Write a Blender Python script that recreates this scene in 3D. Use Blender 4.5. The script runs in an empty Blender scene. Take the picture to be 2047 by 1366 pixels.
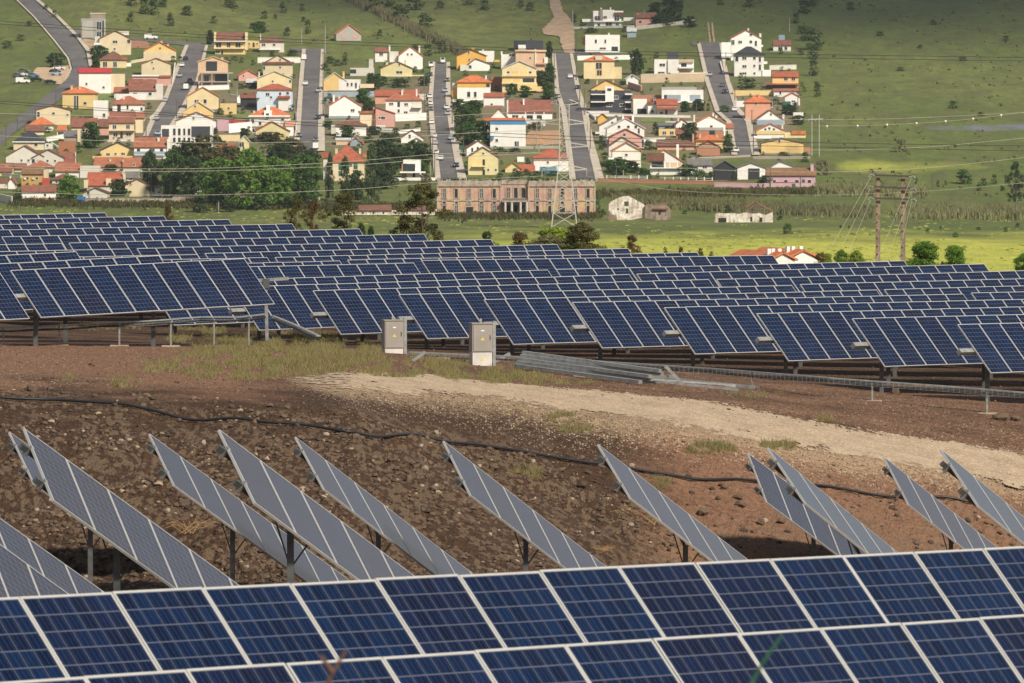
import bpy, math, random
import numpy as np
from mathutils import Vector, Matrix
F=14000.0; CX=1023.5; CY=683.0; PH=0.035
rnd=random.Random(7)
sc=bpy.context.scene; col=sc.collection
CP,SP=math.cos(PH),math.sin(PH)
def ray(x,y):
    cx=(x-CX)/F; cy=-(y-CY)/F
    d=(cx,CP+cy*SP,-SP+cy*CP)
    return d[0]/d[1],d[2]/d[1]
def pt(x,y,D):
    u,v=ray(x,y); return Vector((u*D,D,v*D))
def proj(p):
    x,y,z=p; dy=y*CP-z*SP; dz=y*SP+z*CP
    return CX+F*x/dy, CY-F*dz/dy
# ---------------------------------------------------------------- terrain
def zz(x,y,D): return ray(x,y)[1]*D
_near=[(-12,-2.4),(20,-4.2),(45,-5.6),(60,-6.0),(72,-7.2),(90,-9.4),(110,-10.3),(130,-10.8),(148,-11.0)]
def _c(x,lst,a,b): return _near+[(D,zz(x,y,D)) for D,y in lst]+[(245,a),(300,b)]
_far=[(325,-9.4),(380,-15),(460,-24),(560,-27),(800,-30),(1100,-32.5),(1370,-34),(1818,-34),(2000,-34),(2120,-26.8),(2150,-24.1),(2600,13.5),(3000,52),(3600,130),(4600,270)]
PC=[(ray(0,683)[0],_c(0,[(154,1150),(160,1010),(166,880),(172,800),(182,752),(200,712),(213,694)],-8.0,-7.9)+_far),
    (ray(700,683)[0],_c(700,[(154,1150),(160,1030),(167,900),(174,820),(182,775),(195,728),(210,706)],-8.6,-8.1)+_far),
    (ray(1400,683)[0],_c(1400,[(177,1150),(180,1050),(184,950),(188,872),(193,822),(200,788),(207,768),(214,754)],-8.9,-8.5)+_far),
    (ray(2047,683)[0],_c(2047,[(185,1150),(188,1060),(191,990),(195,935),(199,885),(204,838),(210,815),(216,803)],-9.4,-8.9)+_far)]
PU=np.array([c[0] for c in PC]); PK=[(np.array([k[0] for k in c[1]]),np.array([k[1] for k in c[1]])) for c in PC]
def ground_np(u,D):
    u=np.asarray(u,float); D=np.asarray(D,float)
    Z=np.stack([np.interp(D,a,b) for a,b in PK])
    uc=np.clip(u,PU[0],PU[-1]-1e-9)
    i=np.clip(np.searchsorted(PU,uc,side='right')-1,0,2)
    t=(uc-PU[i])/(PU[i+1]-PU[i])
    z0=np.take_along_axis(Z,i[None],0)[0]; z1=np.take_along_axis(Z,(i+1)[None],0)[0]
    z=z0*(1-t)+z1*t
    w=np.clip((D-2650)/400,0,1)
    z=z+w*(6*np.sin(u*70+D/230.0)+4*np.sin(u*150-D/130.0))
    return z
def gz(X,Y):
    return float(ground_np(np.array([X/max(Y,1)]),np.array([float(Y)]))[0])
def hit(x,y,lo=1300,hi=3400):
    u,v=ray(x,y); D=np.linspace(lo,hi,4200); z=ground_np(np.full_like(D,u),D)-v*D
    i=np.argmax(z>0)
    if i==0: return Vector((u*lo,lo,v*lo))
    t=z[i-1]/(z[i-1]-z[i]); d=D[i-1]+t*(D[i]-D[i-1]); return Vector((u*d,d,v*d))
def hitn(x,y): return hit(x,y,150,300)
# numpy value noise
def _h(ix,iy,s):
    n=(ix.astype(np.int64)*374761393+iy.astype(np.int64)*668265263+s*974711)&0xffffffff
    n=((n^(n>>13))*1274126177)&0xffffffff
    return ((n^(n>>16))&0xffff)/65535.0
def vnoise(x,y,s=0):
    ix=np.floor(x);iy=np.floor(y);fx=x-ix;fy=y-iy;fx=fx*fx*(3-2*fx);fy=fy*fy*(3-2*fy)
    a=_h(ix,iy,s);b=_h(ix+1,iy,s);c=_h(ix,iy+1,s);d=_h(ix+1,iy+1,s)
    return (a*(1-fx)+b*fx)*(1-fy)+(c*(1-fx)+d*fx)*fy
def fbm(x,y,o=4,s=0):
    r=0;a=.5
    for i in range(o): r=r+a*vnoise(x,y,s+i); x=x*2.03+17;y=y*2.03+5;a*=.5
    return r
# ---------------------------------------------------------------- materials
MATS={}
def nt(name):
    m=bpy.data.materials.new(name); m.use_nodes=True; t=m.node_tree; t.nodes.clear()
    o=t.nodes.new('ShaderNodeOutputMaterial'); b=t.nodes.new('ShaderNodeBsdfPrincipled'); t.links.new(b.outputs[0],o.inputs[0]); return m,t,b
def N(t,ty,**k):
    n=t.nodes.new(ty)
    for a,v in k.items():
        if a in('op',): n.operation=v
        elif a=='ins':
            for i,x in v.items():
                if isinstance(x,bpy.types.NodeSocket): t.links.new(x,n.inputs[i])
                else: n.inputs[i].default_value=x
        else: setattr(n,a,v)
    return n
def M(t,op,a,b=0.0,c=0.0): return N(t,'ShaderNodeMath',op=op,ins={0:a,1:b,2:c}).outputs[0]
def c4(c): return (c[0],c[1],c[2],1)
def mix(t,f,a,b):
    n=N(t,'ShaderNodeMix',data_type='RGBA'); 
    for i,x in ((0,f),(6,a),(7,b)):
        if isinstance(x,bpy.types.NodeSocket): t.links.new(x,n.inputs[i])
        else: n.inputs[i].default_value=x if i==0 else c4(x)
    return n.outputs[2]
def noise(t,scale,det=3,rough=.55,vec=None,coord='Object'):
    if vec is None: vec=N(t,'ShaderNodeTexCoord').outputs[coord]
    return N(t,'ShaderNodeTexNoise',ins={'Vector':vec,'Scale':scale,'Detail':det,'Roughness':rough})
def ramp(t,fac,lo,hi): return N(t,'ShaderNodeMapRange',ins={0:fac,1:lo,2:hi,3:0.0,4:1.0}).outputs[0]
def plain(name,c,rough=.6,metal=0.0,var=.15,sc_=3.0,bump=0.0,spec=.5):
    if name in MATS: return MATS[name]
    m,t,b=nt(name); n=noise(t,sc_)
    d=tuple(x*(1-var) for x in c); e=tuple(min(1,x*(1+var)) for x in c)
    t.links.new(mix(t,ramp(t,n.outputs[0],.3,.7),d,e),b.inputs['Base Color'])
    b.inputs['Roughness'].default_value=rough; b.inputs['Metallic'].default_value=metal; b.inputs['Specular IOR Level'].default_value=spec
    if bump:
        bn=N(t,'ShaderNodeBump',ins={'Height':n.outputs[0],'Strength':bump}); t.links.new(bn.outputs[0],b.inputs['Normal'])
    MATS[name]=m; return m
WC={'cream':(.74,.62,.42),'paleyellow':(.76,.63,.37),'yellow':(.74,.56,.26),'lemon':(.70,.61,.33),'orange':(.74,.44,.10),'amber':(.74,.53,.22),'white':(.85,.84,.80),
 'offwhite':(.68,.65,.58),'pink':(.66,.37,.31),'lilac':(.62,.40,.46),'peach':(.72,.50,.33),'grey':(.36,.35,.33),'darkgrey':(.055,.06,.075),'beige':(.56,.44,.31),'blue':(.60,.70,.80),
 'terracotta':(.40,.17,.09),'brick':(.42,.20,.12),'mustard':(.50,.32,.10),'red':(.45,.08,.06),'salmon':(.72,.38,.26),'dark':(.03,.035,.04),'stone':(.34,.29,.23),'bluedeep':(.10,.22,.45),'skyband':(.06,.26,.55),'greyblue':(.30,.38,.45),'green':(.03,.12,.08),'concrete':(.42,.40,.36)}
def wall(c):
    k='wall_'+c
    if k in MATS: return MATS[k]
    m,t,b=nt(k); oi=N(t,'ShaderNodeObjectInfo'); tc=N(t,'ShaderNodeTexCoord')
    n=noise(t,.35,4,.6); st=noise(t,1.3,3,.65,N(t,'ShaderNodeMapping',ins={0:tc.outputs['Object'],3:(1.5,1.5,.15)}).outputs[0])
    base=WC[c]; a=mix(t,ramp(t,n.outputs[0],.35,.75),tuple(x*.84 for x in base),base)
    a=mix(t,M(t,'MULTIPLY',ramp(t,st.outputs[0],.52,.72),.35),a,tuple(x*.62 for x in base))
    hv=N(t,'ShaderNodeHueSaturation',ins={'Hue':.5,'Saturation':1.0,'Value':M(t,'ADD',M(t,'MULTIPLY',oi.outputs['Random'],.16),.9),'Color':a})
    t.links.new(hv.outputs[0],b.inputs['Base Color']); b.inputs['Roughness'].default_value=.85
    MATS[k]=m; return m
RC={'red':(.38,.105,.055),'orange':(.58,.17,.065),'brown':(.19,.085,.055),'oldred':(.25,.095,.062),'rust':(.36,.13,.07),'darkslate':(.035,.04,.05),'grey':(.17,.16,.15),'paint':(.50,.035,.04),'white':(.6,.6,.58),'mossy':(.22,.12,.06)}
def roofm(c):
    k='roof_'+c
    if k in MATS: return MATS[k]
    m,t,b=nt(k); n=noise(t,.6,4,.65); n2=noise(t,5,2)
    tc=N(t,'ShaderNodeTexCoord'); wv=N(t,'ShaderNodeTexWave',ins={'Vector':tc.outputs['Object'],'Scale':.9,'Distortion':.3})
    base=RC.get(c,WC.get(c)); a=mix(t,ramp(t,n.outputs[0],.3,.7),tuple(x*.62 for x in base),tuple(min(1,x*1.2) for x in base))
    a=mix(t,M(t,'MULTIPLY',wv.outputs[0],.25),a,tuple(x*.6 for x in base)); a=mix(t,M(t,'MULTIPLY',ramp(t,n2.outputs[0],.5,.7),.3),a,tuple(x*.7+.05 for x in base))
    t.links.new(a,b.inputs['Base Color']); b.inputs['Roughness'].default_value=.9
    MATS[k]=m; return m
def glassm():
    return plain('window_glass',(.035,.042,.05),.15,0,.4,.5)
def leafm(name,c,c2,tr=.25):
    k='leaf_'+name
    if k in MATS: return MATS[k]
    m,t,b=nt(k); oi=N(t,'ShaderNodeObjectInfo'); g=N(t,'ShaderNodeNewGeometry'); n=noise(t,1.6,2)
    f=M(t,'ADD',M(t,'MULTIPLY',g.outputs['Random Per Island'],.55),M(t,'MULTIPLY',ramp(t,n.outputs[0],.3,.7),.5))
    a=mix(t,f,c,c2); hv=N(t,'ShaderNodeHueSaturation',ins={'Hue':.5,'Saturation':1.0,'Value':M(t,'ADD',M(t,'MULTIPLY',oi.outputs['Random'],.3),.85),'Color':a})
    t.links.new(hv.outputs[0],b.inputs['Base Color']); b.inputs['Roughness'].default_value=.7; b.inputs['Specular IOR Level'].default_value=.2
    tl=N(t,'ShaderNodeBsdfTranslucent'); t.links.new(hv.outputs[0],tl.inputs[0]); mx=N(t,'ShaderNodeMixShader',ins={0:tr,1:b.outputs[0],2:tl.outputs[0]})
    t.links.new(mx.outputs[0],[x for x in t.nodes if x.type=='OUTPUT_MATERIAL'][0].inputs[0]); MATS[k]=m; return m
def steel(): return plain('galvanised_steel',(.27,.28,.28),.55,.4,.25,6)
def dsteel(): return plain('dark_steel',(.095,.10,.10),.6,.3,.25,6)
def alu(): return plain('aluminium_frame',(.50,.50,.48),.45,.3,.06,4)
def cellm():
    m,t,b=nt('solar_cells'); uv=N(t,'ShaderNodeUVMap'); uv.uv_map='UVMap'; s=N(t,'ShaderNodeSeparateXYZ',ins={0:uv.outputs[0]}); oi=N(t,'ShaderNodeObjectInfo')
    cx=M(t,'MULTIPLY',s.outputs[0],6.0); cy=M(t,'MULTIPLY',s.outputs[1],12.0)
    fx=M(t,'FRACT',cx); fy=M(t,'FRACT',cy)
    def edge(f,w): return M(t,'GREATER_THAN',M(t,'ABSOLUTE',M(t,'SUBTRACT',f,.5)),.5-w)
    gap=M(t,'MAXIMUM',edge(fx,.028),edge(fy,.034))
    bb=M(t,'GREATER_THAN',M(t,'ABSOLUTE',M(t,'SUBTRACT',M(t,'FRACT',M(t,'ADD',M(t,'MULTIPLY',fx,3.0),0.0)),.5)),.5-.0)
    bus=M(t,'LESS_THAN',M(t,'ABSOLUTE',M(t,'SUBTRACT',M(t,'FRACT',M(t,'MULTIPLY',fx,3.0)),.5)),.055)
    cid=N(t,'ShaderNodeCombineXYZ',ins={0:M(t,'FLOOR',cx),1:M(t,'FLOOR',cy),2:M(t,'MULTIPLY',oi.outputs['Random'],97.0)})
    wn=N(t,'ShaderNodeTexWhiteNoise',ins={0:cid.outputs[0]})
    gr=N(t,'ShaderNodeTexVoronoi',ins={'Vector':N(t,'ShaderNodeMapping',ins={0:uv.outputs[0],1:cid.outputs[0],3:(40,60,1)}).outputs[0],'Scale':1.0})
    A=mix(t,wn.outputs[0],(.0012,.0065,.026),(.0028,.016,.058)); Bc=mix(t,wn.outputs[0],(.004,.0045,.017),(.0055,.009,.034))
    a=mix(t,M(t,'MULTIPLY',ramp(t,oi.outputs['Random'],.55,.95),.75),A,Bc)
    a=mix(t,M(t,'MULTIPLY',N(t,'ShaderNodeSeparateColor',ins={0:gr.outputs['Color']}).outputs[0],.4),a,(.005,.015,.050))
    sid=N(t,'ShaderNodeCombineXYZ',ins={0:M(t,'FLOOR',M(t,'MULTIPLY',s.outputs[0],36.0)),1:M(t,'FLOOR',M(t,'MULTIPLY',cy,.5)),2:M(t,'MULTIPLY',oi.outputs['Random'],31.0)}); sn=N(t,'ShaderNodeTexWhiteNoise',ins={0:sid.outputs[0]})
    a=mix(t,M(t,'MULTIPLY',sn.outputs[0],.5),a,(.001,.0015,.010)); a=mix(t,M(t,'MULTIPLY',bus,.22),a,(.10,.12,.17)); a=mix(t,M(t,'MULTIPLY',gap,.30),a,(.26,.28,.33))
    dn=noise(t,.8,4,.6); a=mix(t,M(t,'MULTIPLY',ramp(t,dn.outputs[0],.4,.8),.018),a,(.35,.30,.25))
    t.links.new(a,b.inputs['Base Color']); b.inputs['Roughness'].default_value=.16; b.inputs['IOR'].default_value=1.45; b.inputs['Specular IOR Level'].default_value=.34
    b.inputs['Coat Weight'].default_value=.0
    return m
# ---------------------------------------------------------------- mesh helpers
class MB:
    def __init__(s): s.v=[];s.f=[];s.m=[];s.uv=None
    def add(s,vs,fs,mi=0):
        o=len(s.v); s.v+= [tuple(p) for p in vs]; s.f+=[tuple(i+o for i in f) for f in fs]; s.m+=[mi]*len(fs); return s
    def box(s,x0,x1,y0,y1,z0,z1,mi=0,mt=None):
        vs=[Vector(p) for p in((x0,y0,z0),(x1,y0,z0),(x1,y1,z0),(x0,y1,z0),(x0,y0,z1),(x1,y0,z1),(x1,y1,z1),(x0,y1,z1))]
        if mt: vs=[mt@p for p in vs]
        return s.add(vs,[(0,3,2,1),(4,5,6,7),(0,1,5,4),(1,2,6,5),(2,3,7,6),(3,0,4,7)],mi)
    def beam(s,a,b,w,h=None,mi=0,up=(0,0,1)):
        a=Vector(a);b=Vector(b);h=h or w; d=(b-a).normalized(); upv=Vector(up)
        if abs(d.dot(upv))>.95: upv=Vector((0,1,0))
        x=d.cross(upv).normalized()*w/2; y=x.cross(d).normalized()*h/2
        vs=[a-x-y,a+x-y,a+x+y,a-x+y,b-x-y,b+x-y,b+x+y,b-x+y]
        return s.add(vs,[(0,1,2,3),(7,6,5,4),(0,4,5,1),(1,5,6,2),(2,6,7,3),(3,7,4,0)],mi)
    def tube(s,pts,r,n=6,mi=0,r2=None):
        pts=[Vector(p) for p in pts]; rings=[]
        for i,p in enumerate(pts):
            d=(pts[min(i+1,len(pts)-1)]-pts[max(i-1,0)]).normalized(); up=Vector((0,0,1)) if abs(d.z)<.9 else Vector((0,1,0))
            x=d.cross(up).normalized(); y=x.cross(d); rr=r if r2 is None else r+(r2-r)*i/(len(pts)-1)
            rings.append([p+(x*math.cos(k*2*math.pi/n)+y*math.sin(k*2*math.pi/n))*rr for k in range(n)])
        vs=[q for R in rings for q in R]; fs=[]
        for i in range(len(pts)-1):
            for k in range(n): fs.append((i*n+k,i*n+(k+1)%n,(i+1)*n+(k+1)%n,(i+1)*n+k))
        fs.append(tuple(range(n))[::-1]); fs.append(tuple((len(pts)-1)*n+k for k in range(n)))
        return s.add(vs,fs,mi)
    def build(s,name,mats,parent=None,loc=None,smooth=False):
        me=bpy.data.meshes.new(name); me.from_pydata([tuple(v) for v in s.v],[],s.f)
        if not isinstance(mats,(list,tuple)): mats=[mats]
        for m in mats: me.materials.append(m)
        if len(mats)>1: me.polygons.foreach_set('material_index',s.m)
        if smooth: me.polygons.foreach_set('use_smooth',[True]*len(s.f))
        me.update(); o=bpy.data.objects.new(name,me); col.objects.link(o)
        if parent: o.parent=parent
        if loc is not None: o.location=loc
        return o
def thing(name,label,cat,loc=(0,0,0),rz=0,group=None):
    o=bpy.data.objects.new(name,None); col.objects.link(o); o.location=loc; o.rotation_euler=(0,0,rz); o['label']=label; o['category']=cat; o['kind']='thing'; o.empty_display_size=.2
    if group:o['group']=group
    return o
def tag(o,label=None,cat=None,group=None,kind=None):
    if label:o['label']=label
    if cat:o['category']=cat
    if group:o['group']=group
    o['kind']=kind or 'thing'
    return o
def child(me,name,parent,loc=(0,0,0),mat=None):
    o=bpy.data.objects.new(name,me); col.objects.link(o); o.parent=parent; o.location=loc
    if mat is not None: o.matrix_local=mat
    return o
LAND=[]
ORD=['first','second','third','fourth','fifth','sixth','seventh','eighth','ninth','tenth','eleventh','twelfth','thirteenth','fourteenth','fifteenth','sixteenth','seventeenth','eighteenth','nineteenth','twentieth']
USED=set()
def near_label(look,x,y):
    best=sorted(LAND,key=lambda l:(l[0]-x)**2+((l[1]-y)*1.3)**2)
    for l in best[:6]:
        dx,dy=x-l[0],y-l[1]
        opts=['right of' if dx>0 else 'left of','in front of' if dy>0 else 'behind']
        if abs(dy)>abs(dx): opts.reverse()
        for r in opts:
            s=f"{look} {r} the {l[2]}"
            if s not in USED: USED.add(s); return s
    raise RuntimeError(look)
# ---------------------------------------------------------------- near ground
def soil():
    m,t,b=nt('soil'); at=N(t,'ShaderNodeVertexColor',layer_name='mask'); s=N(t,'ShaderNodeSeparateColor',ins={0:at.outputs[0]}); red,grav,rub=s.outputs[0],s.outputs[1],s.outputs[2]
    geo=N(t,'ShaderNodeNewGeometry').outputs['Position']
    n1=noise(t,.5,6,.6,geo); n2=noise(t,6,4,.65,geo); gm=N(t,'ShaderNodeMapping',ins={0:geo,3:(1,.3,1)}).outputs[0]; vo=N(t,'ShaderNodeTexVoronoi',ins={'Vector':gm,'Scale':8.0,'Randomness':1.0}); vo2=N(t,'ShaderNodeTexVoronoi',ins={'Vector':gm,'Scale':15.0})
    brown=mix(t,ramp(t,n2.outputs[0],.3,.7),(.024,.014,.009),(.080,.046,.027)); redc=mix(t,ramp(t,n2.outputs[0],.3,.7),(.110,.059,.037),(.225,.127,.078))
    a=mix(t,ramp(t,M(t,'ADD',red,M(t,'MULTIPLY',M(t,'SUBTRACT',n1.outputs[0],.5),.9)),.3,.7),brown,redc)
    vr=N(t,'ShaderNodeSeparateColor',ins={0:vo2.outputs['Color']})
    peb=M(t,'MULTIPLY',M(t,'LESS_THAN',vo2.outputs['Distance'],.42),M(t,'GREATER_THAN',vr.outputs[0],.55)); pv=mix(t,vr.outputs[1],(.14,.10,.075),(.44,.35,.25))
    pm=M(t,'MULTIPLY',peb,ramp(t,M(t,'ADD',grav,M(t,'MULTIPLY',M(t,'SUBTRACT',n1.outputs[0],.5),.9)),.0,.7)); a=mix(t,pm,a,pv)
    fg=mix(t,n2.outputs[0],(.26,.18,.11),(.42,.32,.21)); a=mix(t,M(t,'MULTIPLY',ramp(t,M(t,'ADD',grav,M(t,'MULTIPLY',M(t,'SUBTRACT',n2.outputs[0],.5),1.2)),.55,1.1),.75),a,fg)
    vc=N(t,'ShaderNodeSeparateColor',ins={0:vo.outputs['Color']}); a=mix(t,M(t,'MULTIPLY',M(t,'MULTIPLY',rub,M(t,'GREATER_THAN',vc.outputs[0],.6)),.5),a,(.16,.115,.075))
    t.links.new(a,b.inputs['Base Color']); b.inputs['Roughness'].default_value=.95; b.inputs['Specular IOR Level'].default_value=.15
    h=M(t,'ADD',M(t,'MULTIPLY',n2.outputs[0],.6),M(t,'MULTIPLY',vo2.outputs['Distance'],-.5)); bp=N(t,'ShaderNodeBump',ins={'Height':h,'Strength':.9,'Distance':.08}); t.links.new(bp.outputs[0],b.inputs['Normal'])
    return m
def grid(name,us,Ds,mat,disp=None,mask=None,kind='structure'):
    U,D=np.meshgrid(us,Ds); X=U*np.maximum(D,12); Z=ground_np(U,D)
    if disp is not None: Z=Z+disp(X,D,U)
    co=np.stack([X,D,Z],-1).reshape(-1,3); nu,nd=len(us),len(Ds)
    i=np.arange(nd-1)[:,None]*nu+np.arange(nu-1)[None]; f=np.stack([i,i+1,i+nu+1,i+nu],-1).reshape(-1,4)
    me=bpy.data.meshes.new(name); me.vertices.add(len(co)); me.vertices.foreach_set('co',co.astype(np.float32).ravel())
    me.loops.add(f.size); me.loops.foreach_set('vertex_index',f.astype(np.int32).ravel()); me.polygons.add(len(f)); me.polygons.foreach_set('loop_start',np.arange(0,f.size,4,dtype=np.int32))
    me.update(calc_edges=True); me.polygons.foreach_set('use_smooth',np.ones(len(f),bool))
    if mask is not None:
        ca=me.color_attributes.new('mask','FLOAT_COLOR','POINT'); ca.data.foreach_set('color',mask(X,D,Z).reshape(-1,4).astype(np.float32).ravel())
    me.materials.append(mat); o=bpy.data.objects.new(name,me); col.objects.link(o); o['kind']=kind; return o
def ipx(X,D,Z):
    dy=D*CP-Z*SP; dz=D*SP+Z*CP; return CX+F*X/dy, CY-F*dz/dy
PU_X=[-400,560,680,860,1000,1200,1400,1550,1700,2047,2400]; PU_Y=[757,755,747,757,773,793,815,838,866,916,970]; PL_Y=[758,764,780,789,802,832,867,890,915,974,1032]
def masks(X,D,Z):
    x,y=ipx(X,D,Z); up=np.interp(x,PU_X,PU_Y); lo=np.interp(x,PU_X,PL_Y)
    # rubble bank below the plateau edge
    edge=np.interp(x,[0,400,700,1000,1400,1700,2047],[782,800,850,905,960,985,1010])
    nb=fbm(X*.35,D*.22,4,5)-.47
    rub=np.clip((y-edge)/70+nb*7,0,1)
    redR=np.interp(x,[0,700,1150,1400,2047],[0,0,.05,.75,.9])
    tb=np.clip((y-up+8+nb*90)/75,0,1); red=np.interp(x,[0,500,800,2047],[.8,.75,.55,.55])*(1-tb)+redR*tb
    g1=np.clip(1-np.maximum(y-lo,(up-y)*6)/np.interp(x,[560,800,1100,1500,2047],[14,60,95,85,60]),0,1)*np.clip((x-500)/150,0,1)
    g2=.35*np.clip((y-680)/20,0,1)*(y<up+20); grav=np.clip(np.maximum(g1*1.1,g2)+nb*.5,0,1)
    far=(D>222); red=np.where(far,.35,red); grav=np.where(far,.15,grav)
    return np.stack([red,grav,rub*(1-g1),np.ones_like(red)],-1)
def disp_near(X,D,U):
    inb=np.clip((D-149)/4,0,1)*np.clip((221-D)/8,0,1)
    bank=np.interp(U,[-.07,-.02,.03,.075],[171,176,186,194]); rb=np.clip((bank-D)/3+.3,0.3,1)
    n=fbm(X*.5,D*.35,3,2)-.45; c=np.abs(fbm(X*3.2,D*.95,3,9)-.47); c2=fbm(X*9,D*2.6,2,21)-.37
    return (n*.5*rb+ (.5*c*.45+c2*.14)*rb*np.clip(.25+2.4*(fbm(X*.45,D*.16,3,55)-.22),.3,1.35))*inb - .0
def q(a,b,s): return list(np.arange(a,b,s))
us=np.array(q(-.45,-.1,.02)+q(-.1,-.078,.002)+q(-.078,.078,.00027)+q(.078,.1,.002)+q(.1,.46,.02))
Ds=np.array(q(-12,100,4)+q(100,148,2)+q(148,196,.07)+q(196,222,.2)+q(222,331,3))
Ds=np.concatenate([Ds[Ds<330],[330]])
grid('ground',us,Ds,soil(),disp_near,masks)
# gravel path
def gravelm():
    m,t,b=nt('path_gravel'); geo=N(t,'ShaderNodeNewGeometry').outputs['Position']; at=N(t,'ShaderNodeVertexColor',layer_name='mask'); s=N(t,'ShaderNodeSeparateColor',ins={0:at.outputs[0]})
    n=noise(t,1.2,5,.6,geo); v=N(t,'ShaderNodeTexVoronoi',ins={'Vector':geo,'Scale':22.0}); vr=N(t,'ShaderNodeSeparateColor',ins={0:v.outputs['Color']})
    n3=noise(t,6,4,.7,N(t,'ShaderNodeMapping',ins={0:geo,3:(1,.4,1)}).outputs[0])
    a=mix(t,ramp(t,n.outputs[0],.3,.7),(.27,.195,.125),(.42,.32,.215)); a=mix(t,M(t,'MULTIPLY',vr.outputs[0],.45),a,(.28,.21,.14)); a=mix(t,M(t,'MULTIPLY',M(t,'GREATER_THAN',vr.outputs[1],.8),.5),a,(.62,.52,.39))
    t.links.new(a,b.inputs['Base Color']); b.inputs['Roughness'].default_value=.95
    bp=N(t,'ShaderNodeBump',ins={'Height':v.outputs['Distance'],'Strength':.6,'Distance':.03}); t.links.new(bp.outputs[0],b.inputs['Normal'])
    al=M(t,'GREATER_THAN',M(t,'ADD',s.outputs[0],M(t,'ADD',M(t,'MULTIPLY',M(t,'SUBTRACT',n3.outputs[0],.5),1.9),M(t,'MULTIPLY',M(t,'SUBTRACT',n.outputs[0],.5),1.4))),.5)
    t.links.new(al,b.inputs['Alpha']); return m
def build_path():
    xs=np.arange(530,2420,5.0); tt=np.linspace(-.35,1.35,34); P=[];C=[]
    for x in xs:
        up=np.interp(x,PU_X,PU_Y); lo=np.interp(x,PU_X,PL_Y); fade=min(1,(x-530)/300)**.7
        a=hitn(x,up-.35*(lo-up)); b=hitn(x,lo+.35*(lo-up))
        for s_ in np.linspace(0,1,34):
            p=a.lerp(b,s_); P.append((p.x,p.y)); e=min(s_*1.7/.42,(1-s_)*1.7/.6); C.append(max(0,min(1,e))*fade)
    P=np.array(P); z=ground_np(P[:,0]/P[:,1],P[:,1])+disp_near(P[:,0],P[:,1],P[:,0]/P[:,1])*1.0+.006
    z=np.maximum(z,ground_np(P[:,0]/P[:,1],P[:,1])+.004)
    me=bpy.data.meshes.new('gravel_path'); n=34; m=len(xs)
    f=[(i*n+j,(i+1)*n+j,(i+1)*n+j+1,i*n+j+1) for i in range(m-1) for j in range(n-1)]
    me.from_pydata([(P[i,0],P[i,1],z[i]) for i in range(len(P))],[],f); me.polygons.foreach_set('use_smooth',[True]*len(f))
    ca=me.color_attributes.new('mask','FLOAT_COLOR','POINT'); ca.data.foreach_set('color',np.repeat(np.array(C,np.float32)[:,None],4,1).ravel())
    me.materials.append(gravelm()); o=bpy.data.objects.new('gravel_path',me); col.objects.link(o); o['kind']='structure'
build_path()
def gsurf(p):
    X=np.array([p.x]);D=np.array([p.y]); return float((ground_np(X/D,D)+disp_near(X,D,X/D))[0])
# rubble
def rockmesh(mb,c,r,rg,sq=.7):
    import math as _m
    t=(1+5**.5)/2; V=[(-1,t,0),(1,t,0),(-1,-t,0),(1,-t,0),(0,-1,t),(0,1,t),(0,-1,-t),(0,1,-t),(t,0,-1),(t,0,1),(-t,0,-1),(-t,0,1)]
    Fc=[(0,11,5),(0,5,1),(0,1,7),(0,7,10),(0,10,11),(1,5,9),(5,11,4),(11,10,2),(10,7,6),(7,1,8),(3,9,4),(3,4,2),(3,2,6),(3,6,8),(3,8,9),(4,9,5),(2,4,11),(6,2,10),(8,6,7),(9,8,1)]
    a=rg.uniform(0,6.3); sx,sy,sz=rg.uniform(.7,1.3),rg.uniform(.7,1.2),rg.uniform(.5,.95)*sq/.7; vs=[]
    for v in V:
        k=r/1.9*rg.uniform(.75,1.2); x,y,z=v[0]*k*sx,v[1]*k*sy,v[2]*k*sz
        vs.append((c[0]+x*_m.cos(a)-y*_m.sin(a),c[1]+x*_m.sin(a)+y*_m.cos(a),c[2]+z))
    mb.add(vs,Fc)
def rockm():
    m,t,b=nt('rock'); g=N(t,'ShaderNodeNewGeometry'); n=noise(t,4,4)
    a=mix(t,g.outputs['Random Per Island'],(.036,.024,.016),(.15,.098,.060)); a=mix(t,M(t,'MULTIPLY',M(t,'GREATER_THAN',g.outputs['Random Per Island'],.93),.6),a,(.42,.34,.25)); a=mix(t,M(t,'MULTIPLY',ramp(t,n.outputs[0],.4,.7),.5),a,(.10,.075,.055))
    t.links.new(a,b.inputs['Base Color']); b.inputs['Roughness'].default_value=.9; bp=N(t,'ShaderNodeBump',ins={'Height':n.outputs[0],'Strength':.5,'Distance':.05}); t.links.new(bp.outputs[0],b.inputs['Normal']); return m
RK=rockm()
mb=MB(); rg=random.Random(3); PUp=lambda x: np.interp(x,PU_X,PU_Y) if x>560 else 9999; PLo=lambda x: np.interp(x,PU_X,PL_Y)
for i in range(17000):
    x=rg.uniform(-30,2080); y=rg.uniform(690,1185); 
    e=np.interp(x,[0,400,700,1000,1400,1700,2047],[772,795,830,885,950,985,1010])
    if y<e:
        if rg.random()<.35 or PUp(x)<y<PLo(x): continue
        r=rg.uniform(.012,.034) if rg.random()<.97 else rg.uniform(.03,.07)
    else:
        if x>1350 and rg.random()<.72: continue
        if vnoise(np.array([x/95.]),np.array([y/38.]),77)[0]<.36 and rg.random()<.8: continue
        r=.018+.085*rg.random()**3.0
        if rg.random()<.012: r*=1.7
    p=hitn(x,y); rockmesh(mb,(p.x,p.y,gsurf(p)+r*.25),r,rg)
tag(mb.build('rubble',RK),'brown stones and clods scattered over the dirt bank','rubble',kind='stuff')
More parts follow.
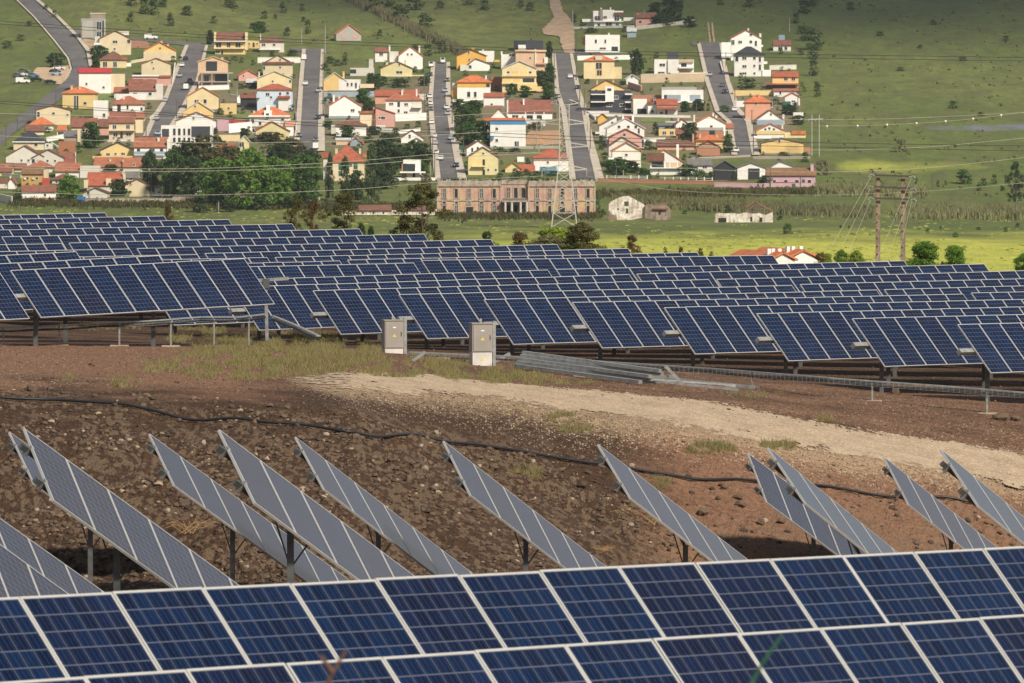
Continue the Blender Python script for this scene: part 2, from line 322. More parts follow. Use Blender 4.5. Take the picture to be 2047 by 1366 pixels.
BR=[(285,873,.16,'flat tan boulder on the bank above the third grey table'),(62,782,.17,'brown boulder on the plateau edge at far left'),(100,779,.10,'pale tan stone beside the brown boulder at far left'),(540,815,.11,'dark stone above the black hose near the gravel'),(358,832,.10,'tan stone lying on the black hose'),(395,1048,.0,''),
(175,1090,.2,'wide brown rock behind the posts of the big left table'),(140,1115,.15,'rounded brown rock left of the big table posts'),(712,888,.12,'tan stone below the black hose in the middle'),(1472,945,.0,''),(1437,993,.13,'dark rock left of the pair of rocks on the red bank'),(1475,995,.15,'upper dark rock of the pair on the red bank'),(1478,1010,.14,'lower dark rock of the pair on the red bank'),
(1403,1028,.17,'large dark rock beside the pale grey table end'),(1522,1048,.17,'round brown rock below the pair on the red bank'),(1562,1045,.17,'brown rock right of the round one on the red bank'),(1205,938,.1,'brown stone touching the hose beside a table corner'),(1790,787,.2,'dark boulder under the right trackers by the cable tray'),(2000,842,.22,'tan boulder on the bank at far right'),(2030,843,.2,'second tan boulder at the far right edge'),(1925,808,.0,''),
(817,968,.14,'brown rock on the dark bank left of the middle table'),(866,986,.12,'rounded rock below the brown rock on the dark bank'),(940,1052,.12,'small rock beside the middle table post'),(1785,1015,.13,'pale stone between the right grey tables'),(1250,1005,.13,'dark rock under the pale grey table corner')]
for x,y,r,l in BR:
    if r<=0: continue
    p=hitn(x,y); m_=MB(); rockmesh(m_,(0,0,0),r,rg); tag(m_.build('rock',RK,loc=(p.x,p.y,gsurf(p)+r*.35)),l,'rock',group='boulders on the dirt bank')
# grass tufts on plateau
def tuftm(): return leafm('dry_grass',(.30,.225,.11),(.13,.15,.055),.3)
mb=MB(); EL=[(470,690,130,28,1.5),(600,700,130,30,1.8),(560,735,140,16,1.2),(700,715,110,22,1.6),(820,735,110,18,1.6),(980,752,90,14,1.5),(1100,762,80,10,.8),(470,745,90,14,1.0),(340,735,50,15,.5),(250,765,25,8,.8),(130,757,18,5,.8),(1420,898,50,8,1.6),(1555,893,32,8,1.6),(1150,855,30,8,.6),(1130,835,30,8,1.0),(1655,838,22,6,1.0),(1310,965,25,8,1.5),(1050,950,30,10,.6),(470,1000,1,1,.1),(1500,790,60,5,.25),(1240,750,60,6,.9),(640,690,90,10,1.2),(400,660,70,9,.6),(200,655,80,6,.4),(560,655,80,8,.7)]
W=[e[2]*e[3]*e[4] for e in EL]; tot=sum(W)
for i in range(26000):
    e=rg.choices(EL,W)[0]; a=rg.uniform(0,6.28); rr=rg.random()**.6; x=e[0]+math.cos(a)*rr*e[2]*1.15; y=e[1]+math.sin(a)*rr*e[3]*1.15
    if y<648: continue
    if vnoise(np.array([x/22.]),np.array([y/9.]),4)[0]<.38: continue
    p=hitn(x,y); z=gsurf(p)-.01
    h=rg.uniform(.05,.14) if rg.random()<.85 else rg.uniform(.14,.28)
    for k in range(5):
        an=rg.uniform(0,6.28); l=rg.uniform(.3,.9)*h; w=.008; bx,by=p.x+rg.uniform(-.06,.06),p.y+rg.uniform(-.1,.1)
        mb.add([(bx-w,by,z),(bx+w,by,z),(bx+math.cos(an)*l,by+math.sin(an)*l,z+h*rg.uniform(.6,1.1))],[(0,1,2)])
tag(mb.build('grass',tuftm()),'dry green and straw tufts on the soil plateau','grass',kind='stuff')
# dead twigs on the bank
def straw(x,y,n,s,lab):
    p=hitn(x,y); m_=MB()
    for k in range(n):
        a=rg.uniform(0,6.28); l=s*rg.uniform(.4,1); q0=Vector((rg.uniform(-.3,.3)*s,rg.uniform(-.5,.5)*s,0)); q1=q0+Vector((math.cos(a)*l*.5,math.sin(a)*l*.5,l*.35)); q2=q1+Vector((math.cos(a+.5)*l*.5,math.sin(a+.5)*l*.4,l*rg.uniform(-.2,.2)))
        m_.tube([q0,q1,q2],.007,4,r2=.003)
    tag(m_.build('dry_stalks',plain('straw',(.34,.21,.10),.8),loc=(p.x,p.y,gsurf(p))),lab,'dry plant')
straw(1300,1045,26,1.1,'tangle of pale dead stalks under the pale grey table'); straw(1205,1108,50,.35,'orange straw clump at the end of the middle grey table'); straw(545,1035,60,.5,'orange straw clump between the two left tables'); straw(380,1060,40,.8,'grey brushwood heap behind the second table post'); straw(905,1030,0,.5,'x') if 0 else None
# black hose
HP=[(-40,800),(0,803),(100,806),(200,816),(300,825),(400,836),(520,848),(640,857),(720,870),(850,883),(960,895),(1080,915),(1180,932),(1300,948),(1380,958),(1510,965),(1650,980),(1780,995),(1880,1005),(1960,1025),(2047,1050),(2100,1060)]
pts=[]
for (x0,y0),(x1,y1) in zip(HP[:-1],HP[1:]):
    for s_ in np.linspace(0,1,8,endpoint=False):
        p=hitn(x0+(x1-x0)*s_,y0+(y1-y0)*s_+rg.uniform(-.6,.6)); p.z=gsurf(p)+.075; pts.append(p)
for k in range(3):
    pts=[pts[0]]+[(a+b*2+c)/4 for a,b,c in zip(pts,pts[1:],pts[2:])]+[pts[-1]]
tag(MB().tube(pts,.036,8).build('hose',plain('black_rubber',(.012,.012,.014),.5),smooth=True),'long black hose snaking across the dirt bank','hose')
# ---------------------------------------------------------------- solar modules
CELL=cellm()
def module_mesh():
    w,l,t,fr=.990,1.956,.042,.021; me=bpy.data.meshes.new('solar_module'); x,y=w/2,l/2
    v=[(-x,-y,0),(x,-y,0),(x,y,0),(-x,y,0),(-x+fr,-y+fr,0),(x-fr,-y+fr,0),(x-fr,y-fr,0),(-x+fr,y-fr,0),(-x,-y,-t),(x,-y,-t),(x,y,-t),(-x,y,-t),(-x+fr,-y+fr,-.004),(x-fr,-y+fr,-.004),(x-fr,y-fr,-.004),(-x+fr,y-fr,-.004)]
    f=[(0,1,5,4),(1,2,6,5),(2,3,7,6),(3,0,4,7),(0,8,9,1),(1,9,10,2),(2,10,11,3),(3,11,8,0),(12,13,14,15),(11,10,9,8),(4,5,13,12),(5,6,14,13),(6,7,15,14),(7,4,12,15)]
    me.from_pydata(v,[],f); me.materials.append(alu()); me.materials.append(CELL); me.materials.append(plain('backsheet',(.5,.5,.5),.7))
    me.polygons[8].material_index=1; me.polygons[9].material_index=2
    uv=me.uv_layers.new(name='UVMap')
    for li,c in zip(me.polygons[8].loop_indices,[(0,0),(1,0),(1,1),(0,1)]): uv.data[li].uv=c
    return me
MOD=module_mesh()
def frame_mat(a,b,nrm,c): return Matrix(((a.x,-b.x,nrm.x,c.x),(a.y,-b.y,nrm.y,c.y),(a.z,-b.z,nrm.z,c.z),(0,0,0,1)))
def dir_end(P0,x1,y1,L,sign=1):
    u,v=ray(x1,y1); d=Vector((u,1,v)); A=d.dot(d); B=-2*d.dot(P0); C=P0.dot(P0)-L*L; q_=B*B-4*A*C
    if q_<0: return d*(-B/(2*A))
    return d*((-B+sign*math.sqrt(q_))/(2*A))
def tracker(P0,P1,n,label,beta=47.5,stub=.62,group=None,post0=.75,cap=False,skip=()):
    a=(P1-P0).normalized(); pitch=(P1-P0).length/n; nh=Vector((a.y,-a.x,0)).normalized(); be=math.radians(beta)
    b=(nh*math.cos(be)-Vector((0,0,1))*math.sin(be)); b=(b-a*b.dot(a)).normalized(); nrm=b.cross(a).normalized()
    if nrm.z<0:nrm=-nrm
    ax0=P0+b*.99-nrm*.14; base=Vector((ax0.x,ax0.y,gz(ax0.x,ax0.y)))
    r=thing('solar_tracker',label,'solar tracker',base,group=group)
    for i in range(n):
        if i in skip: continue
        c=P0+a*(i+.5)*pitch+b*.99-base+nrm*rnd.uniform(-.004,.004)+b*rnd.uniform(-.006,.006); child(MOD,'solar_module',r,mat=frame_mat(a,b,nrm,c))
    L=pitch*n; m_=MB(); s=ax0-base-a*stub; e=ax0-base+a*(L+.1)
    m_.beam(s,e,.15,.15,up=nrm); m_.build('torque_tube',steel(),r)
    t=post0
    while t<L:
        p=ax0+a*t; g=gz(p.x,p.y); q0=p-base; q1=Vector((q0.x,q0.y,g-.3-base.z)); m_=MB(); m_.beam(q1,q0+Vector((0,0,.02)),.13,.17,up=(0,1,0)); m_.beam(q0-Vector((0,0,.16)),q0+Vector((0,0,.02)),.26,.2,up=(0,1,0)); m_.build('post',dsteel(),r); t+=5.0
    return r
NB='rows of the solar field beyond the gravel path'
def row(x0,y0,D,x1,y1,n,label,**k):
    P0=pt(x0,y0,D); P1=dir_end(P0,x1,y1,n*1.003); return P1,tracker(P0,P1,n,label,group=NB,**k)
# front to back near rows: top-left px, D, top-right px
NR=[(1914,648,212,2700,628,'frontmost tracker row at the right edge of the solar field',14),
(1703,636,214,2490,617,'second tracker row from the front at the right edge',14),
(1512,626,217,2300,606,'third tracker row from the front on the right',20),
(1327,614,220.5,2115,596,'fourth tracker row from the front on the right',20),
(1143,604,224.5,1925,587,'tracker row ending at the right behind four nearer rows, starting above the stacked beams',20),
(967,598,228,1752,579,'tracker row starting just right of the second grey cabinet',20),
(797,588,231,1583,570,'tracker row starting right of the first grey cabinet',20),
(625,580,234,1417,558,'tracker row starting left of the first grey cabinet',20),
(463,573,237,1258,548,'tracker row passing behind the right post of the ten panel tracker',20),
(295,564,240,1095,539,'tracker row showing its low edge under the ten panel tracker',20)]
FR=[(1941,585,240,2630,568,'far block row starting at the right edge behind the front four rows',5),
(1767,578,243,2465,559,'far block row second from the right edge',9),
(1599,567.5,246,2300,550,'far block row third from the right edge',14),
(1432,558,249,2128,538,'far block row fourth from the right edge, top row by the right edge',20),
(1272,547,252,1967,527,'far block row whose right end stops under the bright green trees',20),
(1111,538,255,1807,521,'far block row whose right end stops behind the concrete twin poles',20),
(842,520,261,1545,510,'far block row ending at the white farm roofs',20),
(694,519,264,1393,504,'far block row ending below a small brown bush, right of the dark hill tree',20),
(549,514,266.5,1255,496,'far block row ending below the round orange brown tree',20),
(409,506,269,1113,488,'far block row ending in front of the ivy mound',20),
(273,496,271.5,981,478,'far block row ending right of the tall eucalyptus',20),
(137,485,274,847,467,'far block row ending under the tall eucalyptus',20),
(3,473,276.5,718,457,'far block row ending at the eucalyptus left of the tall one',20),
(-131,462,279,584,447,'far block row ending below the slim eucalyptus pair',20),
(-258,454,281.5,457,438,'far block row third from the back',20),
(-384,447,284,328,431,'far block row second from the back',20),
(-500,440,286.5,210,425,'rearmost row at the top left corner of the solar field',20)]
for x0,y0,D,x1,y1,l,n in NR:
    n0=20; P0=pt(x0,y0,D); P1=dir_end(P0,x1,y1,20.06); P1=P0+(P1-P0)*(n/20.0); tracker(P0,P1,n,l,group=NB)
for x0,y0,D,x1,y1,l,n in FR:
    P0=pt(x0,y0,D); P1=dir_end(P0,x1,y1,20.06); sk=[i for i in range(n) if proj(P0+(P1-P0)*((i+1)/20.0))[0]<-60]; P1=P0+(P1-P0)*(n/20.0); tracker(P0,P1,n,l,group=NB,stub=.1,skip=sk)
# near-block rows on the left (right ends given)
LR=[(827,525,246.5,20,544,'tracker row behind the ten panel tracker, right end in mid field'),
(679,521,249,-128,540,'short visible tracker row, second behind the service lane'),
(534,514,251.5,-270,532,'tracker row whose right end shows above the ten panel tracker corner'),
(394,508,254,-400,525,'tracker row third behind the service lane at left'),
(259,497,256.5,-530,513,'tracker row fourth behind the service lane at left'),
(123,486,259,-660,502,'tracker row fifth behind the service lane at left')]
for xr,yr,D,xl,yl,l in LR:
    P1=pt(xr,yr,D+14); P0=dir_end(P1,xl,yl,20.06,-1); sk=[i for i in range(20) if proj(P0+(P1-P0)*((i+1)/20.0))[0]<-60]
    tracker(P0,P1,20,l,group=NB,stub=.1,skip=sk)
# left front block
P0=pt(20,540,214); P1=dir_end(P0,488,516,10.06); tracker(P0,P1,10,'large ten panel tracker at front left on tall posts',post0=.5,stub=.35,beta=46.5)
P1=pt(-2,541,213.2); P0=dir_end(P1,-250,553,5.03,-1); tracker(P0,P1,5,'tracker cut by the left frame edge beside the ten panel one',post0=3.8,stub=.1,beta=46.5)
P1=pt(318,510,223.5); P0=dir_end(P1,-160,535,10.06,-1); tracker(P0,P1,10,'tracker directly behind the ten panel one at left',post0=.5,beta=46.5)
P1=pt(152,502,227); P0=dir_end(P1,-330,527,10.06,-1); tracker(P0,P1,10,'tracker second behind the ten panel one at left',post0=.5,beta=46.5)
# exposed tube end of ten panel tracker, right side
# nearest rows
P0=pt(36,1190,52.0); P1=dir_end(P0,1962.6,1093.5,12.0); a=(P1-P0)/12; tracker(P0-a*1,P1+a*1,14,'nearest blue tracker row crossing the lower frame, rear of two',beta=48,group='two nearest blue tracker rows')
P0=pt(166,1349,47.0); P1=dir_end(P0,1955.7,1232,10.0); a=(P1-P0)/10; tracker(P0-a*2,P1+a*1,13,'nearest blue tracker row along the bottom frame edge',beta=48,group='two nearest blue tracker rows')
# ---------------------------------------------------------------- grey fixed tables
def solve(x,y,ap,bp,k0):
    u,v=ray(x,y)
    def vec(dx,dy,k,L,sgn):
        A0=dx/k; C0=-dy/k; a=u*u+1+v*v; b=2*(A0*u+C0*v); c=A0*A0+C0*C0-L*L; d=b*b-4*a*c
        if d<0: return None
        w=(-b+sgn*math.sqrt(d))/(2*a); return Vector((A0+u*w,w,C0+v*w))
    best=None
    for k in np.arange(k0*.85,k0*1.2,.1):
        A=vec(ap[0],ap[1],k,1.003,1); B=vec(bp[0],bp[1],k,1.98,-1)
        if A is None or B is None: continue
        e=abs(A.dot(B))
        if best is None or e<best[0]: best=(e,k,A,B)
    e,k,A,B=best; A.normalize(); B=(B-A*B.dot(A)).normalized(); return F/k,A,B
GT='grey fixed tables in the hollow'
def table(x,y,ap,bp,k0,n,label,posts=(1.7,6.2)):
    D,a,b=solve(x,y,ap,bp,k0); P0=pt(x,y,D); nrm=b.cross(a).normalized()
    if nrm.z<0:nrm=-nrm
    p=P0+b*1.6+a*posts[0]; base=Vector((p.x,p.y,gz(p.x,p.y)))
    r=thing('solar_table',label,'solar panel',base,group=GT)
    for i in range(n): child(MOD,'solar_module',r,mat=frame_mat(a,b,nrm,P0+a*(i+.5)*1.003+b*.99-base))
    for f in (.5,1.42):
        m_=MB(); s=P0+b*f-nrm*.10-base; m_.beam(s-a*.14,s+a*(n*1.003+.12),.06,.10,up=nrm); m_.build('purlin',dsteel(),r)
        m_=MB(); m_.beam(s-a*.0,s+a*.07,.07,.20,up=nrm); m_.build('clamp',steel(),r)
    for t in posts:
        m_=MB(); p=P0+b*1.5+a*t-nrm*.2; g=gz(p.x,p.y); m_.beam((p.x-base.x,p.y-base.y,g-.3-base.z),p-base,.105,.14,up=(0,1,0)); m_.build('post',dsteel(),r)
        m_=MB(); q0=p-base-Vector((0,0,.55)); m_.beam(p-base-Vector((0,0,.05)),P0+b*.5+a*t-nrm*.16-base,.05,.05); m_.beam(q0,P0+b*1.42+a*(t-.45)-nrm*.14-base,.02); m_.beam(q0,P0+b*1.42+a*(t+.45)-nrm*.14-base,.02); m_.build('brace',dsteel(),r)
TB=[(18,862,(60,43),(50,105),97,9,'far left grey table half hidden behind the big left table'),
(48,855,(84,61.5),(58,144),128,8,'big grey table at far left with two purlin ends showing'),
(298,866,(62,45.5),(50,104),95,9,'slimmer grey table between the two big left tables'),
(437,857,(82.5,62),(72,147),130,8,'second big grey table, overlapping the slimmer one'),
(590,872,(59.5,46),(58,106),96,9,'grey table right of the second big one, passing behind its end'),
(886,880,(60,46.5),(55,110),98,9,'lone grey table in the middle crossing the black hose'),
(1195,887,(61,47),(66,109),100,9,'pale grey table right of the middle, tip on the gravel'),
(1495,905,(50,37.5),(38,99),82,9,'dark grey table partly hidden behind a pale one on the right'),
(1534,893,(63,51),(77,113),107,9,'pale grey table overlapping the dark one on the right'),
(1766,912,(47.5,38),(51,97),82,9,'dark grey table alone between two pale ones at right'),
(1880,897,(65,53),(77,115),109,9,'pale grey table cut by the right frame edge'),
(-95,968,(76,54),(58,140),119,9,'rear one of two grey tables low at the left frame edge'),
(-120,1000,(88,64),(60,160),136,8,'front one of two grey tables low at the left frame edge')]
for i,(x,y,ap,bp,k0,n,l) in enumerate(TB): table(x,y,ap,bp,k0,n,l,posts=(1.3 if i in(1,3) else 2.3,6.4) if i!=1 else (1.9,6.2))
# ---------------------------------------------------------------- cabinets
def cabinet(x,y,D,w,h1,h2,label):
    p=hitn(x,y); s_=p.y/D; w*=s_; h1*=s_; h2*=s_; r=thing('electrical_cabinet',label,'cabinet',p,rz=.25); g=plain('cabinet_grey',(.27,.245,.22),.6,0,.08,2)
    MB().box(-w/2,w/2,-.2,.2,-.3,h1,0).build('plinth',plain('plinth_white',(.52,.50,.47),.7),r)
    b=MB().box(-w/2-.012,w/2+.012,-.215,.215,h1,h1+h2); b.box(-w/2-.03,w/2+.03,-.24,.24,h1+h2,h1+h2+.03); b.build('body',g,r)
    d=MB().box(-w/2+.02,w/2-.02,-.232,-.216,h1+.03,h1+h2-.03).build('door',g,r)
    MB().box(w/2-.08,w/2-.05,-.25,-.233,h1+h2*.45,h1+h2*.6).build('handle',dsteel(),d)
    MB().box(-.05,.05,-.237,-.2325,h1+h2*.74,h1+h2*.78).build('nameplate',plain('white_plate',(.75,.75,.73)),d)
    yl=plain('warning_yellow',(.75,.55,.03),.5,0,.03); t=MB().add([(-.06,-.238,h1+h2*.42),(.06,-.238,h1+h2*.42),(0,-.238,h1+h2*.53),(-.06,-.233,h1+h2*.42),(.06,-.233,h1+h2*.42),(0,-.233,h1+h2*.53)],[(0,1,2),(5,4,3),(0,3,4,1),(1,4,5,2),(2,5,3,0)]); w_=t.build('warning_sign',yl,d)
    bk=plain('sign_black',(.02,.02,.02)); MB().add([(.012,-.2395,h1+h2*.5),(-.014,-.2395,h1+h2*.465),(0,-.2395,h1+h2*.465),(-.01,-.2395,h1+h2*.435),(.016,-.2395,h1+h2*.475),(.002,-.2395,h1+h2*.475)],[(0,1,2),(2,3,4,5),(0,2,5)]).build('lightning_bolt',bk,w_)
    if h1>.35:
        t=MB().add([(-.05,-.206,h1*.35),(.05,-.206,h1*.35),(0,-.206,h1*.62),(-.05,-.2015,h1*.35),(.05,-.2015,h1*.35),(0,-.2015,h1*.62)],[(0,1,2),(5,4,3),(0,3,4,1),(1,4,5,2),(2,5,3,0)]); t.build('warning_sign',yl,r)
    MB().beam((w/2+.12,.05,-.3),(w/2+.12,.05,h1+h2+.08),.09,.1,up=(0,1,0)).build('mounting_post',steel(),r)
    MB().box(-.03,.03,-.02,.04,h1+h2+.03,h1+h2+.15).build('vent_pipe',steel(),r)
cabinet(785,706,207,.55,.14,.82,'grey electrical cabinet nearer the ten panel tracker, on a low base')
cabinet(961,729,199,.57,.36,.80,'grey electrical cabinet on a tall white base by the beams')
# stack of steel beams and loose beams
def beamthing(x0,y0,x1,y1,D0,D1,w,h,label,name='steel_beam',lift=.0,group='loose steel beams by the path'):
    dd=lambda x,y: hitn(x,y).y
    if h==.10 and w==.16: da,db=dd(x0,739),dd(x1,769)
    else:
        da,db=dd(x0,y0+3),dd(x1,y1+3)
        if abs(da-db)>5: da=db=min(da,db)+.3
    A=pt(x0,y0,da); B=pt(x1,y1,db); c=(A+B)/2; m_=MB(); m_.beam(A-c,B-c,w,h); m_.add([],[]); o=m_.build(name,steel(),loc=c); tag(o,label,'steel beam',group=group)
lb=['topmost long beam of the stack beside the gravel path','second beam of the stack, under the topmost one','third beam down in the steel stack','fourth beam down in the steel stack','lowest beam of the steel stack, deepest in the grass']
for i,l in enumerate(lb):
    beamthing(1046-i*4,705+i*6.5,1320+(i%2)*14-i*10,742+i*5.5,206-i*.3,199-i*.3,.16,.10,l)
beamthing(1135,737,1182,721,198,203,.09,.09,'short crossbeam leaning on the steel stack')
beamthing(1145,749,1470,772,199,195.2,.08,.10,'long flat beam lying before the steel stack')
beamthing(1330,732,1365,768,199,195.5,.07,.09,'slanting loose beam right of the steel stack')
beamthing(1280,757,1345,753,197,198,.09,.1,'short pale beam at the end of the stack')
beamthing(1335,758,1508,775,197.5,196.5,.10,.10,'beam pointing right beyond the steel stack')
beamthing(1185,752,1475,780,197,193.8,.08,.10,'outer beam nearest the gravel path')
beamthing(825,722,850,704,203,207,.09,.09,'small beam beside the first cabinet post')
beamthing(990,722,1020,707,200,205,.1,.1,'small beam right of the tall based cabinet')
# cable tray
def tray(pts,label,legs=True):
    W_=[pt(x,y,D) for x,y,D in pts]; o0=W_[0]; r=thing('cable_tray',label,'cable tray',(o0.x,o0.y,gz(o0.x,o0.y))); b0=Vector(r.location)
    m_=MB(); n_=MB(); c_=MB()
    for A,B in zip(W_[:-1],W_[1:]):
        m_.beam(A-b0,B-b0,.14,.035); 
        for dz in(.03,.07,.11,.15):
            n_.beam(A-b0-Vector((.07,.07,dz)),B-b0-Vector((.07,.07,dz)),.008)
        L=(B-A).length; k=int(L/.16)
        for i in range(k):
            p=A.lerp(B,i/k)-b0-Vector((.07,.07,0)); n_.beam(p,p-Vector((0,0,.16)),.008)
        c_.tube([A-b0-Vector((0,0,.10)),A.lerp(B,.5)-b0-Vector((0,0,.13)),B-b0-Vector((0,0,.10))],.035,6)
        if legs:
            for i in range(max(1,int(L/4.2))):
                p=A.lerp(B,(i+.35)/max(1,int(L/4.2))); l_=MB(); l_.beam(Vector((p.x,p.y,gz(p.x,p.y)-.2))-b0,p-b0,.05,up=(0,1,0)); l_.build('leg',steel(),r)
                f_=MB(); g=gz(p.x,p.y)-b0.z; f_.box(p.x-b0.x-.28,p.x-b0.x+.28,p.y-b0.y-.15,p.y-b0.y+.15,g-.1,g+.05); f_.build('foot_block',plain('block_concrete',(.33,.27,.21),.9),r)
    m_.build('cover',steel(),r); n_.build('wire_basket',steel(),r); c_.build('cable',plain('black_rubber',(.012,.012,.014)),r)
tray([(818,704,212.5),(1000,712,212),(1190,722,211),(1420,737,209),(1660,756,206),(1900,773,205),(2110,790,204)],'long raised cable tray running along the front tracker posts')
tray([(-30,655,215),(75,653,215),(200,646,216),(310,641,217),(400,634,218),(480,634,219),(530,628,220)],'cable tray under the ten panel tracker on thin legs')
tray([(545,632,219),(590,650,217),(637,672,214)],'slanting cable tray dropping right of the ten panel tracker',legs=False)
# stub of tube on its own bracket right of ten panel tracker
r=thing('tube_support','steel tube stub on a bracket post right of the ten panel tracker','steel bracket',pt(534,668,221)); b0=Vector(r.location)
MB().beam(pt(500,562,221)-b0,pt(577,557,221)-b0,.13,.1).build('tube',steel(),r); MB().beam(Vector((0,0,-.2)),pt(531,562,221)-b0,.10,up=(0,1,0)).build('post',steel(),r); MB().box(-.12,.08,-.1,.1,1.45,1.75).build('bearing',dsteel(),r)
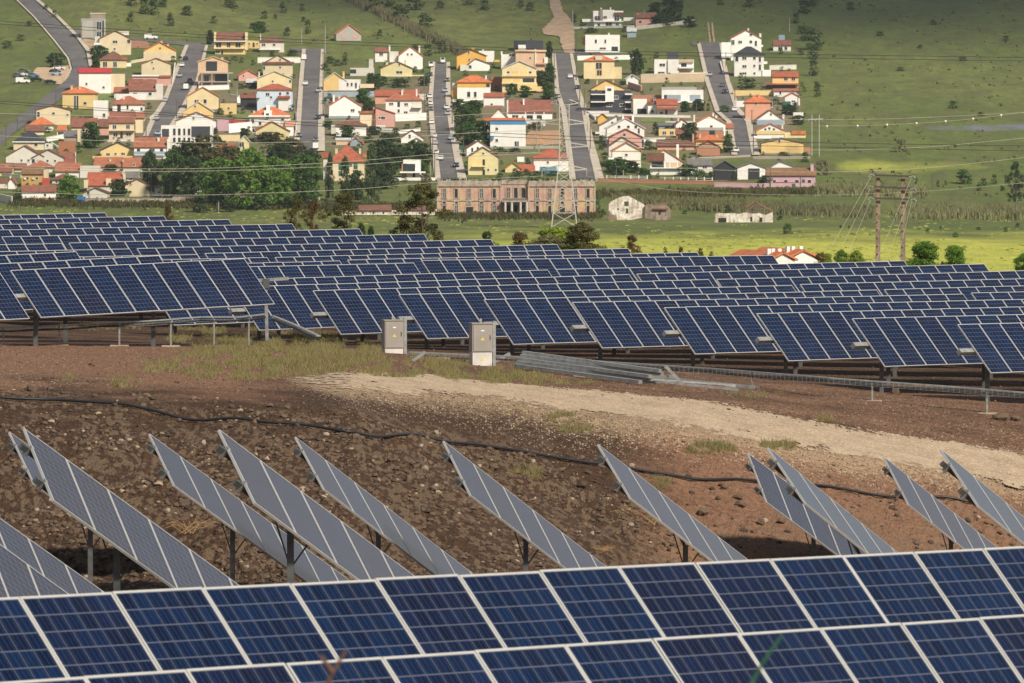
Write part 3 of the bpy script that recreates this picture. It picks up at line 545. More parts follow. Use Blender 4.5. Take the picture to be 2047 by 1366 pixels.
# foreground twigs, out of focus
def twig(name,label,D,segs,r,mat):
    P=[pt(x,y,D) for x,y in segs[0]]; o0=P[0]; m_=MB()
    for s_ in segs:
        Q=[pt(x,y,D) for x,y in s_]; m_.tube([p-o0 for p in Q],r,6,r2=r*.5)
    tag(m_.build(name,mat,loc=o0),label,'twig')
tw=plain('twig_brown',(.10,.05,.03),.8)
def gd(px,D): return (px,CY+F*(-gz((px-CX)/F*D,D)/D-PH)+40)
twig('dry_twig','dark brown blurred twig rising at the bottom frame edge',21,[[gd(560,21),(640,1400),(665,1345),(692,1300)],[(665,1345),(640,1310)]],.011,tw)
twig('green_stem','blurred green stem rising at the bottom right',21,[[gd(1440,21),(1500,1370),(1525,1325),(1562,1272)]],.009,plain('stem_green',(.02,.09,.045),.6))
HOUSES=r'''
H=house
H('f',162,209,78,40,37,'grey','grey','unfinished grey concrete block building at the bend of the hill road','unfinished grey block','175,60,5,28;198,52,9,16;198,70,9,12','','',9,extra=[('stair_tower',181,210,27,39,'stone',2,7),('side_panel',164,186,42,76,'concrete',-.3,-.02),('roof_slab',180,211,26,28,'cream',1.8,7.2),('column',208,211,38,76,'concrete',-1,-.7)])
H('g',199,262,110,78,62,'cream','oldred','tall cream gabled house below the unfinished grey block','tall cream hill house','230,84,9,5;229,98,4,3;256,83,3,7;259,83,2,7','','',10,.06,extra=[('roof_terrace',236,258,63,70,'white',4,9),('side_wing',190,200,73,108,'offwhite',1,8),('balcony',188,200,86,90,'white',-.8,1)])
H('h',200,252,136,119,102.5,'paleyellow','brown','small pale yellow house with brown hipped roof above the white hall','small yellow hipped house','210,129,8,10;230,129,7,10','','240,104,3',9,extra=[('porch_roof',245,253,116,119,'roof_orange',-.5,6)])
H('r',158,222,187,146,137,'white','paint','big white hall with a bright red sheet roof at the road bend','white hall','207,175,4,4;173,168,3,4','','',16,.08,name='hall',cat='hall',extra=[('side_wing',222,250,148,186,'cream',1,14)])
H('h',125,191,217,186,174,'yellow','orange','tall golden yellow house with orange hipped roof by the left road','golden yellow house','150,205,3,26;155,205,3,26;170,207,6,5','','142,171,4;158,173,4',9)
H('g',73,140,250,220,211,'cream','oldred','wide cream gabled house below the golden yellow one','wide cream gabled house','77,229,5,10;107,227,5,4;135,230,4,4','','',9,.05)
H('g',289,350,121,101,85,'amber','orange','amber gabled house with orange roof at the top of the first street','amber top gabled house','300,111,10,4;320,97,3,4','316,111,5,9','323,82,4;336,88,3',9,.06,extra=[('lower_wall',287,352,104,124,'cream',-.6,-.05)])
H('g',283,341,151,128,117,'cream','rust','beige gabled house with two tiny windows beside the first street','beige two window house','304,125,3,3;307,137,3,3','','',9,.07)
H('r',258,312,200,181,160,'offwhite','oldred','house with big faded pink brown roof below the beige gabled house','faded roof house','270,188,7,5;300,188,6,6','','',12,extra=[('side_wing',311,326,168,203,'offwhite',0,8)])
H('f',264,340,172,153,151,'pink','white','low garages with patched pink and white flat roofs by the first street','patched flat garages','','275,163,22,9;300,163,10,9','',8,extra=[('roof_patch',264,318,150,153,'white',-.5,7),('roof_patch',318,341,151,155,'roof_rust',-.5,7)],name='garage',cat='garage')
H('h',225,285,224,208,192,'white','rust','white house with pink brown hipped roof left of the first street','white hipped house','283,218,4,6;255,215,3,8','238,216,7,15','246,193,4',9,extra=[('upper_wall',227,287,188,200,'white',9.2,10)])
H('f',187,215,240,204,201,'white','white','white flat roofed cube beside the golden yellow house','white cube by golden house','208,231,5,7','','',8)
H('r',430,490,109,83,65,'yellow','brown','long yellow house with brown roof and balcony on the hilltop','yellow hilltop house','437,91,10,10;457,91,7,10;476,91,10,10;435,104,8,5;444,105,4,8','','',9,extra=[('gable_wall',428,431,64,100,'paleyellow',-.2,5),('gable_wall',490,494,65,100,'paleyellow',-.2,5),('eave_beam',428,492,82,84,'white',-1.3,-.1)],balc='428,490,95,98,paleyellow')
H('f',493,519,97,83,81,'amber','rust','small amber link building between two hilltop houses','amber link building','498,88,3,3;514,88,3,3','507,90,4,9','',6,name='annex_building',cat='building')
H('h',520,568,105,83,71,'offwhite','brown','white house with brown hipped roof next to the amber link building','white hilltop house','527,90,7,5;548,90,5,4','','521,68,2',9,balc='518,560,98,100,white')
H('g',396,455,174,124,114,'peach','peach','unfinished beige three storey building with open terraces','unfinished beige building','413,158,9,14','','444,115,4',10,extra=[('loggia',412,434,123,142,'glass',-.1,-.03),('loggia',430,455,149,163,'glass',-.1,-.03),('terrace_slab',402,466,145,147.5,'concrete',-2.5,-.02),('terrace_slab',402,462,163,165,'concrete',-2.5,-.02),('column',403,405,147,174,'concrete',-2.5,-2.2),('column',423,425,147,174,'concrete',-2.5,-2.2),('column',455,457,147,174,'concrete',-2.5,-2.2),('lower_wall',396,455,165,174,'lilac',-.3,-.05)],ridge=426,name='apartment_building',cat='building')
H('g',526,585,153,127,111,'cream','brown','cream gabled house with a brown tile band left of the second street','cream banded house','560,120,3,4;528,136,4,7;560,135,4,3','','',10,.04,extra=[('tile_band',524,588,124,128,'roof_brown',-.7,-.02)])
H('g',477,514,162,151,141,'pink','orange','small pink gabled cottage behind the light blue house','small pink cottage','487,152,3,3','','',8,.1)
H('g',514,583,180,157,143,'paleyellow','white','wide pale yellow gabled house behind the light blue house','wide yellow gabled house','545,163,3,3;580,163,4,5','','518,144,3',10,.03)
H('h',514,582,222,179,168,'blue','red','light blue house with red hipped roof by the second street','light blue house','535,189,7,6;560,188,4,6;575,187,5,5;542,195,4,4','','522,170,3;571,169,3',9,extra=[('porch_roof',556,580,192,197,'roof_red',-2,-.02),('porch_wall',557,579,198,222,'white',-1.2,-.02)],balc='513,520,188,196')
H('r',481,513,215,196,185,'dark','brown','dark open carport with brown roof beside the light blue house','dark carport','','','491,187,6',7,name='carport',cat='carport')
H('g',374,437,219,193,175,'paleyellow','orange','pale yellow gabled house with orange right roof edge by the first street','pale yellow street house','393,203,8,6;410,203,6,8','','382,183,3',10,.06)
H('g',366,426,240,223,204,'amber','white','orange gabled house with white roof edge in front of the pale yellow one','orange gabled house','390,213,3,4','','404,200,6',8,.04)
H('f',440,473,229,209,207,'yellow','rust','low yellow wing with a small red window beside a garden','low yellow wing','457,217,4,4','','',6,name='annex_building',cat='building')
H('h',499,578,253,232,214,'white','orange','white house with bright orange roof and central dormer','dormer house','505,242,6,8;565,240,6,5;520,247,5,6','','535,208,7;507,222,3;563,222,3',10,extra=[('dormer',528,543,221,236,'white',-.4,3),('dormer_window',532,538,227,237,'glass',-.5,-.41),('cornice',497,580,231,234,'white',-.7,.2),('side_wall',570,590,242,253,'salmon',-1,0)])
H('f',658,719,182,160,159,'white','white','white cube house with three slim windows on a dark plinth','white slim window cube','695,169,3,6;703,169,3,6;711.5,171,3,10','','',9,extra=[('plinth',657,719,180.5,184,'greyblue',-.5,-.02),('terrace_wall',720,748,168,176,'cream',-.5,0),('canopy',722,747,178,184,'glass',-.4,-.1)])
H('g',646,692,182,162,146,'amber','white','orange gabled house peeking behind the white cube','orange house behind the white cube','','','687,143,4',9,.04)
H('g',658,722,236,212,192,'white','orange','white gabled house with thick tan roof edge right of the second street','white tan edged house','705,221,7,5','','668,190,4;679,192,3',9,.08,extra=[('carport',650,658,206,212,'roof_grey',0,5),('base_wall',657,720,232,238,'greyblue',-.5,-.03)])
H('g',672,722,82,68,50,'concrete','orange','raw grey brick house with boarded windows alone on the hillside','raw grey hillside house','','',"",8,.12,extra=[('boarded_window',683,690,71.5,77.5,'salmon',-.08,-.02),('boarded_window',706,714,71,77,'salmon',-.08,-.02),('slab',671,724,82,83.5,'dark',-.6,8),('basement',672,722,83.5,102,'concrete',.3,8),('basement_opening',673,689,85,98,'glass',.2,.29)],ridge=698)
H('f',700,748,152,138,136,'offwhite','white','white barbecue outbuilding with a round oven chimney','oven outbuilding','','706,143,12,8','742,118,9',6,name='outbuilding',cat='shed')
H('f',322,424,296,253,251,'white','white','modern white house with tall windows and a dark square panel','modern panel house','348.5,264,5,13;358.5,264,5,13;368.5,264,4,13;378,264,5,13;348.5,280,5,9;358.5,280,5,9;368.5,280,4,9;378,280,5,9','331,266,14,16,darkgrey','',10,0,extra=[('facade_panel',383,420,253,274,'darkgrey',-.15,-.02)])
H('g',352,434,262,242,225,'white','oldred','white gabled house with dull red roof behind the modern one','white house behind the modern one','387,237,4,4','','401,224,3',10,.06)
H('g',511,578,284,262,244,'lemon','red','olive yellow gabled house with red roof beside the trees','olive yellow house','537,277,6,5;507,261,4,8','','528,243,3;563,247,3',10,.08,extra=[('porch_roof',511,545,285,303,'roof_red',-3,-.1),('porch_roof',566,586,285,298,'roof_brown',-3,-.1)])
H('g',480,498,303,282,272,'lemon','white','narrow yellow gable among low red roofs beside the big green trees','narrow yellow gable','483,289,9,10','','',8,extra=[('side_roof',438,480,270,283,'paleyellow',1,2),('side_roof',436,471,285,303,'roof_rust',-1.5,.5)])
H('f',434,457,262,242,240,'lilac','white','small lilac pink block between white yard walls','lilac block','','','',6,name='outbuilding',cat='shed')
H('h',659,727,362,323,291,'cream','red','large house with red tiled hipped roof and green shutters by the cypresses','green shutter house','','','672,297,5;719,297,4',16,0,extra=[('shutter',677,686,328,340,'green',-.1,-.02),('shutter',695,704,327,333,'green',-.1,-.02),('shutter',707,715,327,338,'green',-.1,-.02),('shutter',677,685,342,352,'green',-.1,-.02),('side_wing',646,659,316,362,'offwhite',2,10),('side_roof',643,660,305,316,'roof_red',1.5,11),('side_roof',725,741,308,314,'roof_orange',2,8)])
H('h',672,732,272,251,238,'white','brown','white house with wide brown hipped roof and a bare tree in front','bare tree house','698,256,7,4','','',9,extra=[('porch',662,672,250,268,'offwhite',-.3,6)])
H('s',672,716,290,281,277,'peach','white','long low market shed roof with coloured goods under it','low market shed','','','',6,name='shed',cat='shed',extra=[('side_roof',705,728,283,288,'roof_rust',-1,4)])
H('r',750,774,124,104,96,'white','oldred','narrow white tower house with small brown roof on the hill edge','narrow white tower house','762,109,7,5','','779,91,3',6)
H('g',797,845,139,112,94,'white','orange','big white gabled house at the top of the third street','big white top house','815,109,3,3;823,109,3,3','','839,92,3',10,.05,extra=[('side_wing',779,797,103,136,'offwhite',3,9),('balcony',779,800,122,125,'white',-.5,3)])
H('g',761,824,153,137,123,'lemon','brown','lemon yellow gabled house left of the third street','lemon yellow house','798,145,12,5;798,130,3,3','','774,124,5;810,121,3',10,.03,extra=[('base_wall',765,824,152,156,'offwhite',-.5,-.05),('side_wall',824,848,150,162,'paleyellow',1,2)])
H('r',750,838,208,192,181,'salmon','red','low salmon building with long red roof behind the white hipped house','salmon building','','','805,178,3',10,extra=[('side_wall',836,850,188,200,'offwhite',0,4)])
H('h',771,843,232,200,184,'white','rust','white two storey house with terracotta hipped roof and corner balconies','white corner balcony house','782,208,8,4;812,209,7,5;811,225,7,4;797,222,4,6','797,209,5,10','804,180,3;833,178,3',9,extra=[('loggia',824,843,213,216,'offwhite',-1.2,-.05),('shade',824,842,202,213,'offwhite',-.1,-.02)],balc='824,843,213,216')
H('g',913,972,140,112,100,'orange','brown','bright orange gabled house near the top of the third street','bright orange house','937,106,3,3;938,120,4,3','','946,96,5',10,.03)
H('f',957,988,124,104,102,'white','white','plain white block behind the bright orange house','plain white block','','','966,99,3',8,extra=[('sign_board',986,999,120,128,'orange',0,2)])
H('g',938,979,142,128,118,'white','brown','white angular house overlapping the bright orange one','white angular house','940,134,5,6','','',8,.04,extra=[('side_wing',920,938,130,142,'offwhite',0,5),('dark_wall',911,980,143,154,'darkgrey',-2,-1.6)],ridge=951)
H('h',914,979,198,164,150,'white','orange','house with orange upper floor, white lower floor and orange roof','orange and white house','937,189,6,10;950,189,5,10','','971,151,3',9,extra=[('upper_wall',914,979,165,175,'orange',-.06,-.01),('loggia',972,979,168,174,'glass',-.1,-.061),('side_wing',903,915,176,198,'orange',2,8),('side_wing',904,915,166,176,'offwhite',2,8)])
H('r',967,1007,214,194,187,'white','red','small white house with red roof in front of the brown wall','small red roofed house','983,209,4,3','','',7,extra=[('base_band',969,1006,211,214,'brick',-.1,-.01)])
H('f',1027,1085,102,83,81,'darkgrey','grey','dark grey cube house with a round white tower on the hill','dark grey cube','','','1061,77,3',9,extra=[('turret',1036,1051,90,99,'white',-1.2,-.02),('side_panel',1028,1051,83,98,'dark',-.1,-.01)])
H('f',1031,1089,143,104,102,'peach','beige','peach coloured apartment block below the dark grey cube','peach block','1060,116,3,3','','',10,extra=[('chimney',1069,1072,98,134,'offwhite',-.3,.5),('cornice',1030,1091,100,104,'peach',-.5,10.3),('balcony',1073,1094,126,129,'rust' if 0 else 'salmon',-1,-.02),('balcony_wall',1088,1095,115,126,'white',-.6,3)],name='apartment_building',cat='building')
H('f',1002,1031,139,111,109,'white','white','white block with a roof terrace left of the peach block','white terrace block','1023,110,10,5','','1003,103,3',8)
H('g',1004,1072,185,137,123,'paleyellow','white','yellow gabled house with arched balconies and outside stair','arched balcony house','1016,145,5,4;1060,145,5,4','','',10,.02,extra=[('loggia',1023,1036,143,150,'amber',-.05,-.02),('loggia',1039,1053,143,150,'amber',-.05,-.02),('loggia',1006,1023,157,165,'amber',-.05,-.02),('loggia',1025,1040,157,165,'amber',-.05,-.02),('loggia',1045,1068,157,165,'glass',-.05,-.02),('balcony',1003,1073,165,168,'paleyellow',-1,-.02),('balcony',1003,1073,150,153,'paleyellow',-.8,-.02),('terrace',1034,1074,168,182,'yellow',-3,-.05),('terrace',1074,1086,173,183,'yellow',-3,-.05)])
H('f',981,1003,180,156,154,'terracotta','grey','plain brown walled block between the orange house and the arched one','brown walled block','','','',8,name='building',cat='building')
H('r',1016,1104,239,225,201,'white','oldred','long white house with broad brown roof and porch arches','long porch house','1030,233,12,5','1059,234,12,7;1078,234,10,7','1048,198,3',14,extra=[('porch_column',1049,1051,225,240,'white',-1.5,-1.1),('porch_column',1067,1069,225,240,'white',-1.5,-1.1),('porch_column',1086,1088,225,240,'white',-1.5,-1.1),('gable_wall',1013,1016,200,235,'offwhite',-.3,7)])
H('g',751,789,254,227,215,'pink','rust','dusty pink gabled house with a cream side gable','dusty pink house','761,236,8,4;767,236,6,4','','748,214,3',10,.06,extra=[('side_wing',720,751,226,254,'cream',1,8),('side_roof',718,751,222,227,'roof_rust',.5,8)],ridge=752)
H('g',802,846,286,276,261,'white','brown','white gabled house with dark brown roof edge above small gardens','white dark edged house','819,273,4,7','','',9,.03)
H('g',822,845,298,284,277,'white','salmon' if 0 else 'rust','small white gable in front of the dark edged house','small white gable','','','',7,.05)
H('f',806,839,361,322,320,'white','white','modern house with a white frame and dark glass by the third street','white framed house','','','',9,extra=[('glass_front',806,830,328,343,'glass',-.2,-.02),('side_panel',803,813,327,356,'brick',-.1,.5),('canopy',800,851,343,346,'white',-2.5,-.02),('garage_door',825,830,346,361,'dark',-.1,-.02),('yard_wall',780,871,355,361,'white',-4,-3.7)])
H('g',979,1017,246,238,218,'white','rust','white gable end left of the long brown porch house','white gable end','','','',8,.02)
H('f',980,1051,294,242,240,'white','white','white school like building with a blue band under its roof','blue band building','993,258,5,5;993,281,5,5','1031,288,4,10;1035.5,288,3,10','',12,extra=[('blue_band',979,1052,241,249,'skyband',-.12,-.01),('tile_edge',966,1050,236,241,'roof_orange',-.4,1),('awning',981,987,272,278,'skyband',-1,-.02)],name='school_building',cat='building')
H('g',933,980,315,297,282,'white','brown','white gabled house directly behind the lemon stair house','white house behind the stair house','944,300,3,8;955,297,3,6','','954,281,5;962,281,2',9,.08)
H('g',936,996,350,314,295,'lemon','oldred','lemon yellow gabled house with an outside stair beside the ruin','lemon stair house','976,340,4,4;991,340,4,4;966,307,2,3','967,325,5,12;967,345,5,12','',9,.04,extra=[('landing',943,970,332,334,'lemon',-1.2,-.02),('recess',938,969,317,332,'yellow',-.04,-.01)])
H('g',1010,1040,345,337,326,'lemon','rust','small low yellow gable right of the lemon stair house','small low yellow gable','','','',7,.03)
H('r',1038,1069,345,343,330,'offwhite','red','low building with bright red roof near the blue container','low red roof building','','','',7,name='shed',cat='shed')
H('h',1067,1136,343,315,297,'white','red','white house with red hipped roof behind the lattice tower','tower side white house','1095,325,1,1','','',10,extra=[('red_band',1067,1138,320,322,'brick',-.08,-.01)])
H('f',1188,1242,55,40,38,'white','white','white villa with angled roofs at the top of the village','top white villa','1194,37,9,9;1210,35,6,5;1233,37,9,11;1197,50,5,5;1217,49,12,7;1234,50,6,6','','1202,16,3;1221,15,2',9,extra=[('upper_block',1186,1204,22,42,'white',.5,7),('upper_block',1205,1228,20,42,'white',0.3,7),('upper_block',1228,1246,22,26,'white',.5,7),('side_roof',1228,1245,25,31,'roof_brown',-.5,3),('stone_chimney',1200,1205,18,43,'stone',-.6,.2),('balcony',1186,1246,42,44,'white',-1,-.02),('yard_wall',1164,1188,38,44,'white',2,2.3),('yard_wall',1247,1269,35,42,'white',2,2.3)])
H('f',1170,1239,105,72,70,'white','white','plain white cube house with two slim windows near the top','top white cube','1191,83,4,7;1210,83,3,7;1205,97,12,2','1229,98,13,9','1218,66,3',9,extra=[('terrace',1166,1250,105,109,'greyblue',-2,-.02),('side_panel',1166,1170,73,90,'brown' if 0 else 'terracotta',1,8)])
H('h',1167,1228,158,121,110,'paleyellow','orange','bright pale yellow house with orange hipped roof right of the fourth street','pale yellow orange roof house','1197,132,10,11;1198,146,8,9','','',9,0,extra=[('side_wing',1228,1243,134,158,'paleyellow',.5,8),('stair_recess',1191,1204,126,151,'amber',-.03,-.01),('roof_patch',1190,1204,112,120,'offwhite',-.4,1.5)])
H('f',1308,1387,148,121,119,'white','white','white modern house with a dark roof tower on the grass slope','dark tower house','1324,130,11,5;1343,130,10,5;1322,146,13,4','1367,131,11,8;','',9,0,extra=[('roof_tower',1334,1356,106,120,'darkgrey',.5,4),('facade_block',1335,1357,119,147,'white',-.7,-.02),('wood_band',1357,1386,119,125,'beige',-.8,-.02),('balcony',1357,1387,134,137,'white',-1.5,-.02),('wood_panel',1357,1378,139,148,'beige',-.1,-.02)])
H('g',1252,1276,169,158,150,'white','white','tiny white gabled shed beside the beige retaining wall','tiny white gabled shed','1263,154,3,3','','',6,.05)
H('g',1182,1250,184,178,161,'amber','brown','amber gabled roof house rising behind the dark grey modern block','amber gabled house behind grey block','','','1194,160,3;1226,160,3',6,0,ridge=1212)
H('f',1180,1262,226,183,181,'darkgrey','grey','large dark grey modern block with white balconies and stair tower','dark grey modern block','1218,211,10,4;1231,195,9,6;1244,210,10,5','','',12,0,D=None,extra=[('stair_tower',1210,1227,173,204,'white',-1.2,-.02),('tower_window',1214,1222,177,182,'glass',-1.3,-1.21),('balcony',1181,1210,188,190,'white',-1.5,-.02),('balcony',1181,1211,203,205,'white',-1.5,-.02),('balcony',1249,1264,187,190,'white',-1.5,-.02),('balcony',1249,1264,203,206,'white',-1.5,-.02),('balcony',1249,1264,217,220,'white',-1.5,-.02),('yard_wall',1172,1217,222,232,'white',-4,-3.7),('recess',1181,1209,190,203,'dark',-.06,-.01)])
H('f',1323,1406,207,182,180,'white','white','long white modern house with grey glass bays by the fifth street','long white modern house','','1331,194,7,8','1355,176,4',10,0,extra=[('glass_bay',1333,1361,190,202,'greyblue',-.1,-.02),('glass_bay',1379,1400,190,202,'greyblue',-.1,-.02),('upper_roof',1322,1393,174,181,'concrete',1,8),('balcony',1324,1406,203,206,'white',-1.5,-.02),('lower_wall',1350,1402,206,218,'stone',-.5,-.02)])
H('f',1266,1293,230,200,198,'white','white','white block with a dark garage door beside the dark grey block','dark garage block','','1283,223,18,11,dark','',8,0)
H('f',1295,1312,232,206,203,'white','oldred','narrow white house squeezed beside the red roofed one','narrow squeezed house','1304,223,5,5','','',8,0,extra=[('tile_edge',1294,1313,203,209,'roof_oldred',-.5,.5)])
H('r',1313,1354,234,210,199,'white','red','white house with red roof and a red porch canopy','red canopy house','1322,226,6,3;1308,198,1,1','1332,224,4,11','',9,0,extra=[('porch_roof',1312,1354,214,219,'roof_red',-2,-.02)])
H('g',1195,1214,248,236,228,'orange','brown','little orange gable hut beside the fourth street','little orange gable','','','',6,0,name='outbuilding',cat='shed')
H('g',1198,1236,271,252,232,'white','grey','white half gabled house with dark window at the fourth street','half gabled white house','1224,246,4,4','','',9,.02,ridge=1234,extra=[('balcony',1190,1200,264,268,'white',-1,3)])
H('g',1213,1288,290,257,237,'white','white','biggest white gabled house in the row with three windows','three window gabled house','1237.5,254,5,5;1256,254,5,5;1271,254,5,5;1277,262,2,10','','1246,231,4;1266,231,4',10,.03,extra=[('roof_tile',1244,1268,232,241,'roof_red',4,8)])
H('g',1218,1285,296,275,259,'pink','oldred','pale pink gabled house in front of the three window one','pale pink gabled house','1248,270,5,6;1285,287,3,15','','',9,.03)
H('g',1217,1276,313,293,275,'offwhite','brown','off white gable with dark brown left roof edge','brown edged gable','','','',8,.04,ridge=1244)
H('g',1224,1281,335,302,286,'white','amber' if 0 else 'orange','white gabled house with mustard trim above the white fence','mustard trim house','1252,310,5,4','','',9,.02,extra=[('trim_band',1222,1284,301,303,'yellow',-.15,-.01),('trim_band',1223,1282,320,321.5,'yellow',-.12,-.01),('balcony',1216,1224,315,319,'white',-.5,4)])
H('f',1317,1352,272,261,258,'yellow','white','low yellow cabin with green framed windows in a garden','low yellow cabin','1328,266,7,6;1343,266,7,6','','',6,0)
H('g',1351,1377,262,249,239,'white','oldred','small white house with brown roof above the yellow cabin','small brown roofed house','1366,249,4,5','','1357,237,3',8,.05)
H('g',1389,1450,276,247,231,'white','orange','white gabled house with exposed red brick ground floor','brick floor gabled house','1422,253,5,3','1424,265,10,7,dark','1389,230,3;1427,226,3;1433,231,4',10,.05,extra=[('brick_front',1388,1447,262,277,'brick',-.5,-.02),('concrete_band',1388,1446,255,261,'concrete',-.4,-.02),('window_opening',1418,1429,262,269,'glass',-.6,-.51)])
H('h',1391,1446,298,281,270,'yellow','orange','yellow house with bright orange hipped roof below the brick floored one','orange roofed yellow house','','','1400,268,3;1434,270,3',8,0)
H('g',1393,1439,311,294,282,'brick','brown','low unfinished brick gable with grey rendered top','unfinished brick gable','','','',7,0,extra=[('render',1395,1437,293,296,'stone',-.1,-.01)])
H('g',1300,1364,350,323,300,'white','orange','cream villa with brown roof, dark veranda and three arches','three arch villa','','','1355,287,5',10,0,ridge=1328,extra=[('veranda',1303,1327,324,335,'glass',-.1,-.02),('arch_bay',1332,1338,325,334,'peach',-.1,-.02),('arch_bay',1341,1353,325,334,'peach',-.1,-.02),('arch_bay',1356,1362,325,334,'peach',-.1,-.02),('side_roof',1293,1328,306,322,'roof_brown',-1.2,-.1),('terrace',1299,1364,335,337,'white',-1,-.02)])
H('r',1374,1423,348,331,318,'white','grey','low white house with grey corrugated roof and a balcony','grey corrugated house','1409,335,8,5','','',9,0,extra=[('balcony',1395,1424,337,344,'offwhite',-1.5,-1.2)])
H('g',1428,1470,360,335,322,'dark','grey','dark open shed with grey gabled roof beside the white garage','dark open shed','','','',10,0,name='shed',cat='shed')
H('g',1474,1530,359,336,326,'white','grey','white garage with a wide dark door and grey gabled roof','white dark door garage','','1507,348,23,22,dark','',11,0,name='garage',cat='garage')
H('g',1534,1600,352,338,323,'white','grey','white shed gable behind the long pink house','white shed behind the pink house','','','',10,.03,name='shed',cat='shed',ridge=1560)
H('r',1533,1630,372,351,337,'lilac','mossy','long pink house with mossy red roof at the village corner','long pink house','1548,363,6,6;1571,363,6,6;1593,363,7,6;1618,363,7,6','1606,363,6,8,green','1624,328,6',8,0,extra=[('yard_wall',1525,1628,366,375,'lilac',-4,-3.7),('yard_gate',1582,1589,367,376,'green',-4.1,-4.01)])
H('g',1461,1522,121,77,61,'white','red','tall white gabled house at the top of the fifth street','tall white top house','1465,85,6,9;1479.5,84.5,7,5;1501,84,5,5;1511,87,4,10;1501,70,5,3','','1497,57,3;1521,67,4',10,.05,extra=[('side_balcony',1519,1526,90,94,'white',1,6),('yard_wall',1442,1462,85,115,'white',0,.4)])
H('h',1468,1527,153,110,93,'white','darkslate','tall white house with dark slate hipped roof and four floors','dark slate house','1473,118,6,10;1488,117,8,5;1508,117,5,5;1519,119,4,10;1488,133,8,5;1508,132,4,4;1519,135,4,11;1488,147,8,4;1508,147,4,4','','',9,0,extra=[('side_balcony',1527,1534,123,128,'white',1,6),('side_wing',1524,1541,140,153,'white',-.5,5)])
H('r',1546,1581,102,91,82,'white','oldred','small white cottage with brown roof alone at the upper right','small upper right cottage','1560,97,8,6;1571,97,5,6','','',8,0,extra=[('retaining_wall',1538,1585,103,116,'offwhite',-3,-2.5),('roof_tank',1558,1570,70,80,'greyblue',6,8)])
H('r',1544,1596,178,154,144,'amber','red','amber house with red roof and dark veranda at the grass edge','amber veranda house','1571,158,7,7;1586,158,7,7','','',9,0,extra=[('porch_roof',1528,1597,167,170,'roof_red',-3,-.02),('veranda',1532,1590,170,178,'glass',-.1,-.02)])
H('f',1466,1546,191,183,181,'yellow','white','long low yellow building edge behind the salmon hipped house','long low yellow building','','','',5,0,name='building',cat='building')
H('s',1547,1597,194,183,178,'white','rust','white sheds with patched roof under the amber veranda house','white patched sheds','1560,186,3,6','','',6,0,name='shed',cat='shed')
H('h',1490,1540,240,204,189,'salmon','orange','salmon pink house with orange hipped roof right of the fifth street','salmon hipped house','1511,208,3,3;1542,209,4,10','','1517,189,3',9,0,extra=[('yard_wall',1472,1488,202,214,'white',0,.4)])
H('g',1569,1599,211,194,186,'white','orange','small white gabled house with a green canopy at the grass edge','green canopy house','1586,203,7,3','','',8,0,extra=[('canopy',1564,1580,203,213,'green',-3,-2.8)])
H('g',1512,1566,250,240,221,'white','oldred','white gabled house with blue grey lower floor right of the fifth street','blue grey floored house','1541,229,3,3','','1567,229,4',8,.03,extra=[('lower_wall',1513,1567,240,250,'greyblue',-.5,-.02)])
H('g',1514,1567,276,261,248,'white','yellow' if 0 else 'orange','white gabled house with yellow trim above the yellow warehouse','yellow trim house','1530,259,4,4;1538,257,4,4;1547,259,4,4','','1565,249,3',8,.03,extra=[('trim_band',1512,1569,262,269,'yellow',-.2,-.01),('side_wing',1568,1611,265,276,'lemon',0,5),('side_roof',1582,1611,262,269,'roof_orange',-.4,5),('base_wall',1505,1541,272,283,'white',-2,-1.7)])
H('g',1522,1606,307,286,277,'amber','grey','wide yellow warehouse with low grey gabled roof','yellow warehouse','1558,283,3,5','','',14,0,name='warehouse',cat='warehouse',extra=[('side_wing',1606,1620,293,307,'brick',0,8),('yard_wall',1513,1620,306,314,'stone',-3,-2.6)])
H('h',60,104,262,249,234,'white','orange','small white house with red orange hipped roof near the left road','small red hipped house','70,256,5,5','','',8,0)
H('h',27,89,300,284,262,'cream','darkslate','cream house with dark slate hipped roof near the left road','dark slate cream house','95,291,1,1;72,290,6,5','','',9,0,extra=[('gable_trim',25,90,283,285,'white',-.6,-.3),('side_wing',88,104,287,299,'offwhite',0,6)])
H('g',12,86,333,313,292,'offwhite','brown','large white gabled barn at the lower left','large white barn','43,321,3,4;57,321,4,3','','',12,.02)
H('g',66,127,333,315,299.5,'offwhite','brown','white gabled barn overlapping the large one','overlapping white barn','95,322,4,4;110,322,4,4','67,322,5,7','',10,.02)
H('r',143,193,268,254,237,'cream','oldred','house with long brown roof behind the round green tree','long brown roof house','152,262,5,4','','',10,0)
H('r',218,268,279,245,224,'cream','oldred','cream two storey house with brown roof and four windows','cream four window house','229,254,7,8;256,254,7,8;231,270,8,7;257,269,9,6','243,271,5,12','216,224,3',9,0,extra=[('balcony',217,270,260,262,'cream',-1.2,-.02),('side_wing',270,284,240,266,'cream',2,8)])
H('s',114,131,277,262,252,'white','orange','small white garage with orange roof and dark door','small dark door garage','','122,270,12,11,dark','',7,0,name='garage',cat='garage')
H('g',201,270,316,301,285,'yellow','darkslate','wide yellow gabled house with dark right roof','wide yellow dark roofed house','216,309,7,5;231,308,3,4;246,308,7,5','','227,284,4',10,.06,extra=[('yard_wall',185,272,312,317,'amber',-3,-2.8)])
H('r',268,333,318,294,276,'white','rust','white two storey house with rust roof and grey balcony','white rust roofed house','277,302,6,9;304,301,10,6;323,302,6,9','','316,275,4',10,0,extra=[('gable_wall',334,341,279,318,'white',-.3,8),('balcony',268,333,303,309,'greyblue',-1.2,-1.1)])
H('r',188,244,343,334,316,'offwhite','rust','low row with rust red tiles below the yellow dark roofed house','low rust tiled row','','','219,318,4',10,0)
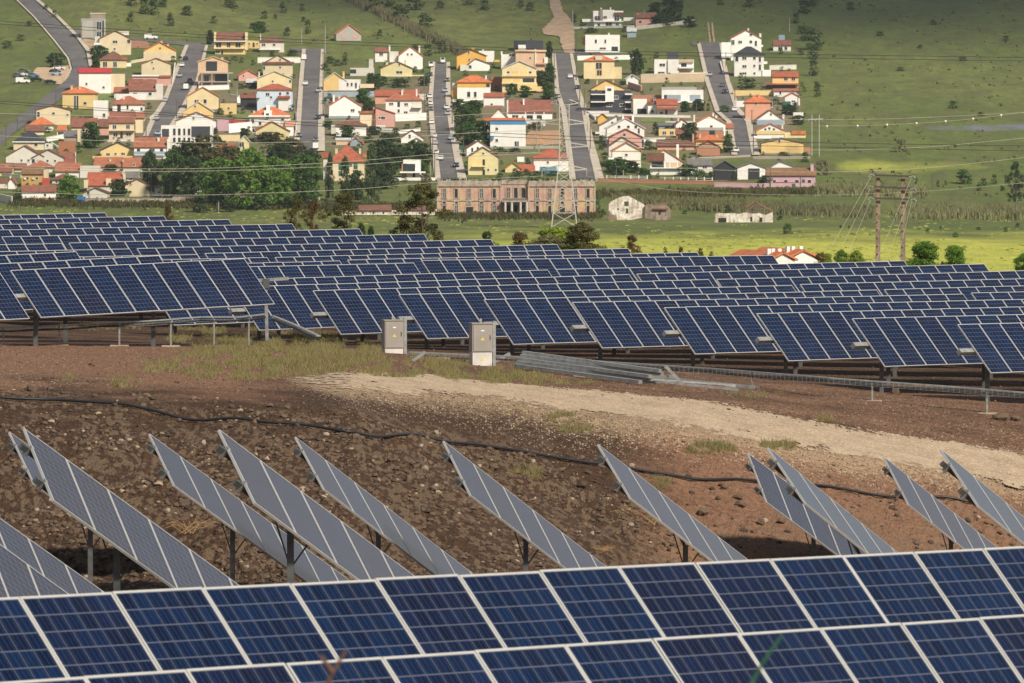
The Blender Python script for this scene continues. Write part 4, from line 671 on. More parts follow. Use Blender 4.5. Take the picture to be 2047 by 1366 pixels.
H('r',246,303,344,334,317,'offwhite','rust','right half of the low red tiled row near the dark trees','right half tiled row','268,330,1,1','','245,320,3',9,0)
H('r',117,149,333,325,306,'offwhite','oldred','square dark red roof between the barn and the tiled row','square dark red roof','','','150,304,2',10,0)
H('f',117,149,309,299,283,'terracotta','red','roof terrace with bright red walls in the lower left','red roof terrace','','','',6,0,name='building',cat='building')
H('r',111,160,356,343,327,'white','rust','long white house with red roof joined to a white block','red roof long house','','','',10,0,extra=[('side_block',160,198,332,356,'offwhite',-.5,9)])
H('r',43,86,374,348,336,'mustard','mossy','mustard yellow house with air conditioners at the lower left','mustard house','55,357,5,5;74,357,5,5','','',9,0,extra=[('air_conditioner',48,52,356,359,'white',-.5,-.1),('air_conditioner',65,69,356,359,'white',-.5,-.1),('gable_wall',87,95,340,372,'cream',0,6),('yard_wall',85,100,356,370,'red',-1.5,-1.2)])
H('r',-12,24,352,343,327,'paleyellow','oldred','cream house cut by the left edge under a brown roof','cream left edge house','','','12,332,4',8,0)
H('g',16,30,378,366,357,'white','oldred','white gabled end wall at the left frame edge','white left edge gable','','','20,352,3',9,0,extra=[('side_roof',-10,16,358,366,'roof_oldred',0,6),('side_wall',-10,16,366,377,'offwhite',.3,1)])
H('h',104,147,367,358,348,'offwhite','brown','white house with dark brown hipped roof behind the round bright tree','dark brown hipped house','113,364,4,3','','',8,0)
H('r',174,240,385,371,346,'offwhite','red','large red roof with stepped white gable near the lower trees','stepped gable red roof','','','246,344,3',14,0,extra=[('stepped_parapet',168,176,360,376,'cream',-.5,8),('stepped_parapet',212,222,357,371,'cream',-.5,1)])
H('g',166,216,398,386,376,'offwhite','brown','low white gable with satellite dish beside the blue skip','low white gable','176,386,3,5','','',8,0)
H('g',250,299,393,370,358,'cream','oldred','stained beige gable ruin between the dark trees','stained beige gable','','','248,346,4',9,0)
H('r',44,111,400,384,372,'white','oldred','long white barn with dark brown roof strip at the lower left','long white barn','90,390,2,5','','',8,0)
H('r',52,88,270,262,251,'offwhite','brown','narrow brown roofed shed behind the dark slate cream house','brown shed behind slate house','','','',6,.1,name='shed',cat='shed')
H('s',128,162,287,274,262,'stone','grey','grey lean-to roof left of the round green tree','grey lean-to','','','',8,0,name='shed',cat='shed',extra=[('chimney',155,161,258,284,'cream',-.5,.4)])
H('r',197,217,270,254,239,'pink','brown','narrow dark brown roof between two cream houses at lower left','narrow dark brown roof','','','',8,0)
H('r',228,257,196,184,175,'offwhite','rust','low rust roofed annex in front of the white hall yard','rust roofed annex','240,189,4,4','','',6,0,name='annex_building',cat='building')
H('r',271,289,242,236,226,'cream','rust','rust roofed side house right of the cream four window house','rust side house','','','',7,0)
H('r',-20,50,344,338,328,'offwhite','oldred','long dull red roof at the left edge above the mustard house','left edge dull roof','','','34,331,3;12,330,3',8,0)
H('h',54,103,345,334,321,'offwhite','rust','rust hipped roof in front of the white barns','rust hipped front house','','','72,320,3',9,0)
H('r',236,278,362,356,345,'white','grey','low grey roofed shed behind the beige gable ruin','grey roofed shed','262,358,5,4','','246,343,4',7,0,name='shed',cat='shed')
H('r',300,336,393,374,362,'offwhite','oldred','pale house half hidden by the first dark tree trunk','pale half hidden house','318,384,5,5','','',8,0)
H('f',360,402,397,383,382,'white','white','low white building glimpsed under the big trees','white building under the trees','','','',8,0,name='building',cat='building')
H('s',492,516,176,166,158,'dark','white','dark shelter with curved white roof beside the wide yellow house','white roofed shelter','','','',8,0,name='shelter',cat='shelter')
H('f',457,500,250,240,239,'red','red','low bright red wall building behind the white yard wall','low bright red block','','464,246,5,5','',4,0,name='building',cat='building')
H('f',908,978,262,246,244,'offwhite','rust','low building with tiled edge hidden by trees left of the blue band','tree hidden low building','','','',8,0,name='building',cat='building',extra=[('tile_edge',907,979,240,245,'roof_rust',-.5,.8)])
H('f',1034,1048,324,315,314,'white','white','tiny white box hut behind the small low yellow gable','tiny white box hut','','','',4,0,name='outbuilding',cat='shed')
H('r',1314,1388,300,292,281,'pink','brown','low brown roofs between the gardens behind the three arch villa','low brown roofs','','','1386,268,3',9,0)
H('f',1264,1322,203,191,190,'brick','brown','low brown brick strip building beside the dark garage block','low brown brick strip','','','',8,0,name='building',cat='building')
H('r',1271,1312,52,36,26,'pink','brown','old pinkish house with brown roof in the trees of the hilltop','old pinkish hill house','1280,44,5,5','','1276,27,3',8,0)
H('s',1254,1272,75,64,56,'greyblue','white','small white roofed shed beside the top white cube','white roofed hill shed','','','',6,0,name='shed',cat='shed')
H('f',1586,1606,240,226,225,'white','white','white yard block right of the salmon hipped house','white yard block','1597,232,4,3','','',5,0,name='building',cat='building')
H('s',1316,1352,257,252,246,'greyblue','grey','flat grey blue canopy over the pool garden','grey blue canopy','','','',7,0,name='shelter',cat='shelter')
H('g',700,722,292,284,276,'greyblue','rust','small blue stall with rust roof in the market yard','small blue stall','','','',5,0,name='stall',cat='stall')
H('r',1352,1370,276,268,257,'brick','oldred','little dark red roof right of the low yellow cabin','little dark red roof','','','',6,0,name='shed',cat='shed')
H('f',920,932,214,206,205,'white','white','small white garden block in front of the orange and white house','small white garden block','','','',4,0,name='outbuilding',cat='shed')
H('f',752,770,262,252,251,'white','white','white terrace block under the dusty pink house','white terrace under the pink house','','','',5,0,name='outbuilding',cat='shed')
H('f',572,586,272,256,255,'white','white','white corner block right of the dormer house','white corner block','578,263,4,4','','',6,0,name='building',cat='building')
H('r',1446,1466,262,256,248,'white','rust','rust roofed porch on the left side of the fifth street','rust roofed porch','','','',5,0,name='porch',cat='porch')
'''
# ---------------------------------------------------------------- far terrain
def fieldm():
    m,t,b=nt('meadow'); geo=N(t,'ShaderNodeNewGeometry').outputs['Position']; at=N(t,'ShaderNodeVertexColor',layer_name='mask'); s=N(t,'ShaderNodeSeparateColor',ins={0:at.outputs[0]})
    mp=N(t,'ShaderNodeMapping',ins={0:geo,3:(1,.35,1)}).outputs[0]
    n1=noise(t,.010,7,.68,mp); n2=noise(t,.09,5,.65,mp); n3=noise(t,.22,5,.72,mp)
    a=mix(t,ramp(t,n1.outputs[0],.35,.65),(.085,.130,.032),(.175,.190,.055)); a=mix(t,M(t,'MULTIPLY',ramp(t,n2.outputs[0],.42,.62),.85),a,(.105,.11,.045)); a=mix(t,M(t,'MULTIPLY',ramp(t,n3.outputs[0],.42,.66),.7),a,(.070,.090,.030))
    n4=noise(t,.04,4,.6,mp); a=mix(t,M(t,'MULTIPLY',ramp(t,M(t,'ADD',s.outputs[0],M(t,'MULTIPLY',M(t,'SUBTRACT',n4.outputs[0],.5),1.2)),.3,.9),.85),a,mix(t,ramp(t,n3.outputs[0],.3,.7),(.30,.34,.055),(.56,.54,.10)))  # yellow-green grass colour, brightened to paint in the sunlit band
    a=mix(t,M(t,'MULTIPLY',ramp(t,noise(t,.35,4,.7,mp).outputs[0],.5,.7),.38),a,(.11,.13,.04))
    a=mix(t,M(t,'MULTIPLY',ramp(t,M(t,'ADD',s.outputs[1],M(t,'MULTIPLY',M(t,'SUBTRACT',n2.outputs[0],.5),1.5)),.5,.9),.6),a,(.20,.20,.30))
    a=mix(t,M(t,'MULTIPLY',ramp(t,M(t,'ADD',s.outputs[2],M(t,'MULTIPLY',M(t,'SUBTRACT',n2.outputs[0],.5),1.3)),.4,.8),.8),a,(.20,.165,.11))
    t.links.new(a,b.inputs['Base Color']); b.inputs['Roughness'].default_value=.95; b.inputs['Specular IOR Level'].default_value=.1
    bp=N(t,'ShaderNodeBump',ins={'Height':M(t,'ADD',n3.outputs[0],n2.outputs[0]),'Strength':.8,'Distance':1.0}); t.links.new(bp.outputs[0],b.inputs['Normal']); return m
def fmask(X,D,Z):
    x,y=ipx(X,D,Z)
    g=1.35*np.clip(1-np.abs(y-514)/62,0,1)*np.clip((x-500)/600,.35,1)+.8*np.clip(1-np.abs(y-333)/26,0,1)*np.clip((x-1640)/60,0,1)*np.clip((2250-x)/500,0,1)+.22*np.clip(1-np.abs(y-440)/60,0,1)  # bright meadow bands: yellowish grass with patchy sunlight painted into the colour
    p=np.clip(1-np.abs(y-255)/16,0,1)*np.clip((x-1780)/150,0,1)
    br=np.clip(1.1-np.abs(y-235)/150,0,1)*np.clip((x-150)/60,0,1)*np.clip((1625-x)/40,0,1)*.95
    return np.stack([np.clip(g,0,1),p,br,np.ones_like(g)],-1)
us2=np.array(q(-.4,-.09,.02)+q(-.09,.09,.0015)+q(.09,.41,.02))
Ds2=np.array(sorted(set([330]+q(335,1300,20)+q(1300,3100,12)+q(3100,4600,60)+[k for k,_ in _far if k>330])))
grid('meadow_terrain',us2,Ds2,fieldm(),None,fmask)
# ---------------------------------------------------------------- roads
def strip(name,Lp,Rp,mat,lift=.25,sub=10,kind='structure',jit=0):
    vs=[];fs=[]
    def sam(P):
        o=[]
        for (a,b),(c,d) in zip(P[:-1],P[1:]): o+=[(a+(c-a)*i/sub,b+(d-b)*i/sub) for i in range(sub)]
        return o+[P[-1]]
    A=sam(Lp);Bq=sam(Rp)
    for l,r_ in zip(A,Bq):
        a=hit(*l);b=hit(*r_)
        if jit: a.x+=rnd.uniform(-jit,jit); b.x+=rnd.uniform(-jit,jit)
        for k in range(5):
            p=a.lerp(b,k/4); vs.append((p.x,p.y,gz(p.x,p.y)+lift))
    for i in range(len(A)-1):
        for k in range(4): o=i*5+k; fs.append((o,o+1,o+6,o+5))
    o=MB().add(vs,fs).build(name,mat,smooth=True); o['kind']=kind; return o
def asph():
    m,t,b=nt('asphalt'); geo=N(t,'ShaderNodeNewGeometry').outputs['Position']; n=noise(t,.06,5,.6,geo); n2=noise(t,.5,3,.6,N(t,'ShaderNodeMapping',ins={0:geo,3:(1,.15,1)}).outputs[0])
    a=mix(t,ramp(t,n.outputs[0],.3,.7),(.070,.067,.068),(.14,.132,.128)); a=mix(t,M(t,'MULTIPLY',ramp(t,n2.outputs[0],.55,.7),.4),a,(.19,.18,.17)); t.links.new(a,b.inputs['Base Color']); b.inputs['Roughness'].default_value=.9; return m
AS=asph(); PV=plain('paving',(.47,.41,.33),.9,0,.2,.4); DT=plain('dirt_track_soil',(.36,.25,.16),.95,0,.3,.3,.5)
ST=[([(378,92),(349,164),(334,205),(314,235),(297,275)],[(410,92),(390,164),(367,205),(350,235),(322,275)]),
([(612,100),(607,164),(604,224),(598,304)],[(641,100),(638,164),(636,224),(634,304)]),
([(871,126),(866,200),(869,240),(874,290),(882,362)],[(892,126),(890,200),(896,250),(904,300),(915,362)]),
([(1111,107),(1119,185),(1132,220),(1141,282),(1152,362)],[(1138,107),(1151,185),(1163,225),(1172,285),(1190,362)]),
([(1401,88),(1419,164),(1440,225),(1463,245),(1475,312)],[(1437,88),(1450,164),(1468,220),(1490,245),(1503,312)])]
for l,r_ in ST:
    strip('road',l,r_,AS)
    strip('pavement',[(a-8-(b-90)*.02,b) for a,b in l],[(a-.5,b) for a,b in l],PV,.37); strip('pavement',[(a+.5,b) for a,b in r_],[(a+6+(b-90)*.045,b) for a,b in r_],PV,.37)
strip('road',[(20,-25),(36,0),(72,35),(112,82),(140,118),(146,140),(132,163),(100,187),(50,225),(-10,275),(-60,320)],[(46,-25),(66,0),(110,38),(150,78),(170,105),(176,135),(170,160),(140,185),(100,215),(18,275),(-20,320)],AS,.3)
strip('pavement',[(12,-25),(30,0),(66,35),(106,82),(134,118),(140,140),(127,163)],[(17,-25),(34,0),(70,35),(110,82),(138,118),(144,140),(130,163)],PV,.4)
strip('pavement',[(48,-25),(68,0),(112,36),(152,76),(172,103),(178,135)],[(56,-25),(77,0),(120,36),(156,72),(182,103),(184,135)],PV,.4)
strip('road',[(115,62),(150,60),(275,78),(380,86),(430,88)],[(150,72),(160,68),(275,82),(380,93),(430,93)],AS,.2); strip('road',[(580,97),(612,98),(660,103)],[(580,100),(612,106),(660,107)],AS,.2)
strip('road',[(1060,104),(1140,104),(1200,104)],[(1060,109),(1140,112),(1200,108)],AS,.2); strip('road',[(1380,86),(1400,85),(1440,84)],[(1385,92),(1400,93),(1440,93)],AS,.2)
strip('dirt_track',[(1098,-20),(1099,0),(1101,22),(1108,36),(1095,50),(1084,60),(1086,70),(1118,74),(1127,108)],[(1116,-20),(1118,0),(1124,20),(1138,38),(1146,50),(1147,60),(1148,68),(1148,76),(1148,108)],DT,.3,jit=.4)
strip('dirt_track',[(1414,46),(1416,65),(1418,86)],[(1417,46),(1419,65),(1422,86)],DT,.2); strip('dirt_track',[(1422,46),(1423,65),(1426,86)],[(1425,46),(1427,65),(1430,86)],DT,.2)
strip('dirt_yard',[(75,136),(66,146),(82,158),(112,168)],[(138,132),(141,146),(133,162),(120,170)],plain('yard_soil',(.46,.33,.21),.95,0,.2,.4),.15,jit=.5)
strip('dirt_yard',[(165,78),(170,90),(180,110)],[(205,84),(200,96),(196,120)],DT,.15,jit=.5); strip('dirt_yard',[(262,82),(258,90),(256,97)],[(292,82),(298,90),(300,97)],plain('red_soil',(.30,.15,.08),.95,0,.2,.4),.15,jit=.5)
strip('playground_ground',[(1058,262),(1052,275),(1050,290)],[(1118,262),(1122,275),(1130,290)],plain('playground_soil',(.40,.24,.13),.95,0,.2,.4),.15)
LW=plain('lawn',(.14,.19,.045),.95,0,.3,.4)
strip('lawn',[(474,226),(470,238)],[(586,226),(588,240)],LW,.15); strip('lawn',[(1282,238),(1280,245)],[(1345,238),(1347,245)],LW,.15); strip('lawn',[(190,188),(190,205)],[(222,188),(222,208)],LW,.15)
# ---------------------------------------------------------------- houses
SC=1.0
def slab(mb,p,t=.22,mi=0):
    p=[Vector(a) for a in p]; n=(p[1]-p[0]).cross(p[2]-p[0]).normalized()
    if n.z<0:n=-n
    k=len(p); vs=[a+n*t for a in p]+p; f=[tuple(range(k)),tuple(range(2*k-1,k-1,-1))]+[(i,i+k,(i+1)%k+k,(i+1)%k) for i in range(k)]
    mb.add(vs,f,mi)
def house(ty,xl,xr,yb,ye,yr,wc,rc,label,short,win='',door='',chim='',dep=10.0,yaw=None,name='house',cat='house',D=None,extra=None,oh=.4,ridge=None,balc='',garage=''):
    xc=(xl+xr)/2
    P=hit(xc,yb) if D is None else pt(xc,yb,D)
    k=F/P.y; X=lambda x:(x-xc)/k; Zp=lambda y:(yb-y)/k
    hw=(xr-xl)/2/k; he=Zp(ye); hr=Zp(yr)
    if yaw is None: yaw=-P.x/P.y*0+rnd.choice([-.03,.02,.05])
    r=thing(name,label,cat,P,rz=yaw); WM=wall(wc); LAND.append((xc,(yb+yr)/2,short))
    mb=MB(); b0=-1.5
    if ty in('f',):
        mb.box(-hw,hw,0,dep,b0,hr-.25); p=.18
        mb.box(-hw-.002,hw+.002,-.004,p,hr-.25,hr); mb.box(-hw-.002,hw+.002,dep-p,dep+.004,hr-.25,hr); mb.box(-hw-.002,-hw+p,p,dep-p,hr-.25,hr); mb.box(hw-p,hw+.002,p,dep-p,hr-.25,hr); mb.build('wall',WM,r)
        MB().box(-hw+p,hw-p,p,dep-p,hr-.25,hr-.18).build('roof',roofm(rc),r); rz_=lambda x,y:hr
    elif ty=='g':
        rx=X(ridge) if ridge else 0.0
        mb.add([(-hw,0,b0),(hw,0,b0),(hw,0,he),(rx,0,hr),(-hw,0,he),(-hw,dep,b0),(hw,dep,b0),(hw,dep,he),(rx,dep,hr),(-hw,dep,he)],[(0,1,2,3,4),(9,8,7,6,5),(1,6,7,2),(5,0,4,9),(5,6,1,0),(2,7,8,3),(3,8,9,4)]); mb.build('wall',WM,r)
        rb=MB()
        for sx in(-1,1):
            ex=sx*hw; sl=(hr-he)/abs(ex-rx); ox=ex+sx*oh; oz=he-oh*sl+.02
            slab(rb,[(ox,-oh,oz),(rx,-oh,hr+.02),(rx,dep+oh,hr+.02),(ox,dep+oh,oz)])
        rb.build('roof',roofm(rc),r); rz_=lambda x,y:hr-abs(x-rx)*(hr-he)/hw
    elif ty=='r':
        mb.add([(-hw,0,b0),(hw,0,b0),(hw,0,he),(-hw,0,he),(-hw,dep,b0),(hw,dep,b0),(hw,dep,he),(-hw,dep,he),(-hw,dep/2,hr-.05),(hw,dep/2,hr-.05)],[(0,1,2,3),(5,4,7,6),(1,5,6,9,2),(4,0,3,8,7),(2,9,8,3),(9,6,7,8),(4,5,1,0)]); mb.build('wall',WM,r)
        rb=MB(); sl=(hr-he)/(dep/2); oz=he-oh*sl
        slab(rb,[(-hw-.2,-oh,oz),(hw+.2,-oh,oz),(hw+.2,dep/2,hr),(-hw-.2,dep/2,hr)]); slab(rb,[(-hw-.2,dep/2,hr),(hw+.2,dep/2,hr),(hw+.2,dep+oh,oz),(-hw-.2,dep+oh,oz)]); rb.build('roof',roofm(rc),r)
        rz_=lambda x,y:he+(hr-he)*.7
    elif ty=='h':
        mb.box(-hw,hw,0,dep,b0,he); mb.build('wall',WM,r); o=oh+.1; m=min(hw,dep/2); rb=MB(); rl=max(hw-dep/2,.25); yl0=dep/2 if hw>=dep/2 else hw; yl1=dep-yl0
        E=[(-hw-o,-o,he),(hw+o,-o,he),(hw+o,dep+o,he),(-hw-o,dep+o,he)]; 
        A=(-rl,dep/2,hr);B_=(rl,dep/2,hr)
        rb.add(E+[A,B_]+[(x,y,z-.22) for x,y,z in E],[(0,1,5,4),(1,2,5),(2,3,4,5),(3,0,4),(6,7,1,0),(7,8,2,1),(8,9,3,2),(9,6,0,3),(9,8,7,6)]); rb.build('roof',roofm(rc),r); rz_=lambda x,y:he+(hr-he)*.75
    elif ty=='s':
        mb.add([(-hw,0,b0),(hw,0,b0),(hw,0,he),(-hw,0,he),(-hw,dep,b0),(hw,dep,b0),(hw,dep,hr),(-hw,dep,hr)],[(0,1,2,3),(5,4,7,6),(1,5,6,2),(4,0,3,7),(3,2,6,7)]); mb.build('wall',WM,r)
        rb=MB(); slab(rb,[(-hw-.2,-oh,he+.03),(hw+.2,-oh,he+.03),(hw+.2,dep+.2,hr+.03),(-hw-.2,dep+.2,hr+.03)],.15); rb.build('roof',roofm(rc),r); rz_=lambda x,y:he
    G=glassm(); FRM=plain('window_frame',(.62,.60,.56) if wc not in('white','blue') else (.50,.49,.47),.6,0,.05)
    if win=='auto':
        wpx=xr-xl; nf=max(1,int(round((yb-ye)/k/3.0))); nx=max(1,int(wpx/k/4)); l_=[]
        for f_ in range(nf):
            for j in range(nx): l_.append(f"{xl+wpx*(j+.5+rnd.uniform(-.12,.12))/nx:.0f},{yb-(f_*3.0+1.7)*k:.0f},{1.3*k:.0f},{1.2*k:.0f}")
        win=';'.join(l_)
    for s_ in [a for a in win.split(';') if a]:
        x,y,w_,h_=[float(a) for a in s_.split(',')]; w2=max(w_/k/2,.3);h2=max(h_/k/2,.3); cx,cz=X(x),Zp(y); m_=MB()
        m_.box(cx-w2-.1,cx+w2+.1,-.03,.05,cz-h2-.1,cz+h2+.1,0).box(cx-w2,cx+w2,-.05,-.031,cz-h2,cz+h2,1).box(cx-w2-.15,cx+w2+.15,-.14,-.031,cz-h2-.2,cz-h2-.1,0)
        if w2>.55: m_.box(cx-.05,cx+.05,-.07,-.051,cz-h2,cz+h2,0)
        m_.build('window',[FRM,G],r)
    for s_ in [a for a in door.split(';') if a]:
        a_=s_.split(','); x,y,w_,h_=[float(a) for a in a_[:4]]; w2=w_/k/2;h2=h_/k/2;cx,cz=X(x),Zp(y); m_=MB()
        mt=wall(a_[4]) if len(a_)>4 else G
        m_.box(cx-w2,cx+w2,-.06,.03,cz-h2,cz+h2); m_.build('garage_door' if w2>1.1 else 'door',mt,r)
    for s_ in [a for a in chim.split(';') if a]:
        x,y,w_=[float(a) for a in s_.split(',')]; cx=X(x); w2=w_/k/2; zt=Zp(y); z0=min(rz_(cx,dep*.3)-1.4,zt-.8); m_=MB(); m_.box(cx-w2,cx+w2,dep*.3-w2,dep*.3+w2,z0,zt-.15); m_.box(cx-w2-.12,cx+w2+.12,dep*.3-w2-.12,dep*.3+w2+.12,zt-.15,zt); m_.build('chimney',WM,r)
    for s_ in [a for a in balc.split(';') if a]:
        a_=s_.split(','); x0,x1,y0,y1=[float(a) for a in a_[:4]]; m_=MB(); m_.box(X(x0),X(x1),-1.3,-.02,Zp(y1),Zp(y1)+.18); m_.box(X(x0),X(x1),-1.3,-1.2,Zp(y1)+.18,Zp(y0)); m_.build('balcony',wall(a_[4]) if len(a_)>4 else WM,r)
    for e in (extra or []):
        nm,x0,x1,y0,y1,c_,dy0,dy1=e; m_=MB(); m_.box(X(x0),X(x1),dy0,dy1,Zp(y1),Zp(y0)); m_.build(nm,(roofm(c_[5:]) if c_.startswith('roof_') else G if c_=='glass' else wall(c_)),r)
    return r
exec(HOUSES)
# ---------------------------------------------------------------- plants
def crown_mesh(name,seed,ncl,nl,cr,ls,prof,open_=0.0):
    g=random.Random(seed); vs=[];fs=[]
    for c in range(ncl):
        while True:
            z=g.random(); rr=prof(z); a=g.uniform(0,6.283); q_=g.random()**.45
            if rr>0: break
        cx,cy,cz=math.cos(a)*rr*q_,math.sin(a)*rr*q_,z*2
        R=cr*g.uniform(.6,1.25)
        for l in range(nl):
            th=g.uniform(0,6.283); ph=math.acos(g.uniform(-.7,1)); r=R*g.uniform(.55,1.05)
            p=Vector((cx+math.sin(ph)*math.cos(th)*r,cy+math.sin(ph)*math.sin(th)*r,cz+math.cos(ph)*r*.85))
            d=Vector((math.sin(ph)*math.cos(th),math.sin(ph)*math.sin(th),math.cos(ph)))+Vector((g.uniform(-.7,.7),g.uniform(-.7,.7),g.uniform(-.7,.7))); d.normalize()
            t=d.cross(Vector((g.uniform(-1,1),g.uniform(-1,1),g.uniform(-1,1)))).normalized(); s=d.cross(t); L=ls*g.uniform(.6,1.3)
            o=len(vs); vs+= [tuple(p-t*L),tuple(p+s*L*.55),tuple(p+t*L),tuple(p-s*L*.55)]; fs.append((o,o+1,o+2,o+3))
    me=bpy.data.meshes.new(name); me.from_pydata(vs,[],fs); me.materials.append(None); return me
def trunk_mesh(seed,tall=1.0,limbs=6,spread=.7):
    g=random.Random(seed); m_=MB(); m_.tube([(0,0,-.35),(.02,.01,.3),(.03,0,.9),(.0,.04,1.5)],.07,7,r2=.03)
    for i in range(limbs):
        a=i*2.4+g.uniform(-.4,.4); z=g.uniform(.35,1.0); L=spread*g.uniform(.7,1.1)
        m_.tube([(.02,0,z),(math.cos(a)*L*.5,math.sin(a)*L*.5,z+.3),(math.cos(a)*L*.85,math.sin(a)*L*.85,z+.65)],.032,5,r2=.01)
    me=bpy.data.meshes.new('trunk'); me.from_pydata([tuple(v) for v in m_.v],[],m_.f); me.materials.append(plain('bark',(.13,.10,.075),.9,0,.3,5)); return me
_el=lambda z: max(0,1-((z-.5)/.5)**2)**.5*.78
_nr=lambda z: max(0,1-z**2.6)**.5*.82
_dm=lambda z: (max(0,1-abs((z-.45)/.55)**2.6))**.5*.88
KM={'round':[crown_mesh('crown',11,75,30,.25,.10,_dm),crown_mesh('crown',12,65,32,.27,.10,lambda z:_dm(z)*(.8+.2*math.sin(z*9)))],
'big':[crown_mesh('crown',31,170,34,.17,.06,_dm),crown_mesh('crown',32,160,34,.18,.062,lambda z:_dm(z)*(.85+.15*math.sin(z*11)))],
'euc':[crown_mesh('crown',21,85,70,.17,.036,lambda z:_dm(z)*(.75+.3*math.sin(z*14))),crown_mesh('crown',22,75,70,.18,.038,lambda z:_dm(z)*(.7+.3*math.sin(z*12+1)))],
'cyp':[crown_mesh('crown',41,60,22,.24,.09,lambda z:(1-z)**.5*.75 if z>.03 else .5)],
'bush':[crown_mesh('foliage',51,26,20,.34,.13,lambda z:max(0,1-z*z)**.5*.75),crown_mesh('foliage',52,20,20,.38,.14,lambda z:max(0,1-z*z)**.5*.7)],
'near':[crown_mesh('crown',61,230,80,.14,.030,lambda z:_nr(z)*(.78+.22*math.sin(z*17))),crown_mesh('crown',62,170,80,.16,.032,lambda z:_nr(z)*(.75+.25*math.sin(z*13+1)))]}
TR=[trunk_mesh(1),trunk_mesh(2)]
LM={'bright':leafm('bright',(.07,.15,.02),(.14,.25,.035)),'green':leafm('green',(.035,.085,.018),(.08,.15,.03)),'reed':leafm('reed',(.13,.145,.055),(.25,.245,.12)),'dark':leafm('dark',(.026,.052,.018),(.070,.110,.034)),'olive':leafm('olive',(.045,.055,.02),(.13,.115,.04)),'rusty':leafm('rusty',(.06,.045,.02),(.17,.10,.04)),'lime':leafm('lime',(.14,.22,.03),(.30,.36,.05)),'grey':leafm('grey',(.115,.115,.055),(.22,.205,.11)),'hill':leafm('hill',(.050,.080,.028),(.10,.135,.048))}
def plant(kind,mat,x,yb,w,h,label=None,D=None,group=None,cat='tree',lift=0,name=None,tr=.22,up=.05):
    P=hit(x,yb) if D is None else pt(x,yb,D)
    k=F/P.y; W_=w/k/2; H_=h/k/2
    bush=kind=='bush'; mats=LM[mat]; nm=name or ('bush' if bush else 'tree')
    mes=rnd.choice(KM[kind])
    if label is None: label='?'
    if bush:
        o=bpy.data.objects.new(nm,mes); col.objects.link(o); o.location=P-Vector((0,0,.1*H_)); o.scale=(W_,W_*.9,H_*.85); o.rotation_euler=(0,0,rnd.uniform(0,6)); o.material_slots[0].link='OBJECT'; o.material_slots[0].material=mats
        return tag(o,label,'bush',group)
    r=thing(nm,label,cat,P,group=group); z0=up*2; wf=1.55 if D else 1.18
    t_=child(rnd.choice(TR),'trunk',r); t_.scale=(W_*.8,W_*.8,H_)
    c=child(mes,'crown',r,(0,0,z0*H_)); c.scale=(W_*wf,W_*wf,H_*(1-up)*.94); c.rotation_euler=(0,0,rnd.uniform(0,6)); c.material_slots[0].link='OBJECT'; c.material_slots[0].material=mats
    return r
def NL(look,x,y): return near_label(look,x,y)
# trees behind the crest
plant('euc','olive',843,540,88,175,'tall loose eucalyptus right of centre rising behind the panels',D=380,up=.22)
plant('euc','rusty',812,520,58,90,'lower twin of the tall loose eucalyptus, on its left side',D=382,up=.2)
plant('euc','olive',592,520,38,128,'left one of the slim eucalyptus pair behind the panels',D=390,up=.3)
plant('euc','rusty',626,520,34,122,'right one of the slim eucalyptus pair behind the panels',D=392,up=.3)
plant('euc','olive',688,525,62,142,'rusty green eucalyptus between the slim pair and the tall one',D=385,up=.3)
plant('euc','rusty',336,500,26,92,'small dark tree top behind the panels at the left',D=400,up=.1)
plant('bush','rusty',165,500,22,66,'tiny rusty bush top above the panels at far left',D=400)
plant('near','dark',742,530,22,80,'small dark tree between two eucalyptus behind the panels',D=395); plant('near','dark',722,530,26,86,'second small dark tree beside the eucalyptus',D=397)
plant('near','grey',877,530,36,70,'pale shrubby tree right of the tall eucalyptus',D=395)
plant('euc','dark',973,540,32,80,'small wind bent tree before the ruined palace field',D=400); plant('bush','green',994,520,24,38,'small green bush right of the wind bent tree',D=400)
plant('euc','rusty',1040,545,52,82,'sparse rusty small tree left of the ivy mound',D=400)
plant('near','lime',1108,546,112,94,'mound topped with bright yellow green ivy below the lattice tower',D=372,up=.0); plant('near','grey',1096,552,96,84,'grey bramble side of the ivy mound',D=368,up=.0)
plant('near','olive',1162,550,88,108,'round dense olive brown tree right of the ivy mound',D=368,up=.02)
plant('near','rusty',1131,545,52,86,'rusty bushy tree wedged between the ivy mound and the round tree',D=374,up=.0)
plant('euc','rusty',1262,545,38,76,'small rusty tree alone on the bright grass',D=400,up=.12)
for i,(x,w) in enumerate([(1330,18),(1360,20),(1400,26),(1422,20),(1378,14)]): plant('bush','rusty' if i%2 else 'olive',x,545,w,[58,60,56,48,50][i],f"{['first','second','fourth','fifth','third'][i]} from the left of the small bushes peeping over the panels",D=400,group='small bushes peeping over the panels')
plant('near','lime',1655,575,30,70,'bright lime shrub left of the concrete twin poles',D=420,up=0); plant('near','bright',1682,575,38,78,'bright green bush just left of the concrete twin poles',D=418,up=0); plant('near','lime',1712,575,44,76,'wide lime bush against the left concrete pole',D=421,up=0); plant('euc','rusty',1640,575,34,72,'dark rusty shrub beside the white farm roofs',D=415,up=0)
plant('near','bright',1848,600,88,120,'bigger of the two bright green trees behind the panels at right',D=430,up=.0); plant('near','bright',1908,600,78,112,'smaller of the two bright green trees behind the panels at right',D=435,up=.0)
plant('near','lime',1870,590,24,60,'lime shoot between the two bright green trees',D=425,up=0)
plant('near','bright',2045,600,50,95,'bright green tree cut by the right frame edge',D=425,up=0)
plant('euc','dark',2030,435,46,112,'tall leaning tree at the right edge of the meadow',up=.3)
